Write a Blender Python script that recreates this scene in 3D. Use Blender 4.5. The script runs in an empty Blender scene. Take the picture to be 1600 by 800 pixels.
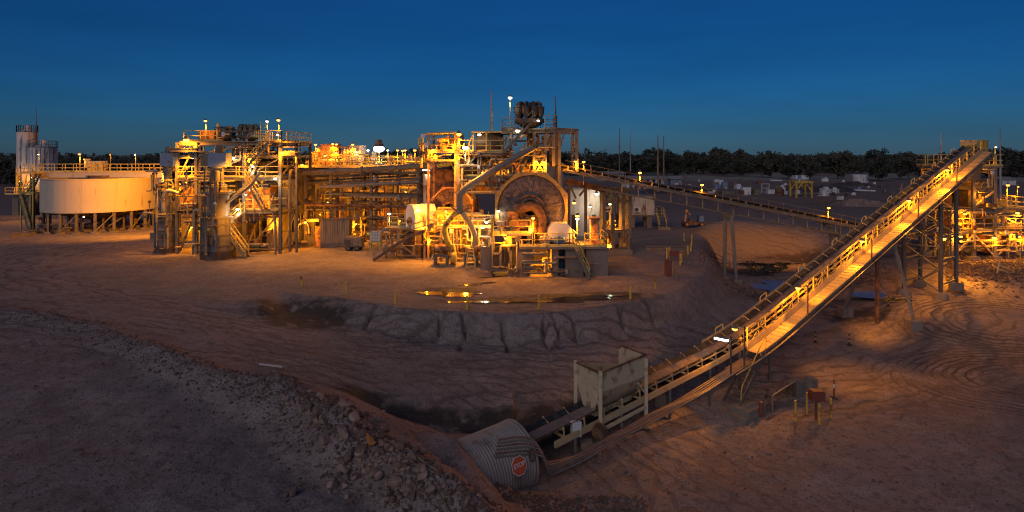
import bpy, math, random
import numpy as np
from mathutils import Vector, Matrix
random.seed(7)
scene = bpy.context.scene
COL = scene.collection
# ------------------------------------------------------------------ camera, sky, afterglow, exposure
F, H, HY = 953.0, 10.0, 240.0            # focal length in photo pixels, eye height, horizon row
cam_data = bpy.data.cameras.new('camera')
cam = bpy.data.objects.new('camera', cam_data); COL.objects.link(cam)
cam.location = (0, 0, H); cam.rotation_euler = (math.radians(90), 0, 0)
cam_data.sensor_width = 36.0; cam_data.lens = 36.0 * F / 1600.0
cam_data.shift_y = -(400.0 - HY) / 1600.0
cam_data.clip_start = 0.5; cam_data.clip_end = 6000.0
scene.camera = cam

world = bpy.data.worlds.new('World'); scene.world = world; world.use_nodes = True
wn, wl = world.node_tree.nodes, world.node_tree.links
bg = wn['Background']
sky = wn.new('ShaderNodeTexSky'); sky.sky_type = 'NISHITA'; sky.sun_disc = False
SUN_EL, SUN_ROT = 10.0, 190.0
sky.sun_elevation = math.radians(SUN_EL); sky.sun_rotation = math.radians(SUN_ROT)
sky.air_density = 1.0; sky.dust_density = 0.3; sky.ozone_density = 10.0; sky.altitude = 200
_tc = wn.new('ShaderNodeTexCoord'); _mp = wn.new('ShaderNodeMapping'); _mp.inputs['Scale'].default_value = (1.3, 1.3, 9.0); wl.new(_tc.outputs['Generated'], _mp.inputs[0])
_cl = wn.new('ShaderNodeTexNoise'); _cl.inputs['Scale'].default_value = 1.6; _cl.inputs['Detail'].default_value = 5; wl.new(_mp.outputs[0], _cl.inputs['Vector'])   # thin dusk cloud
_mr = wn.new('ShaderNodeMapRange'); _mr.inputs[1].default_value = .35; _mr.inputs[2].default_value = .7; _mr.inputs[3].default_value = 1.04; _mr.inputs[4].default_value = .83; wl.new(_cl.outputs['Fac'], _mr.inputs[0])
_vm = wn.new('ShaderNodeVectorMath'); _vm.operation = 'SCALE'; wl.new(sky.outputs[0], _vm.inputs[0]); wl.new(_mr.outputs[0], _vm.inputs['Scale'])
wl.new(_vm.outputs[0], bg.inputs[0]); bg.inputs[1].default_value = 0.046

# afterglow of the sky behind the photographer: one very soft, weak, warm sun
sd = bpy.data.lights.new('sun', 'SUN'); sd.energy = 0.68; sd.angle = math.radians(50); sd.color = (1.0, 0.84, 0.85)
so = bpy.data.objects.new('sun', sd); COL.objects.link(so)
so.rotation_euler = (math.radians(60), 0, math.radians(-22))

scene.view_settings.view_transform = 'Standard'; scene.view_settings.look = 'None'
scene.view_settings.exposure = 0.0; scene.view_settings.gamma = 1.0
scene.view_settings.use_curve_mapping = False
scene.render.engine = 'CYCLES'
scene.cycles.use_denoising = True
scene.cycles.use_light_tree = True
scene.cycles.sample_clamp_indirect = 4.0
scene.cycles.sample_clamp_direct = 0.0
scene.cycles.max_bounces = 4; scene.cycles.diffuse_bounces = 2; scene.cycles.glossy_bounces = 2
scene.cycles.transmission_bounces = 2; scene.cycles.caustics_reflective = False; scene.cycles.caustics_refractive = False
scene.cycles.filter_width = 1.2

# ------------------------------------------------------------------ helpers
def X(px, Y): return (px - 800.0) / F * Y
def Z(py, Y): return H - (py - HY) / F * Y
def at(px, py, Y): return Vector((X(px, Y), Y, Z(py, Y)))
def gnd(px, py, z=0.0):
    Y = F * (H - z) / (py - HY)
    return Vector((X(px, Y), Y, z))

WM = {}          # world matrix of every object made, by name
def tag(o, label=None, cat=None, group=None, kind=None):
    if label: o['label'] = label
    if cat: o['category'] = cat
    if group: o['group'] = group
    if kind: o['kind'] = kind
    return o
def _place(o, m, parent):
    WM[o.name] = m
    if parent is not None:
        o.parent = parent
        o.matrix_parent_inverse = WM[parent.name].inverted()
    o.matrix_basis = m
def thing(name, label, cat, loc, group=None, rz=0.0):
    o = bpy.data.objects.new(name, None); COL.objects.link(o); o.empty_display_size = 0.3
    _place(o, Matrix.Translation(Vector(loc)) @ Matrix.Rotation(rz, 4, 'Z'), None)
    return tag(o, label, cat, group)

class MB:
    def __init__(s): s.v = []; s.f = []
    def add(s, vs, fs):
        k = len(s.v); s.v += [tuple(v) for v in vs]; s.f += [tuple(i + k for i in f) for f in fs]; return s
    def box(s, a, b):
        x0, y0, z0 = a; x1, y1, z1 = b
        return s.add([(x0,y0,z0),(x1,y0,z0),(x1,y1,z0),(x0,y1,z0),(x0,y0,z1),(x1,y0,z1),(x1,y1,z1),(x0,y1,z1)],
                     [(0,3,2,1),(4,5,6,7),(0,1,5,4),(1,2,6,5),(2,3,7,6),(3,0,4,7)])
    def cbox(s, c, d):
        return s.box([c[i] - d[i] / 2 for i in range(3)], [c[i] + d[i] / 2 for i in range(3)])
    def obox(s, c, d, rz=0.0, m=None):
        m = m or (Matrix.Translation(Vector(c)) @ Matrix.Rotation(rz, 4, 'Z'))
        t = MB().cbox((0, 0, 0), d)
        return s.add([m @ Vector(v) for v in t.v], t.f)
    def bar(s, p, q, w, h=None, up=None):
        h = h or w; p = Vector(p); q = Vector(q); d = (q - p).normalized()
        u = Vector(up) if up else Vector((0, 0, 1))
        if abs(d.dot(u)) > .98: u = Vector((0, 1, 0))
        a = d.cross(u).normalized() * w / 2; b = a.cross(d).normalized() * h / 2
        vs = [p-a-b, p+a-b, p+a+b, p-a+b, q-a-b, q+a-b, q+a+b, q-a+b]
        return s.add(vs, [(0,3,2,1),(4,5,6,7),(0,1,5,4),(1,2,6,5),(2,3,7,6),(3,0,4,7)])
    def tube(s, pts, r, n=8, cap=True):
        pts = [Vector(p) for p in pts]; k = len(pts)
        rs = r if isinstance(r, (list, tuple)) else [r] * k
        vs = []; fs = []; a = None
        for i, p in enumerate(pts):
            d = (pts[min(i+1, k-1)] - pts[max(i-1, 0)]).normalized()
            if a is None:
                a = d.cross(Vector((0, 0, 1)))
                if a.length < .05: a = d.cross(Vector((0, 1, 0)))
            else:
                a = a - d * a.dot(d)
            a.normalize(); b = d.cross(a)
            for j in range(n):
                t = 2 * math.pi * j / n
                vs.append(p + (a * math.cos(t) + b * math.sin(t)) * rs[i])
        for i in range(k - 1):
            for j in range(n):
                fs.append((i*n+j, i*n+(j+1) % n, (i+1)*n+(j+1) % n, (i+1)*n+j))
        if cap: fs += [tuple(range(n))[::-1], tuple((k-1)*n+j for j in range(n))]
        return s.add(vs, fs)
    def lathe(s, prof, c=(0, 0, 0), n=24, axis=(0, 0, 1), a0=0.0, a1=None):
        # prof: list of (radius, distance along axis)
        c = Vector(c); w = Vector(axis).normalized()
        u = w.cross(Vector((0, 0, 1)))
        if u.length < .05: u = Vector((1, 0, 0))
        u.normalize(); v = w.cross(u)
        full = a1 is None; m = n if full else n + 1; a1 = a0 + 2 * math.pi if full else a1
        vs = []; fs = []
        for r, z in prof:
            for j in range(m):
                t = a0 + (a1 - a0) * j / n
                vs.append(c + w * z + (u * math.cos(t) + v * math.sin(t)) * r)
        for i in range(len(prof) - 1):
            for j in range(n):
                jj = (j + 1) % m
                fs.append((i*m+j, i*m+jj, (i+1)*m+jj, (i+1)*m+j))
        return s.add(vs, fs)
    def prism(s, poly, e):
        poly = [Vector(p) for p in poly]; e = Vector(e); n = len(poly)
        return s.add(poly + [p + e for p in poly],
                     [tuple(range(n))[::-1], tuple(range(n, 2*n))] + [(i, (i+1) % n, n+(i+1) % n, n+i) for i in range(n)])
    def rail(s, pts, h=1.05, sp=1.4, r=.032):
        pts = [Vector(p) for p in pts]; up = Vector((0, 0, 1))
        for p, q in zip(pts[:-1], pts[1:]):
            L = (q - p).length; k = max(1, round(L / sp))
            for hh in (h, h * .52): s.bar(p + up*hh, q + up*hh, r*2)
            s.bar(p + up*.09, q + up*.09, .02, .15)
            for i in range(k + 1): 
                b = p.lerp(q, i / k); s.bar(b, b + up*h, r*2)
        return s

def obj(name, mb, mat, parent=None, smooth=None):
    v = np.array([tuple(p) for p in mb.v], dtype=float)
    c = (v.min(0) + v.max(0)) / 2; c[2] = v[:, 2].min()
    me = bpy.data.meshes.new(name); me.from_pydata([tuple(p) for p in (v - c)], [], mb.f)
    me.materials.append(mat)
    if smooth is not None:
        me.polygons.foreach_set('use_smooth', [True] * len(me.polygons)); me.set_sharp_from_angle(angle=math.radians(smooth))
    me.update()
    o = bpy.data.objects.new(name, me); COL.objects.link(o)
    _place(o, Matrix.Translation(Vector(c)), parent)
    return o

_unit = {}
def _unit_mesh(kind, mat):
    key = (kind, mat.name)
    if key in _unit: return _unit[key]
    b = MB()
    if kind == 'box': b.cbox((0, 0, 0), (1, 1, 1))
    elif kind == 'tube': b.tube([(0, 0, -.5), (0, 0, .5)], .5, 12)
    else:   # rolled I section, flanges across x
        b.box((-.5, -.5, -.5), (.5, -.40, .5)); b.box((-.5, .40, -.5), (.5, .5, .5)); b.box((-.05, -.398, -.498), (.05, .398, .498))
    me = bpy.data.meshes.new(kind + '_section'); me.from_pydata(b.v, [], b.f); me.materials.append(mat)
    if kind == 'tube':
        me.polygons.foreach_set('use_smooth', [True] * len(me.polygons)); me.set_sharp_from_angle(angle=.8)
    _unit[key] = me
    return me
def beam(name, p, q, w, h, mat, parent=None, kind='box', up=None):
    p = Vector(p); q = Vector(q); d = q - p; L = d.length; d.normalize()
    u = Vector(up) if up else Vector((0, 0, 1))
    if abs(d.dot(u)) > .98: u = Vector((0, 1, 0))
    a = d.cross(u).normalized(); b = a.cross(d).normalized()
    m = Matrix(((a.x*w, b.x*h, d.x*L, (p.x+q.x)/2), (a.y*w, b.y*h, d.y*L, (p.y+q.y)/2), (a.z*w, b.z*h, d.z*L, (p.z+q.z)/2), (0, 0, 0, 1)))
    o = bpy.data.objects.new(name, _unit_mesh(kind, mat)); COL.objects.link(o)
    _place(o, m, parent)
    return o
def copy_tree(o, parent=None):
    c = o.copy(); COL.objects.link(c)
    if parent is not None: c.parent = parent
    for ch in o.children: copy_tree(ch, c)
    return c

def bend(pts, r=.6, n=5):
    """round the corners of a polyline"""
    pts = [Vector(p) for p in pts]; out = [pts[0]]
    for i in range(1, len(pts) - 1):
        a, b, c = pts[i-1], pts[i], pts[i+1]
        k = min(r, (a-b).length * .45, (c-b).length * .45)
        s = b + (a-b).normalized() * k; e = b + (c-b).normalized() * k
        for j in range(n + 1):
            t = j / n; out.append(s.lerp(b, t).lerp(b.lerp(e, t), t))
    return out + [pts[-1]]

# ------------------------------------------------------------------ materials
def material(name, col, rough=.7, metal=0.0, var=.25, scale=1.2, rust=0.0, rustcol=(.16, .07, .03), bump=0.0, bscale=12.0, streak=False, emit=None, dirt=0.0, wave=None):
    m = bpy.data.materials.new(name); m.use_nodes = True
    n, l = m.node_tree.nodes, m.node_tree.links
    b = n['Principled BSDF']; b.inputs['Roughness'].default_value = rough; b.inputs['Metallic'].default_value = metal
    if emit:
        b.inputs['Base Color'].default_value = (*col, 1)
        b.inputs['Emission Color'].default_value = (*col, 1); b.inputs['Emission Strength'].default_value = emit
        return m
    g = n.new('ShaderNodeNewGeometry'); pos = g.outputs['Position']
    def noise(s, det=4, vec=pos):
        t = n.new('ShaderNodeTexNoise'); t.inputs['Scale'].default_value = s; t.inputs['Detail'].default_value = det
        l.new(vec, t.inputs['Vector']); return t.outputs['Fac']
    def ramp(f, a, c):
        r = n.new('ShaderNodeMapRange'); r.inputs[1].default_value = a; r.inputs[2].default_value = c; l.new(f, r.inputs[0]); return r.outputs[0]
    def mix(f, a, c):
        x = n.new('ShaderNodeMix'); x.data_type = 'RGBA'
        if isinstance(f, float): x.inputs[0].default_value = f
        else: l.new(f, x.inputs[0])
        for i, v in ((6, a), (7, c)):
            if isinstance(v, tuple): x.inputs[i].default_value = (*v, 1)
            else: l.new(v, x.inputs[i])
        return x.outputs[2]
    lo = tuple(c * (1 - var) for c in col); hi = tuple(min(1, c * (1 + var)) for c in col)
    c = mix(ramp(noise(scale), .3, .7), lo, hi)
    c = mix(ramp(noise(scale * 9, 5), .35, .75), c, tuple(x * (1 - var * .6) for x in col))
    if rust or dirt:
        vec = pos
        if streak:
            mp = n.new('ShaderNodeMapping'); mp.inputs['Scale'].default_value = (1, 1, .18); l.new(pos, mp.inputs[0]); vec = mp.outputs[0]
        f = noise(2.3, 6, vec)
        k = .62 - (rust or dirt) * .3
        c = mix(ramp(f, k, k + .12), c, rustcol)
    l.new(c, b.inputs['Base Color'])
    rr = n.new('ShaderNodeMapRange'); rr.inputs[3].default_value = max(.05, rough - .12); rr.inputs[4].default_value = min(1, rough + .15)
    l.new(noise(scale * 4), rr.inputs[0]); l.new(rr.outputs[0], b.inputs['Roughness'])
    if bump:
        bp = n.new('ShaderNodeBump'); bp.inputs['Strength'].default_value = bump; bp.inputs['Distance'].default_value = .03
        l.new(noise(bscale, 6), bp.inputs['Height']); l.new(bp.outputs[0], b.inputs['Normal'])
    return m
M = {}
M['galv'] = material('galvanised_steel', (.22, .20, .165), .6, .2, .2, rust=.25, rustcol=(.2, .15, .1))
M['steel'] = material('painted_grey_steel', (.13, .12, .10), .6, .1, .25, rust=.3, rustcol=(.17, .13, .09))
M['dark'] = material('dark_oily_steel', (.07, .065, .06), .55, .2, .35, rust=.4)
M['dusty'] = material('dusty_steel', (.20, .165, .115), .8, .0, .22, rust=.4, rustcol=(.14, .10, .06))
M['cream'] = material('cream_painted_steel', (.50, .46, .36), .6, 0, .12, rust=.35, streak=True)
M['white'] = material('white_painted_steel', (.68, .66, .6), .5, 0, .08, rust=.12, streak=True)
M['silo'] = material('pale_silo_paint', (.66, .62, .56), .6, 0, .1, rust=.35, rustcol=(.26, .24, .2), streak=True)
M['rail'] = material('yellow_handrail_paint', (.62, .48, .12), .5, 0, .15, rust=.2)
M['yellow'] = material('safety_yellow_paint', (.66, .42, .05), .55, 0, .12, rust=.3)
M['orange'] = material('orange_machine_paint', (.55, .25, .06), .6, 0, .2, rust=.4)
M['red'] = material('faded_red_paint', (.20, .05, .03), .6, 0, .2, rust=.2)
M['blue'] = material('blue_motor_paint', (.06, .17, .33), .5, 0, .15, rust=.15)
M['greyblue'] = material('grey_blue_motor_cover', (.20, .25, .33), .5, 0, .1, rust=.15)
M['rust'] = material('rusty_steel', (.22, .11, .055), .85, 0, .4, rust=.5, rustcol=(.09, .045, .025), bump=.3)
M['mill'] = material('worn_mill_steel', (.20, .135, .095), .7, .1, .5, scale=.55, rust=.55, rustcol=(.085, .062, .05), bump=.2)
M['concrete'] = material('stained_concrete', (.225, .19, .145), .9, 0, .18, rust=.4, rustcol=(.2, .15, .1), streak=True, bump=.3)
M['rubber'] = material('black_rubber', (.02, .02, .02), .75, 0, .3, dirt=.4, rustcol=(.06, .05, .04))
M['hose'] = material('reddish_cable_sheath', (.22, .12, .09), .6, 0, .2, dirt=.2, rustcol=(.1, .08, .07))
M['ore'] = material('crushed_ore', (.20, .15, .12), .95, 0, .4, scale=5)
M['corr'] = material('corrugated_zinc', (.34, .30, .25), .65, .1, .15, rust=.2, rustcol=(.2,.16,.12), streak=True)
M['tank'] = material('slurry_stained_tank', (.20, .16, .11), .75, 0, .25, rust=.45, rustcol=(.13, .09, .055), streak=True)
M['plate'] = material('conveyor_walkway_plate', (.46, .35, .18), .6, 0, .12, rust=.1, rustcol=(.30, .20, .10))
M['hopper'] = material('pale_green_hopper_paint', (.54, .44, .27), .6, 0, .12, rust=.3, rustcol=(.30, .20, .09))
M['rock'] = material('broken_rock', (.225, .148, .108), .95, 0, .4, scale=2.5, bump=.6, bscale=9)
def _vary(m):
    n, l = m.node_tree.nodes, m.node_tree.links; b = n['Principled BSDF']; src = b.inputs['Base Color'].links[0].from_socket
    oi = n.new('ShaderNodeObjectInfo'); r = n.new('ShaderNodeMapRange'); r.inputs[3].default_value = .55; r.inputs[4].default_value = 1.5; l.new(oi.outputs['Random'], r.inputs[0])
    v = n.new('ShaderNodeVectorMath'); v.operation = 'SCALE'; l.new(src, v.inputs[0]); l.new(r.outputs[0], v.inputs['Scale']); l.new(v.outputs[0], b.inputs['Base Color'])
_vary(M['rock'])
M['millgrey'] = material('grey_mill_paint', (.20, .185, .155), .6, .05, .2, rust=.35, rustcol=(.12, .09, .06), streak=True)
M['shed'] = material('tan_painted_sheet', (.38, .28, .16), .65, 0, .15, rust=.3, rustcol=(.24, .17, .09), streak=True)
M['guard'] = material('dusty_yellow_guard', (.45, .27, .055), .6, 0, .18, rust=.3, rustcol=(.25, .15, .06))
M['wood'] = material('weathered_timber', (.2, .15, .1), .9, 0, .3)
M['pole'] = material('grey_pole', (.32, .31, .30), .6, .2, .1)
M['bark'] = material('grey_bark', (.12, .10, .08), .95, 0, .3)
M['plastic'] = material('white_plastic', (.62, .62, .6), .5, 0, .05)
M['lamp_orange'] = material('sodium_lamp_glass', (1.0, .42, .06), emit=5.5)
M['lamp_white'] = material('mercury_lamp_glass', (1.0, .96, .80), emit=9)
M['lamp_green'] = material('greenish_lamp_glass', (.75, 1.0, .55), emit=5)
def leaf_material(name, col):
    m = material(name, col, .8, 0, .45, scale=.35); return m
M['leaf'] = leaf_material('dark_gum_foliage', (.060, .062, .040))
M['leaf2'] = leaf_material('olive_gum_foliage', (.085, .080, .050))

# ------------------------------------------------------------------ terrain
rng = np.random.default_rng(3)
_lat = rng.random((257, 257))
def vnoise(x, y, s):
    x = np.asarray(x) * s; y = np.asarray(y) * s
    xi = np.floor(x).astype(int); yi = np.floor(y).astype(int); fx = x - xi; fy = y - yi
    fx = fx*fx*(3-2*fx); fy = fy*fy*(3-2*fy); a = xi % 256; b = yi % 256
    return (_lat[a, b]*(1-fx)+_lat[a+1, b]*fx)*(1-fy)+(_lat[a, b+1]*(1-fx)+_lat[a+1, b+1]*fx)*fy - .5
def fbm(x, y, s, o=4):
    return sum(vnoise(x+17*i, y-9*i, s*2**i) / 2**i for i in range(o))
_ctl = [(450,505,-.9),(530,525,-1.3),(620,538,-1.5),(720,545,-1.6),(840,548,-1.6),(950,542,-1.6),(1040,525,-1.7),(1120,490,-2.0),(1150,460,-2.4),
 (300,480,-.15),(400,520,-.7),(500,560,-1.2),(650,590,-1.8),(800,600,-2.1),(950,600,-2.3),(1000,570,-2.2),(1100,520,-2.3),(1160,500,-2.5),
 (560,628,-2.1),(700,628,-2.4),(800,630,-2.5),(900,620,-2.6),(980,600,-2.7),
 (620,655,-2.7),(700,672,-3.1),(780,672,-3.2),(860,680,-3.4),
 (850,765,-3.9),(950,740,-3.9),(1000,720,-3.9),(1100,650,-3.95),(1200,620,-3.95),(1300,560,-3.7),(1400,500,-2.9),(1480,455,-1.9),(1600,430,-1.2),
 (1560,560,-3.4),(1300,700,-3.95),(1590,780,-3.9),(1000,780,-3.9),(1600,480,-2.4),(1420,600,-3.8),(1450,480,-2.3),
 (1220,452,-3.6),(1195,408,-2.9),(1300,425,-2.8),(1170,480,-2.7),(1340,470,-3.0),(1250,500,-3.2),(1210,560,-3.6),(1100,600,-3.5),
 (1500,415,-.7),(1560,410,-.7),(1600,405,-.6),(1400,420,-1.9),(1700,420,-.6),(1650,600,-3.2),(1700,760,-3.5),
 (0,520,.0),(200,560,-.3),(100,700,-.6),(300,700,-.7),(350,640,-.6),(400,790,-.8),(0,640,-.4),(-100,780,-.6),(-150,560,0),(200,830,-.7),(0,900,-.8),
 (650,715,-1.9),(720,760,-2.6),(850,800,-3.7),(790,800,-3.3),(600,800,-1.3),(700,860,-2.4),(850,900,-3.5),(1100,900,-3.9),(1400,880,-3.9),
 (0,440,.05),(200,430,0),(-100,400,0),(-150,470,.1),(100,470,0),(230,490,-.05)]
_c = np.array([tuple(gnd(*p)) for p in _ctl])
_far = [(-70,60,0),(-80,40,0),(-60,85,0),(-30,90,0),(0,95,0),(30,92,0),(60,92,0),(90,80,-.3),(90,60,-.6),(80,40,-2),(-60,15,-.3),(60,15,-3.5),(20,84,-.2),(36,86,-.3),(50,84,-.4),(64,78,-.5),
        (22,79,.3),(28,80.5,.5),(34,81,.5),(40,79,.1),(24,75.3,-2.6),(30,76,-2.8),(36,75.5,-2.6),(20,66,-2.3),(42,72,-1.6),(47,66,-.8),(56,66,-.6)]
_c = np.vstack([_c, np.array(_far)])
def _phi(r2): return .5 * r2 * np.log(r2 + 1e-9)
_n = len(_c)
_A = np.zeros((_n+3, _n+3)); _d2 = ((_c[:, None, :2] - _c[None, :, :2])**2).sum(2)
_A[:_n, :_n] = _phi(_d2) + np.eye(_n) * 4.0
_A[:_n, _n] = 1; _A[:_n, _n+1:] = _c[:, :2]; _A[_n:, :_n] = _A[:_n, _n:].T
_w = np.linalg.solve(_A, np.concatenate([_c[:, 2], [0, 0, 0]]))
def low(x, y):
    z = _w[_n] + _w[_n+1]*x + _w[_n+2]*y
    for i in range(_n): z = z + _w[i] * _phi((x-_c[i, 0])**2 + (y-_c[i, 1])**2)
    return z
_rim = [(402,474),(412,462),(445,456),(500,462),(560,471),(620,480),(700,487),(790,490),(860,489),(930,480),(990,470),(1040,458),(1075,445),(1098,428),(1108,410),(1100,392),(1104,372)]
PAD = np.array([(-120,140),(-120,44)] + [(-27, 42.5)] + [tuple(gnd(*p))[:2] for p in _rim] + [(24,82),(120,140)])
def seg_dist(x, y, poly, closed=True):
    d = np.full(np.shape(x), 1e9); k = len(poly); best = np.zeros(np.shape(x))
    for i in range(k if closed else k - 1):
        a = poly[i]; b = poly[(i+1) % k]; e = b - a; L2 = (e**2).sum()
        t = np.clip(((x-a[0])*e[0] + (y-a[1])*e[1]) / L2, 0, 1)
        q = np.hypot(x-a[0]-t*e[0], y-a[1]-t*e[1]); best = np.where(q < d, i + t, best); d = np.minimum(d, q)
    return d, best
def inside(x, y, poly):
    r = np.zeros(np.shape(x), bool); k = len(poly)
    for i in range(k):
        (x0, y0), (x1, y1) = poly[i], poly[(i+1) % k]
        if y0 == y1: continue
        c = ((y0 > y) != (y1 > y)) & (x < (x1-x0)*(y-y0)/(y1-y0)+x0); r ^= c
    return r
def sst(a, b, t):
    t = np.clip((t-a)/(b-a), 0, 1); return t*t*(3-2*t)
_berm_px = [(-90,470,.4),(0,480,.36),(130,502,.3),(250,545,.2),(330,570,.2),(430,588,.35),(500,622,.35),(560,665,.15),(620,710,-.3),(700,765,-.9),(780,815,-1.6),(860,870,-2.4)]
BERM = np.array([tuple(gnd(*p)) for p in _berm_px])
_gul = [(727,487,2.6,.0),(788,490,2.4,.25),(850,489,2.3,.2),(866,488,2.2,.35),(892,486,1.8,.5),(962,475,2.2,.7),(690,486,1.6,-.3),(585,474,1.6,-.2),(1005,466,2.2,.8)]
def height(x, y):
    x = np.asarray(x, float); y = np.asarray(y, float)
    near = 1 - np.maximum(sst(82, 112, y), np.maximum(sst(66, 92, np.abs(x)), 0))
    z = low(np.clip(x, -95, 95), np.clip(y, 5, 110)) * near
    d, _ = seg_dist(x, y, PAD); ins = inside(x, y, PAD); d = np.where(ins, -d, d)
    d = d + fbm(x, y, .35, 2) * .3 + np.abs(fbm(x, y, 1.3, 2)) * .12
    s = np.clip(d/1.55, 0, 1)*.72 + sst(0, 2.3, d)*.28
    s = np.where(d > 0, s, 0)
    z = z * s + 0 * (1 - s)
    for px, py, ln, sl in _gul:
        g = gnd(px, py); dx = x - g.x; dy = g.y - y
        lat = dx - sl * dy * .35 - .13*np.sin(dy*3.1 + px) - .06*np.sin(dy*8+px)
        z = z - (.75*np.exp(-(lat/.12)**2) + .05*np.exp(-(lat/.5)**2)) * sst(-.25, .5, dy) * (1 - sst(ln-.9, ln+.3, dy))
    rill = np.maximum(0, np.abs(vnoise(x*1.9, y*.25, 1.0))*2 - .25)*.11 * sst(.05, .5, d) * (1-sst(1.5, 2.1, d)); z = z - rill*sst(.5, 1.2, -low(np.clip(x, -95, 95), np.clip(y, 5, 110)))
    # berm of pushed-up rubble
    bd, bt = seg_dist(x, y, BERM[:, :2], False)
    i0 = np.clip(bt.astype(int), 0, len(BERM)-2); zc = BERM[i0, 2] + (BERM[i0+1, 2]-BERM[i0, 2])*(bt-i0)
    zb = zc + fbm(x, y, .6, 3)*.5 - (np.sqrt(bd**2+.12)-.35) * .62
    k = 8.0; m = np.maximum(z, zb); z = m + np.log(np.exp(-k*(m-z)) + np.exp(-k*(m-zb))) / k - .0
    # cut ditch in front of the road
    dp = np.array([tuple(gnd(a, b, c))[:2] for a, b, c in ((540,628,-2.4),(620,648,-2.8),(700,666,-3.1),(780,668,-3.2),(850,655,-3.1),(905,640,-3.0))])
    dd, dt = seg_dist(x, y, dp, False)
    z = z - .38 * np.exp(-(dd/.5)**2) * sst(.0, 1.0, dt) 
    rough = sst(-6, 6, d) * .6 + .4
    z = z + (fbm(x, y, .13, 3) * .22 + fbm(x, y, .9, 3) * .09 + fbm(x, y, 2.6, 2)*.06) * rough * np.where(ins, .45, 1.0)
    z = z + sst(110, 420, y) * (fbm(x, y, .012, 3) * 2.0)
    # rise under the hill of trees beyond the yard
    z = z + sst(300, 700, y) * 3.0
    return z
def hz(x, y): return float(height(np.array([x]), np.array([y]))[0])

def graded(knots):
    out = [knots[0][0]]
    for (a, s0), (b, s1) in zip(knots[:-1], knots[1:]):
        t = a
        while t < b - 1e-6:
            s = s0 + (s1-s0) * (t-a)/(b-a); t = min(b, t + s); out.append(t)
    return np.array(out)
gx = graded([(-1800,160),(-300,40),(-90,5),(-50,.6),(-34,.4),(-15,.18),(-9,.10),(9,.10),(13,.18),(17,.24),(34,.4),(60,.6),(90,5),(300,40),(1800,160)])
gy = graded([(-60,12),(8,1.2),(15,.22),(33,.18),(44,.18),(60,.45),(86,.6),(120,4),(300,20),(800,80),(2600,260)])
GX, GY = np.meshgrid(gx, gy)
GZ = height(GX.ravel(), GY.ravel()).reshape(GX.shape)
nx, ny = len(gx), len(gy)
idx = np.arange(nx*ny).reshape(ny, nx)
quads = np.stack([idx[:-1, :-1], idx[:-1, 1:], idx[1:, 1:], idx[1:, :-1]], -1).reshape(-1, 4)
me = bpy.data.meshes.new('ground')
me.vertices.add(nx*ny); me.vertices.foreach_set('co', np.stack([GX, GY, GZ], -1).ravel())
me.loops.add(quads.size); me.loops.foreach_set('vertex_index', quads.ravel())
me.polygons.add(len(quads)); me.polygons.foreach_set('loop_start', np.arange(0, quads.size, 4)); me.polygons.foreach_set('loop_total', np.full(len(quads), 4))
me.polygons.foreach_set('use_smooth', np.ones(len(quads), bool))
me.update(calc_edges=True)
# soil kinds: R = damp dark clay, G = yellow spoil, B = stony, A unused
def blob(cx, cy, rx, ry, rot=0.0):
    c, s = math.cos(rot), math.sin(rot); dx = GX-cx; dy = GY-cy
    return np.exp(-(((dx*c+dy*s)/rx)**2 + ((-dx*s+dy*c)/ry)**2))
damp = np.zeros(GX.shape)
for px, py, z, rx, ry in ((465,480,-.4,3.2,1.6),(430,490,-.5,1.8,1.5),(510,492,-.7,1.7,1.4),(470,500,-.7,2.4,1.2),(700,455,0,2.6,1.3),(790,470,0,4.5,.9),(900,465,0,4.5,1.0),(960,460,0,3,.8),
                          (1170,415,-2.6,4,2.5),(1250,405,-2.8,6,2),(1300,440,-3,5,4),(1150,440,-2.3,3,3),(1230,470,-3.3,5,4),(1190,520,-3,2,2),(1330,490,-3,3,2)):
    g = gnd(px, py, z); damp = np.maximum(damp, blob(g.x, g.y, rx, ry))
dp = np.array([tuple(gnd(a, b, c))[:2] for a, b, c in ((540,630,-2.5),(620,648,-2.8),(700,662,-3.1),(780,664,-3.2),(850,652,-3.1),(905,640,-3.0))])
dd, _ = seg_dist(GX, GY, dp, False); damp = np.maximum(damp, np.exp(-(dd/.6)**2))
spoil = blob(29, 78.5, 9, 3.2) ; spoil = np.maximum(spoil, .5*blob(20, 70, 4, 4))
bd, bt = seg_dist(GX, GY, BERM[:, :2], False)
stony = np.exp(-(bd/1.3)**2); g = gnd(1150, 435, -2.2); stony = np.maximum(stony, blob(g.x, g.y, 5, 2.4)); stony = np.maximum(stony, blob(48, 60, 9, 5)*.9)
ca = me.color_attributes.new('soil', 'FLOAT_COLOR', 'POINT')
ca.data.foreach_set('color', np.stack([damp, spoil, stony, np.ones_like(damp)], -1).astype(np.float32).ravel())

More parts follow.
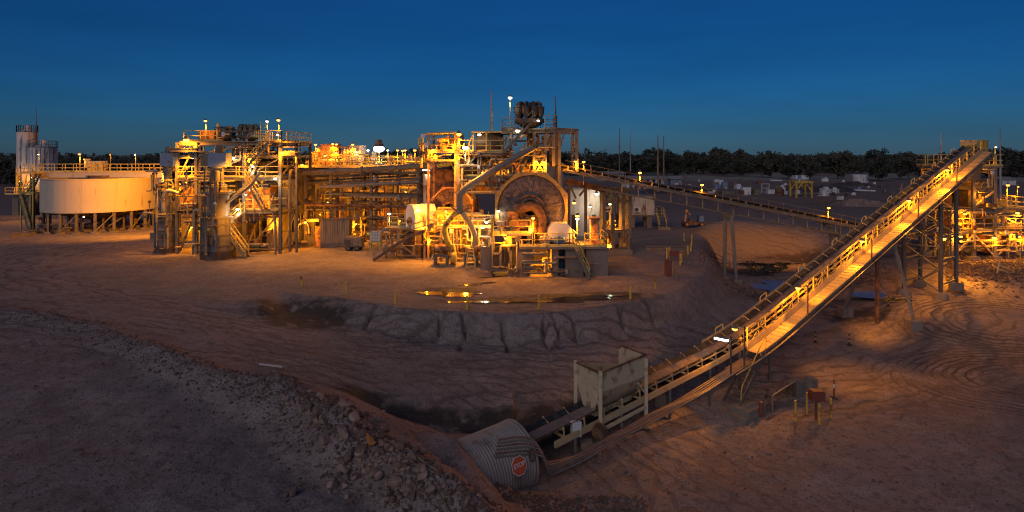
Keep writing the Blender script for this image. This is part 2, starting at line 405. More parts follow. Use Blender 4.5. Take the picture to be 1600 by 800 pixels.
def ground_material():
    m = bpy.data.materials.new('red_brown_dirt'); m.use_nodes = True
    n, l = m.node_tree.nodes, m.node_tree.links; b = n['Principled BSDF']
    pos = n.new('ShaderNodeNewGeometry').outputs['Position']
    def noise(s, det=5, vec=pos, rough=.55):
        t = n.new('ShaderNodeTexNoise'); t.inputs['Scale'].default_value = s; t.inputs['Detail'].default_value = det; t.inputs['Roughness'].default_value = rough
        l.new(vec, t.inputs['Vector']); return t.outputs['Fac']
    def rng_(f, a, c, d=0., e=1.):
        r = n.new('ShaderNodeMapRange'); r.inputs[1].default_value = a; r.inputs[2].default_value = c; r.inputs[3].default_value = d; r.inputs[4].default_value = e; l.new(f, r.inputs[0]); return r.outputs[0]
    def mix(f, a, c):
        x = n.new('ShaderNodeMix'); x.data_type = 'RGBA'; l.new(f, x.inputs[0])
        for i, v in ((6, a), (7, c)):
            if isinstance(v, tuple): x.inputs[i].default_value = (*v, 1)
            else: l.new(v, x.inputs[i])
        return x.outputs[2]
    def math_(op, a, c):
        x = n.new('ShaderNodeMath'); x.operation = op
        for i, v in ((0, a), (1, c)):
            if isinstance(v, (int, float)): x.inputs[i].default_value = v
            else: l.new(v, x.inputs[i])
        return x.outputs[0]
    at_ = n.new('ShaderNodeAttribute'); at_.attribute_name = 'soil'
    sp = n.new('ShaderNodeSeparateColor'); l.new(at_.outputs['Color'], sp.inputs[0])
    c = mix(rng_(noise(.09, 4), .35, .65), (.195, .155, .132), (.29, .228, .192))
    c = mix(rng_(noise(.6, 4), .40, .72), c, (.34, .275, .232))
    c = mix(rng_(noise(2.7, 4, rough=.7), .50, .72), c, (.125, .092, .075))
    fine = noise(11., 4, rough=.75); c = mix(rng_(fine, .54, .66), c, (.10, .075, .06)); c = mix(rng_(fine, .42, .32), c, (.36, .305, .255))
    # wheel tracks: rings round two turning circles on the flat ground by the conveyor, and along the haul road
    n35 = noise(.35, 2); n22 = noise(.22, 2)
    def rings(cx, cy, sx, sy, freq, lo, hi, fade):
        mp = n.new('ShaderNodeMapping'); mp.inputs['Location'].default_value = (-cx*sx, -cy*sy, 0); mp.inputs['Scale'].default_value = (sx, sy, 0); l.new(pos, mp.inputs[0])
        ln = n.new('ShaderNodeVectorMath'); ln.operation = 'LENGTH'; l.new(mp.outputs[0], ln.inputs[0]); r = ln.outputs['Value']
        r2 = math_('ADD', r, math_('MULTIPLY', n35, fade))
        w = math_('SINE', math_('MULTIPLY', r2, freq), 0)
        w = rng_(w, .45, .9)
        msk = math_('MULTIPLY', rng_(r, lo, lo+1.2), rng_(r, hi, hi-2.5))
        brk = rng_(n22, .34, .50)
        return math_('MULTIPLY', math_('MULTIPLY', w, msk), brk)
    g1 = gnd(1560, 600, -3.6); g2 = gnd(1560, 505, -2.7); g3 = gnd(1330, 640, -3.9)
    tr = rings(g1.x+2, g1.y, .8, 1.0, 13.0, 1.5, 7.5, .9)
    tr = math_('MAXIMUM', tr, rings(g2.x+1, g2.y, .7, 1.0, 12.5, 2.0, 7.0, 1.0))
    tr = math_('MAXIMUM', tr, math_('MULTIPLY', rings(g3.x, g3.y-6, 1.0, 1.0, 8.0, 4.0, 9.0, 2.0), .25))
    g4 = gnd(700, 330, 0); tr = math_('MAXIMUM', tr, math_('MULTIPLY', rings(-4, 62, .72, 1.25, 5.5, 27., 42., 3.0), .55))
    tr = math_('MAXIMUM', tr, math_('MULTIPLY', rings(-33, 20, .8, 1.6, 7.0, 24., 40., 3.0), .4))
    c = mix(math_('MULTIPLY', tr, .9), c, (.085, .064, .052))
    # damp clay, spoil, stones
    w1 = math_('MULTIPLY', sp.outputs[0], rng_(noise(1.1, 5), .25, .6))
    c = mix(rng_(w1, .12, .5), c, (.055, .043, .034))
    c = mix(math_('MULTIPLY', sp.outputs[1], .9), c, (.30, .20, .10))
    vo = n.new('ShaderNodeTexVoronoi'); vo.inputs['Scale'].default_value = 6.0; l.new(pos, vo.inputs['Vector'])
    c = mix(math_('MULTIPLY', sp.outputs[2], rng_(vo.outputs['Color'], .3, .9)), c, (.22, .18, .155))
    # pebbles scattered everywhere
    v2 = n.new('ShaderNodeTexVoronoi'); v2.inputs['Scale'].default_value = 3.3; l.new(pos, v2.inputs['Vector'])
    c = mix(math_('MULTIPLY', rng_(v2.outputs['Distance'], .16, .06), rng_(noise(.8, 3), .5, .62)), c, (.33, .27, .22))
    # redder dirt of the yard, then pale dry grass far out
    sx = n.new('ShaderNodeSeparateXYZ'); l.new(pos, sx.inputs[0])
    c = mix(math_('MULTIPLY', rng_(sx.outputs['Y'], 84., 112.), .75), c, (.21, .125, .085))
    c = mix(math_('MULTIPLY', rng_(sx.outputs['Y'], 205., 235.), rng_(noise(.03, 4), .42, .5)), c, (.30, .27, .20))
    l.new(c, b.inputs['Base Color'])
    l.new(rng_(w1, .2, .7, .95, .62), b.inputs['Roughness'])
    b.inputs['Specular IOR Level'].default_value = .3
    bp = n.new('ShaderNodeBump'); bp.inputs['Strength'].default_value = 1.0; bp.inputs['Distance'].default_value = .11
    hgt = math_('ADD', noise(1.6, 5, rough=.65), math_('MULTIPLY', fine, .55))
    hgt = math_('ADD', hgt, math_('MULTIPLY', tr, -.8))
    hgt = math_('ADD', hgt, math_('MULTIPLY', math_('MULTIPLY', sp.outputs[2], rng_(vo.outputs['Distance'], .6, .0)), .8))
    hgt = math_('ADD', hgt, math_('MULTIPLY', rng_(v2.outputs['Distance'], .16, .02), .4))
    l.new(hgt, bp.inputs['Height']); l.new(bp.outputs[0], b.inputs['Normal'])
    return m
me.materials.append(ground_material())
ground = bpy.data.objects.new('ground', me); COL.objects.link(ground); WM['ground'] = Matrix.Identity(4)
tag(ground, 'red brown dirt of the pad, haul road, pit and yard', 'ground', kind='structure')

# standing water
def water_material(name, col, rough):
    m = bpy.data.materials.new(name); m.use_nodes = True; n, l = m.node_tree.nodes, m.node_tree.links; b = n['Principled BSDF']
    b.inputs['Base Color'].default_value = (*col, 1); b.inputs['Roughness'].default_value = rough; b.inputs['IOR'].default_value = 1.33
    b.inputs['Specular IOR Level'].default_value = .9
    t = n.new('ShaderNodeTexNoise'); t.inputs['Scale'].default_value = 2.2; t.inputs['Detail'].default_value = 3
    l.new(n.new('ShaderNodeNewGeometry').outputs['Position'], t.inputs['Vector'])
    bp = n.new('ShaderNodeBump'); bp.inputs['Strength'].default_value = .12; bp.inputs['Distance'].default_value = .05
    l.new(t.outputs['Fac'], bp.inputs['Height']); l.new(bp.outputs[0], b.inputs['Normal'])
    return m
M['water'] = water_material('pond_water', (.11, .10, .10), .2)
M['wet'] = water_material('muddy_film_of_water', (.05, .035, .025), .10)
def pool(name, label, cx, cy, rx, ry, z, seed, mat, jag=.45, rot=0.0):
    r = random.Random(seed); n = 56; ph = [(r.uniform(0, 6.3), r.uniform(.3, 1)) for _ in range(9)]
    vs = [(cx, cy, z)]
    for i in range(n):
        t = 2*math.pi*i/n
        k = 1 + jag * sum(a*math.sin((j+2)*t+p)/(1+.5*j) for j, (p, a) in enumerate(ph)) * .5
        k = max(.25, k); a, b = rx*k*math.cos(t), ry*k*math.sin(t)
        vs.append((cx+a*math.cos(rot)-b*math.sin(rot), cy+a*math.sin(rot)+b*math.cos(rot), z))
    mb = MB().add(vs, [(0, i+1, (i+1) % n + 1) for i in range(n)])
    return tag(obj(name, mb, mat), label, 'water', kind='structure')
# ------------------------------------------------------------------ generic builders
KO, KW = .9, .26            # how strongly sodium and white lamps burn against the dusk
ORANGE = (1.0, .335, .010); WHITE = (1.0, .80, .50); GREENISH = (.75, 1.0, .6)
_light_cache = {}
def _bulb(kind, r):
    key = (kind, round(r, 3))
    if key not in _light_cache:
        b = MB().lathe([(0, -.62), (.62, -.5), (.95, -.2), (1, .1), (.7, .4), (0, .42)], (0, 0, 0), 12)
        me = bpy.data.meshes.new('lens'); me.from_pydata([(x*r, y*r, z*r) for x, y, z in b.v], [], b.f); me.materials.append(M['lamp_' + kind])
        me.polygons.foreach_set('use_smooth', [True]*len(me.polygons)); _light_cache[key] = me
    return _light_cache[key]
def lamp(px, py, Y, kind, watts, label, down=1.6, off=(.0, .12), r=.15, name='flood_lamp', group='plant lamps', tube=False, mat='rail'):
    r = r*(.78 if kind == 'white' and r < .5 else .88)
    p = at(px, py, Y)
    t = thing(name, label, 'lamp', (p.x+off[0], p.y+off[1], p.z-down), group)
    if down > .05:
        obj('post', MB().tube(bend([(p.x+off[0], p.y+off[1], p.z-down), (p.x+off[0], p.y+off[1], p.z+.2), (p.x, p.y, p.z+.2)], .1, 3), .042, 7), M[mat], t, 40)
    else:
        obj('bracket', MB().bar((p.x+off[0], p.y+off[1], p.z+.06), (p.x, p.y, p.z+.13), .06), M['steel'], t)
    if tube:
        obj('housing', MB().cbox((p.x, p.y, p.z+.13), (1.0, .22, .1)), M['galv'], t)
        obj('lens', MB().cbox((p.x, p.y, p.z+.02), (.94, .16, .12)), M['lamp_' + kind], t)
    else:
        obj('housing', MB().lathe([(0, r*1.7), (r*.5, r*1.6), (r*.7, r*.9), (r*1.02, r*.46), (r*1.02, r*.36)], p, 10), M['steel'], t)
        ln = bpy.data.objects.new('lens', _bulb(kind, r)); COL.objects.link(ln); _place(ln, Matrix.Translation(p), t)
    if watts:
        hood = down > .5; ld = bpy.data.lights.new('lamp_light', 'SPOT' if hood else 'POINT'); ld.energy = watts*(KO if kind == 'orange' else KW)*(1.3 if hood else .8); ld.shadow_soft_size = .14
        if hood: ld.spot_size = math.radians(150); ld.spot_blend = .5
        ld.color = {'orange': ORANGE, 'white': WHITE, 'green': GREENISH}[kind]
        lo = bpy.data.objects.new('lamp_light', ld); COL.objects.link(lo)
        _place(lo, Matrix.Translation(p + Vector((0, -.12, -(r + .22)))), t)
    return t
def flood(px, py, Y, tgt, watts, cone=80, col=None, name='flood_light'):
    """the beam of a flood lamp, or an added beam, at that place, aimed at a point of the ground or plant"""
    p = at(px, py, Y) + Vector((0, -.3, -.5)); ld = bpy.data.lights.new(name, 'SPOT'); ld.energy = watts; ld.spot_size = math.radians(cone); ld.spot_blend = .8; ld.shadow_soft_size = .2; ld.color = col or ORANGE
    o = bpy.data.objects.new(name, ld); COL.objects.link(o); d = (Vector(tgt)-p).normalized(); o.matrix_basis = Matrix.Translation(p) @ d.to_track_quat('-Z', 'Y').to_matrix().to_4x4()
def stairs(root, a, b, width, mat='steel', rail='rail', n=None, both=True, wdir=None):
    """flight from foot a to top b; width runs along the level direction across it"""
    a = Vector(a); b = Vector(b); d = b - a; f = Vector((d.x, d.y, 0)).normalized()
    w = Vector(wdir) if wdir else Vector((-f.y, f.x, 0)); n = n or max(3, round(abs(d.z) / .24))
    for s in (0, 1):
        beam('stringer', a + w*width*s, b + w*width*s, .06, .24, M[mat], root)
    tr = MB()
    for i in range(1, n):
        c = a + d*(i/n) + w*width/2
        e = f*.13
        tr.prism([c - e - w*(width/2-.03), c + e - w*(width/2-.03), c + e + w*(width/2-.03), c - e + w*(width/2-.03)], (0, 0, .045))
    obj('treads', tr, M[mat], root)
    for s in ((0, 1) if both else (0,)):
        m = MB(); k = max(2, round(d.length / 1.3)); o = w*width*s
        for hh in (1.0, .52): m.bar(a+o+Vector((0,0,hh)), b+o+Vector((0,0,hh)), .055)
        for i in range(k+1):
            c = a + d*(i/k) + o; m.bar(c, c+Vector((0,0,1.0)), .055)
        obj('handrail', m, M[rail], root)
def deck(root, x0, x1, y0, y1, z, mat='galv', th=.07, rails='', name='deck'):
    obj(name, MB().box((x0, y0, z), (x1, y1, z+th)), M[mat], root)
    zz = z + th
    for c in rails:
        p = {'f': [(x0,y0,zz),(x1,y0,zz)], 'b': [(x0,y1,zz),(x1,y1,zz)], 'l': [(x0,y0,zz),(x0,y1,zz)], 'r': [(x1,y0,zz),(x1,y1,zz)]}[c]
        obj('handrail', MB().rail(p), M['rail'], root)
def frame(root, xs, ys, zs, w=.28, mat='steel', xb=True, yb=True, base=None, skipcol=(), bh=None):
    bh = bh or w
    for i, x in enumerate(xs):
        for j, y in enumerate(ys):
            if (i, j) in skipcol: continue
            beam('column', (x, y, zs[0]), (x, y, zs[-1]), w, w, M[mat], root, 'i')
    for z in zs[1:]:
        if xb:
            for j, y in enumerate(ys):
                for xa, xc in zip(xs[:-1], xs[1:]): beam('beam', (xa+w/2, y, z-bh/2-.004), (xc-w/2, y, z-bh/2-.004), w*.7, bh, M[mat], root, 'i')
        if yb:
            for x in xs:
                for ya, yc in zip(ys[:-1], ys[1:]): beam('beam', (x, ya+w/2, z-bh/2-.008), (x, yc-w/2, z-bh/2-.008), w*.7, bh, M[mat], root, 'i')
def brace(root, a, b, w=.12, mat='steel'): return beam('brace', a, b, w, w, M[mat], root)
def vtank(name, label, cx, cy, z0, z1, r, mat, cat='tank', group=None, legs=0, ribs=2, n=28, top=True, zg=None):
    t = thing(name, label, cat, (cx, cy, zg if zg is not None else z0), group)
    sh = [(r, 0), (r, z1-z0)] + ([(0, z1-z0+.02)] if top else [(r-.06, z1-z0), (r-.06, .3)])
    obj('shell', MB().lathe([(0, 0)] + sh, (cx, cy, z0), n), M[mat], t, 35)
    for k in range(ribs):
        z = z0 + (z1-z0)*(k+1)/(ribs+1) if ribs > 1 else z1-.15
        obj('band', MB().lathe([(r+.002, -.05), (r+.06, -.05), (r+.06, .05), (r+.002, .05)], (cx, cy, z), n), M[mat], t)
    if legs:
        for k in range(legs):
            a = 2*math.pi*(k+.5)/legs; x = cx+(r-.15)*math.cos(a); y = cy+(r-.15)*math.sin(a)
            beam('leg', (x, y, zg), (x, y, z0), .2, .2, M['steel'], t)
    return t
def pipe(name, label, pts, r, mat, cat='pipe', group=None, flange=None, br=.6, n=10, parent=None):
    pp = bend(pts, br) if len(pts) > 2 else [Vector(p) for p in pts]
    mb = MB().tube(pp, r, n)
    if parent is not None or not flange:
        o = obj(name, mb, M[mat], parent, 40)
        if parent is None: tag(o, label, cat, group)
        return o
    t = thing(name, label, cat, pp[0], group); obj('pipe_run', mb, M[mat], t, 40)
    tot = 0
    for a, b in zip(pp[:-1], pp[1:]):
        L = (b-a).length; tot += L
        if tot > flange:
            tot = 0; d = (b-a).normalized(); c = b
            obj('flange', MB().tube([c-d*.06, c+d*.06], r*1.35, n), M[mat], t)
    return t
def motor(name, label, c, L, r, ax, mat, cat='motor', group=None):
    """finned electric motor on a foot, axis along ax"""
    ax = Vector(ax).normalized(); c = Vector(c); t = thing(name, label, cat, c-Vector((0, 0, r*1.25)), group)
    obj('casing', MB().lathe([(0, -L/2), (r*.85, -L/2), (r*.95, -L*.42), (r, -L*.4), (r, L*.4), (r*.9, L*.45), (r*.5, L/2), (0, L/2)], c, 16, ax), M[mat], t, 35)
    obj('fins', MB().lathe(sum([[(r+.002, -L*.35+i*L*.08), (r*1.08, -L*.35+i*L*.08), (r*1.08, -L*.33+i*L*.08), (r+.002, -L*.33+i*L*.08)] for i in range(9)], []), c, 16, ax), M[mat], t)
    rz = math.atan2(ax.y, ax.x)
    obj('foot', MB().obox(c-Vector((0, 0, r*1.1)), (L*.7, r*1.7, r*.3), rz), M[mat], t)
    obj('terminal_box', MB().obox(c+Vector((0, 0, r*1.1)), (r*.8, r*.8, r*.4), rz), M[mat], t)
    s = obj('shaft', MB().tube([c+ax*L*.5, c+ax*L*.72], r*.18, 8), M['steel'], t)
    return t

# ------------------------------------------------------------------ long reclaim conveyor
C1A = Vector((1.1, 27.0)); C1B = Vector((45.0, 60.0)); C1L = (C1B-C1A).length; C1D = (C1B-C1A).normalized(); C1N = Vector((C1D.y, -C1D.x))
_ss = np.linspace(-6, 57, 600)
_sl = .10 + .187 * np.clip((_ss/C1L - .21)/.12, 0, 1)
_zz = np.concatenate([[0], np.cumsum((_sl[1:]+_sl[:-1])/2*np.diff(_ss))]); _zz += -2.75 - np.interp(0, _ss, _zz)
def c1(s, u=0.0, w=0.0):
    p = C1A + C1D*s + C1N*u
    return Vector((p.x, p.y, float(np.interp(s, _ss, _zz)) + w))
def c1slope(s): return float(np.interp(s, _ss, _sl))
HEAD = C1L
cv = thing('conveyor', 'long steep conveyor with bright walkway climbing from the tunnel to the screening tower', 'conveyor', (C1A.x, C1A.y, -3.9))
def run(fn, s0, s1, step, sect, closed=True):
    """sweep a cross-section [(u,w)...] along the conveyor"""
    ss = list(np.arange(s0, s1, step)) + [s1]; n = len(sect); vs = []; fs = []
    for s in ss: vs += [fn(s, u, w) for u, w in sect]
    for i in range(len(ss)-1):
        for j in range(n if closed else n-1):
            fs.append((i*n+j, i*n+(j+1) % n, (i+1)*n+(j+1) % n, (i+1)*n+j))
    if closed: fs += [tuple(range(n))[::-1], tuple((len(ss)-1)*n+j for j in range(n))]
    return MB().add(vs, fs)
def rect(u0, u1, w0, w1): return [(u0, w0), (u1, w0), (u1, w1), (u0, w1)]
obj('stringer', run(c1, .4, HEAD, 1.0, rect(-.80, -.70, -.16, .12)), M['plate'], cv)
obj('stringer', run(c1, .4, HEAD, 1.0, rect(.70, .80, -.16, .12)), M['plate'], cv)
belt = [(-.62, .50), (-.36, .34), (-.2, .28), (.2, .28), (.36, .34), (.62, .50)]
obj('belt', run(c1, -4, HEAD+.2, .6, belt + [(u, w-.025) for u, w in belt[::-1]]), M['rubber'], cv)
obj('return_belt', run(c1, -4, HEAD, 1.0, rect(-.5, .5, -.36, -.33)), M['rubber'], cv)
orem = MB()
rr = random.Random(5)
ss = np.arange(-3, HEAD, .45); vs = []; fs = []
for s in ss:
    k = .10 + .05*rr.random()
    vs += [c1(s, -.34, .35), c1(s, -.16, .33+k*rr.uniform(.6, 1.1)), c1(s, rr.uniform(-.04, .04), .34+k*1.3), c1(s, .16, .33+k*rr.uniform(.6, 1.1)), c1(s, .34, .35)]
for i in range(len(ss)-1):
    for j in range(4): fs.append((i*5+j, i*5+j+1, i*5+j+6, i*5+j+5))
obj('ore_load', MB().add(vs, fs), M['ore'], cv)
# idler sets (brackets and three rollers), one part each, sharing a mesh
ib = MB()
ib.cbox((0, 0, .05), (.1, 1.46, .08))
for sg in (-1, 1):
    ib.bar((0, sg*.70, .08), (0, sg*.70, .52), .06); ib.bar((0, sg*.24, .08), (0, sg*.24, .24), .05)
    ib.tube([(0, sg*.27, .22), (0, sg*.66, .44)], .055, 8)
ib.tube([(0, -.22, .22), (0, .22, .22)], .055, 8)
idler_mesh = bpy.data.meshes.new('idler'); idler_mesh.from_pydata(ib.v, [], ib.f); idler_mesh.materials.append(M['plate'])
ang = math.atan2(C1D.y, C1D.x)
s = 1.0
while s < HEAD - .4:
    o = bpy.data.objects.new('idler', idler_mesh); COL.objects.link(o)
    _place(o, Matrix.Translation(c1(s, 0, .02)) @ Matrix.Rotation(ang, 4, 'Z') @ Matrix.Rotation(-math.atan(c1slope(s)), 4, 'Y'), cv)
    s += 1.25
# far side: guard plates over the return side and hoops
s = 13.2
while s < HEAD - 1.2:
    obj('side_guard', run(c1, s, s+2.36, .8, rect(-.93, -.85, .10, .46)), M['plate'], cv)
    s += 2.4
for s in np.arange(14.5, HEAD-2, 4.8):
    obj('guard_hoop', MB().tube(bend([c1(s, -.9, .40), c1(s, -.9, .74), c1(s+.75, -.9, .74), c1(s+.75, -.9, .40)], .12, 3), .03, 6), M['rail'], cv)
# walkway on the near side: plates, kick plates, outer angle
s = 14.8; k = 0
while s < HEAD + .3:
    e = min(s+2.37, HEAD+.4)
    if not (28.5 < s < 29):
        obj('walkway_plate', run(c1, s, e, .8, rect(1.05, 1.74, -.22, -.17)), M['plate'], cv)
    obj('kick_plate', run(c1, s, e, .8, rect(.98, 1.03, -.2, .24)), M['plate'], cv)
    s += 2.4
cl_ = MB()
for q_ in np.arange(15.0, HEAD, .42): cl_.bar(c1(q_, 1.07, -.16), c1(q_, 1.72, -.16), .03, .02)
obj('cleats', cl_, M['plate'], cv)
obj('edge_angle', run(c1, 14.8, HEAD+.3, 1.0, rect(1.80, 1.86, -.30, -.12)), M['galv'], cv)
obj('cable_tray', run(c1, 12.5, HEAD, 1.0, rect(1.90, 2.06, -.40, -.34)), M['dark'], cv)
obj('outer_cable', run(c1, 12.0, HEAD, 1.0, [(2.10+.04*math.cos(a), -.28+.04*math.sin(a)) for a in np.linspace(0, 6.28, 7)[:-1]]), M['galv'], cv)
obj('lower_chord', run(c1, 12.6, HEAD, 1.0, rect(1.0, 1.1, -.55, -.40)), M['steel'], cv)
# handrail: posts and two rails
for hh in (.62, 1.05):
    obj('handrail', run(c1, 14.9, HEAD, 1.0, rect(.905, .965, hh-.03, hh+.03)), M['rail'], cv)
obj('handrail', run(c1, 6.5, 14.9, 1.0, rect(.85, .90, .52, .57)), M['galv'], cv)
for s in np.arange(14.9, HEAD, 1.9): beam('rail_post', c1(s, .935, -.1), c1(s, .935, 1.05), .06, .06, M['rail'], cv)
for s in np.arange(15.6, HEAD-2, 3.8): beam('diagonal', c1(s, .86, .1), c1(s+1.1, .86, .86), .045, .045, M['rail'], cv)
obj('upper_rail', run(c1, 14.9, HEAD, 1.0, rect(.83, .89, .84, .90)), M['plate'], cv)
for s in np.arange(16.2, HEAD, 1.9): beam('upper_post', c1(s, .86, .1), c1(s, .86, .87), .05, .05, M['plate'], cv)
# cross members under
for s in np.arange(2.0, HEAD, 2.4): beam('cross_member', c1(s, -.72, -.22), c1(s, 1.9 if s > 14.6 else .72, -.26), .1, .12, M['steel'], cv)
# legs in the low part
for s in (1.6, 4.6, 8.2, 11.6, 14.4, 17.6):
    for u in (-.75, .75):
        b = c1(s, u); g = hz(b.x, b.y)
        beam('leg', (b.x, b.y, g-.1), c1(s, u, -.16), .12, .12, M['steel'], cv)
# V trestle
def trestle_block(x, y, g, d=.9, h=.7): return obj('footing', MB().box((x-d/2, y-d/2, g-.3), (x+d/2, y+d/2, g+h)), M['concrete'], cv)
st = .613*C1L
for u, foot in ((-.7, -2.3), (1.7, 2.6)):
    f = c1(st+.4, foot); g = hz(f.x, f.y); trestle_block(f.x, f.y, g, .85, .75)
    beam('trestle_leg', (f.x, f.y, g+.75), c1(st, u*.6+.3, -.5), .22, .22, M['galv'], cv)
m_ = c1(st+.1, .2); beam('trestle_leg', (m_.x, m_.y, hz(m_.x, m_.y)-.1), c1(st+.1, .2, -.5), .2, .2, M['rust'], cv)
beam('trestle_cap', c1(st, -.9, -.62), c1(st, 1.9, -.62), .22, .22, M['galv'], cv)
# braced trestle
for s0 in (.765*C1L, .83*C1L):
    tops = []; feet = []
    for u in (-1.0, 1.75):
        f = c1(s0, u); g = hz(f.x, f.y); feet.append(Vector((f.x, f.y, g+.55))); tops.append(c1(s0, u, -.5))
        obj('footing', MB().lathe([(0, .6), (.42, .58), (.55, .4), (.6, -.3)], (f.x, f.y, g), 10), M['concrete'], cv, 40)
        beam('trestle_leg', feet[-1], tops[-1], .24, .24, M['steel'], cv, 'i')
    n = 4
    for i in range(n):
        a0 = feet[0].lerp(tops[0], i/n); a1 = feet[0].lerp(tops[0], (i+1)/n); b0 = feet[1].lerp(tops[1], i/n); b1 = feet[1].lerp(tops[1], (i+1)/n)
        brace(cv, a0, b1, .09); brace(cv, b0, a1, .09); brace(cv, a1, b1, .1)
    TR = getattr(cv, 'x', None)
a = [c1(.765*C1L, u) for u in (-1., 1.75)]; b = [c1(.83*C1L, u) for u in (-1., 1.75)]
for p, q in zip(a, b):
    for hh in (1.2, 3.2, 5.2):
        beam('strut', (p.x, p.y, hz(p.x, p.y)+hh), (q.x, q.y, hz(p.x, p.y)+hh), .1, .12, M['steel'], cv)
# head pulley and hood
hp = c1(HEAD+.1, 0, .05)
obj('head_pulley', MB().tube([c1(HEAD+.15, -.7, .02), c1(HEAD+.15, .7, .02)], .34, 16), M['dark'], cv, 40)

# ------------------------------------------------------------------ loading hopper over the conveyor
nl = Vector((4.1, 28.3)); hd = Vector((.82, .572)); hn = Vector((-hd.y, hd.x)); HLn, HWd = 3.05, 1.75
def hp_(a, b, z): p = nl + hd*a + hn*b; return Vector((p.x, p.y, z))
ho = thing('feed_hopper', 'pale green steel feed hopper on four legs over the lower conveyor', 'hopper', hp_(1.5, .9, -3.9))
ZT, ZM, ZB = -.22, -1.1, -2.1
th = .06
for a, b in ((0, 0), (HLn, 0), (0, HWd), (HLn, HWd)):
    p = hp_(a, b, 0); beam('leg', (p.x, p.y, hz(p.x, p.y)-.1), (p.x, p.y, ZT+.12), .16, .16, M['hopper'], ho, 'i')
    obj('base_plate', MB().cbox((p.x, p.y, hz(p.x, p.y)+.03), (.3, .3, .06)), M['rust'], ho)
def panel(name, pts, n):
    n = Vector(n).normalized()*th; obj(name, MB().prism(pts, n), M['hopper'], ho)
ix, iy = .09, .09
panel('side_plate', [hp_(ix, 0, ZT), hp_(HLn-ix, 0, ZT+.28), hp_(HLn-ix, 0, ZM+.15), hp_(ix, 0, ZM)], (hn.x, hn.y, 0))
panel('side_plate', [hp_(ix, HWd, ZT), hp_(HLn-ix, HWd, ZT-.6), hp_(HLn-ix, HWd, ZM), hp_(ix, HWd, ZM)], (-hn.x, -hn.y, 0))
panel('end_plate', [hp_(0, iy, ZT), hp_(0, HWd-iy, ZT+.02), hp_(0, HWd-iy, ZM+.1), hp_(0, HWd*.62, ZB-.25), hp_(0, HWd*.3, ZB-.25), hp_(0, iy, ZM)], (hd.x, hd.y, 0))
panel('end_plate', [hp_(HLn, iy, ZT+.28), hp_(HLn, HWd-iy, ZT+.28), hp_(HLn, HWd-iy, ZM+.1), hp_(HLn, HWd*.62, ZB), hp_(HLn, HWd*.38, ZB), hp_(HLn, iy, ZM)], (-hd.x, -hd.y, 0))
panel('sloping_plate', [hp_(ix, .01, ZM-.004), hp_(HLn-ix, .01, ZM+.146), hp_(HLn-.45, HWd*.36, ZB+.1), hp_(.15, HWd*.33, ZB-.1)], (hn.x*.7, hn.y*.7, .7))
panel('sloping_plate', [hp_(ix, HWd-.01, ZM-.004), hp_(HLn-ix, HWd-.01, ZM-.004), hp_(HLn-.45, HWd*.64, ZB+.1), hp_(.15, HWd*.67, ZB-.1)], (-hn.x*.7, -hn.y*.7, .7))
panel('skirt_plate', [hp_(.15, HWd*.30, ZB-.08), hp_(HLn-.4, HWd*.32, ZB+.13), hp_(HLn-.4, HWd*.32, ZB-.10), hp_(.15, HWd*.30, ZB-.34)], (hn.x, hn.y, 0))
beam('rim_angle', hp_(0, 0, ZT+.03), hp_(HLn, 0, ZT+.31), .09, .07, M['rust'], ho); beam('rim_angle', hp_(0, 0, ZT+.035), hp_(0, HWd, ZT+.055), .09, .07, M['rust'], ho)
beam('rim_angle', hp_(HLn, 0, ZT+.315), hp_(HLn, HWd, ZT+.315), .09, .07, M['rust'], ho)
beam('tie_beam', hp_(0, -.02, -2.85), hp_(HLn, -.02, -2.45), .1, .14, M['hopper'], ho)
beam('tie_beam', hp_(0, HWd, -2.75), hp_(HLn, HWd, -2.45), .1, .14, M['hopper'], ho)
beam('knee_brace', hp_(HLn, 0, ZM-.75), hp_(HLn-.55, 0, ZM-.1), .09, .09, M['hopper'], ho)
beam('knee_brace', hp_(0, 0, ZM-.7), hp_(0, .6, ZM-.05), .09, .09, M['hopper'], ho)
# control box beside it, small yellow sign, old fan on a stub
cp = at(900, 670, 27.6)
cb = thing('control_box', 'white control cabinet on a bracket beside the lower conveyor', 'cabinet', cp - Vector((0, 0, .6)))
obj('cabinet', MB().obox(cp, (.44, .28, .66), .35), M['plastic'], cb); obj('door', MB().obox(cp+Vector((.05, -.15, 0)), (.36, .02, .56), .35), M['plastic'], cb)
obj('warning_label', MB().obox(cp+Vector((.056, -.164, -.08)), (.22, .006, .16), .35), M['yellow'], cb)
obj('stand', MB().bar(cp+Vector((0, .1, -.9)), cp+Vector((0, .1, -.3)), .08), M['steel'], cb)
tag(obj('warning_sign', MB().obox(at(930, 670, 28.0), (.26, .03, .3), .4), M['yellow']), 'small yellow warning plate on the conveyor under the hopper', 'sign')
fp = at(937, 676, 27.9)
fn = thing('hose_reel', 'rusty round hose reel on a yellow stub post by the hopper leg', 'reel', (fp.x, fp.y, hz(fp.x, fp.y)))
obj('post', MB().bar((fp.x, fp.y, hz(fp.x, fp.y)-.1), fp, .12), M['hopper'], fn)
obj('drum', MB().lathe([(0, -.14), (.36, -.14), (.36, -.10), (.2, -.10), (.2, .10), (.36, .10), (.36, .14), (0, .14)], fp+Vector((0, 0, .05)), 18, (.5, -.85, .1)), M['rust'], fn, 30)

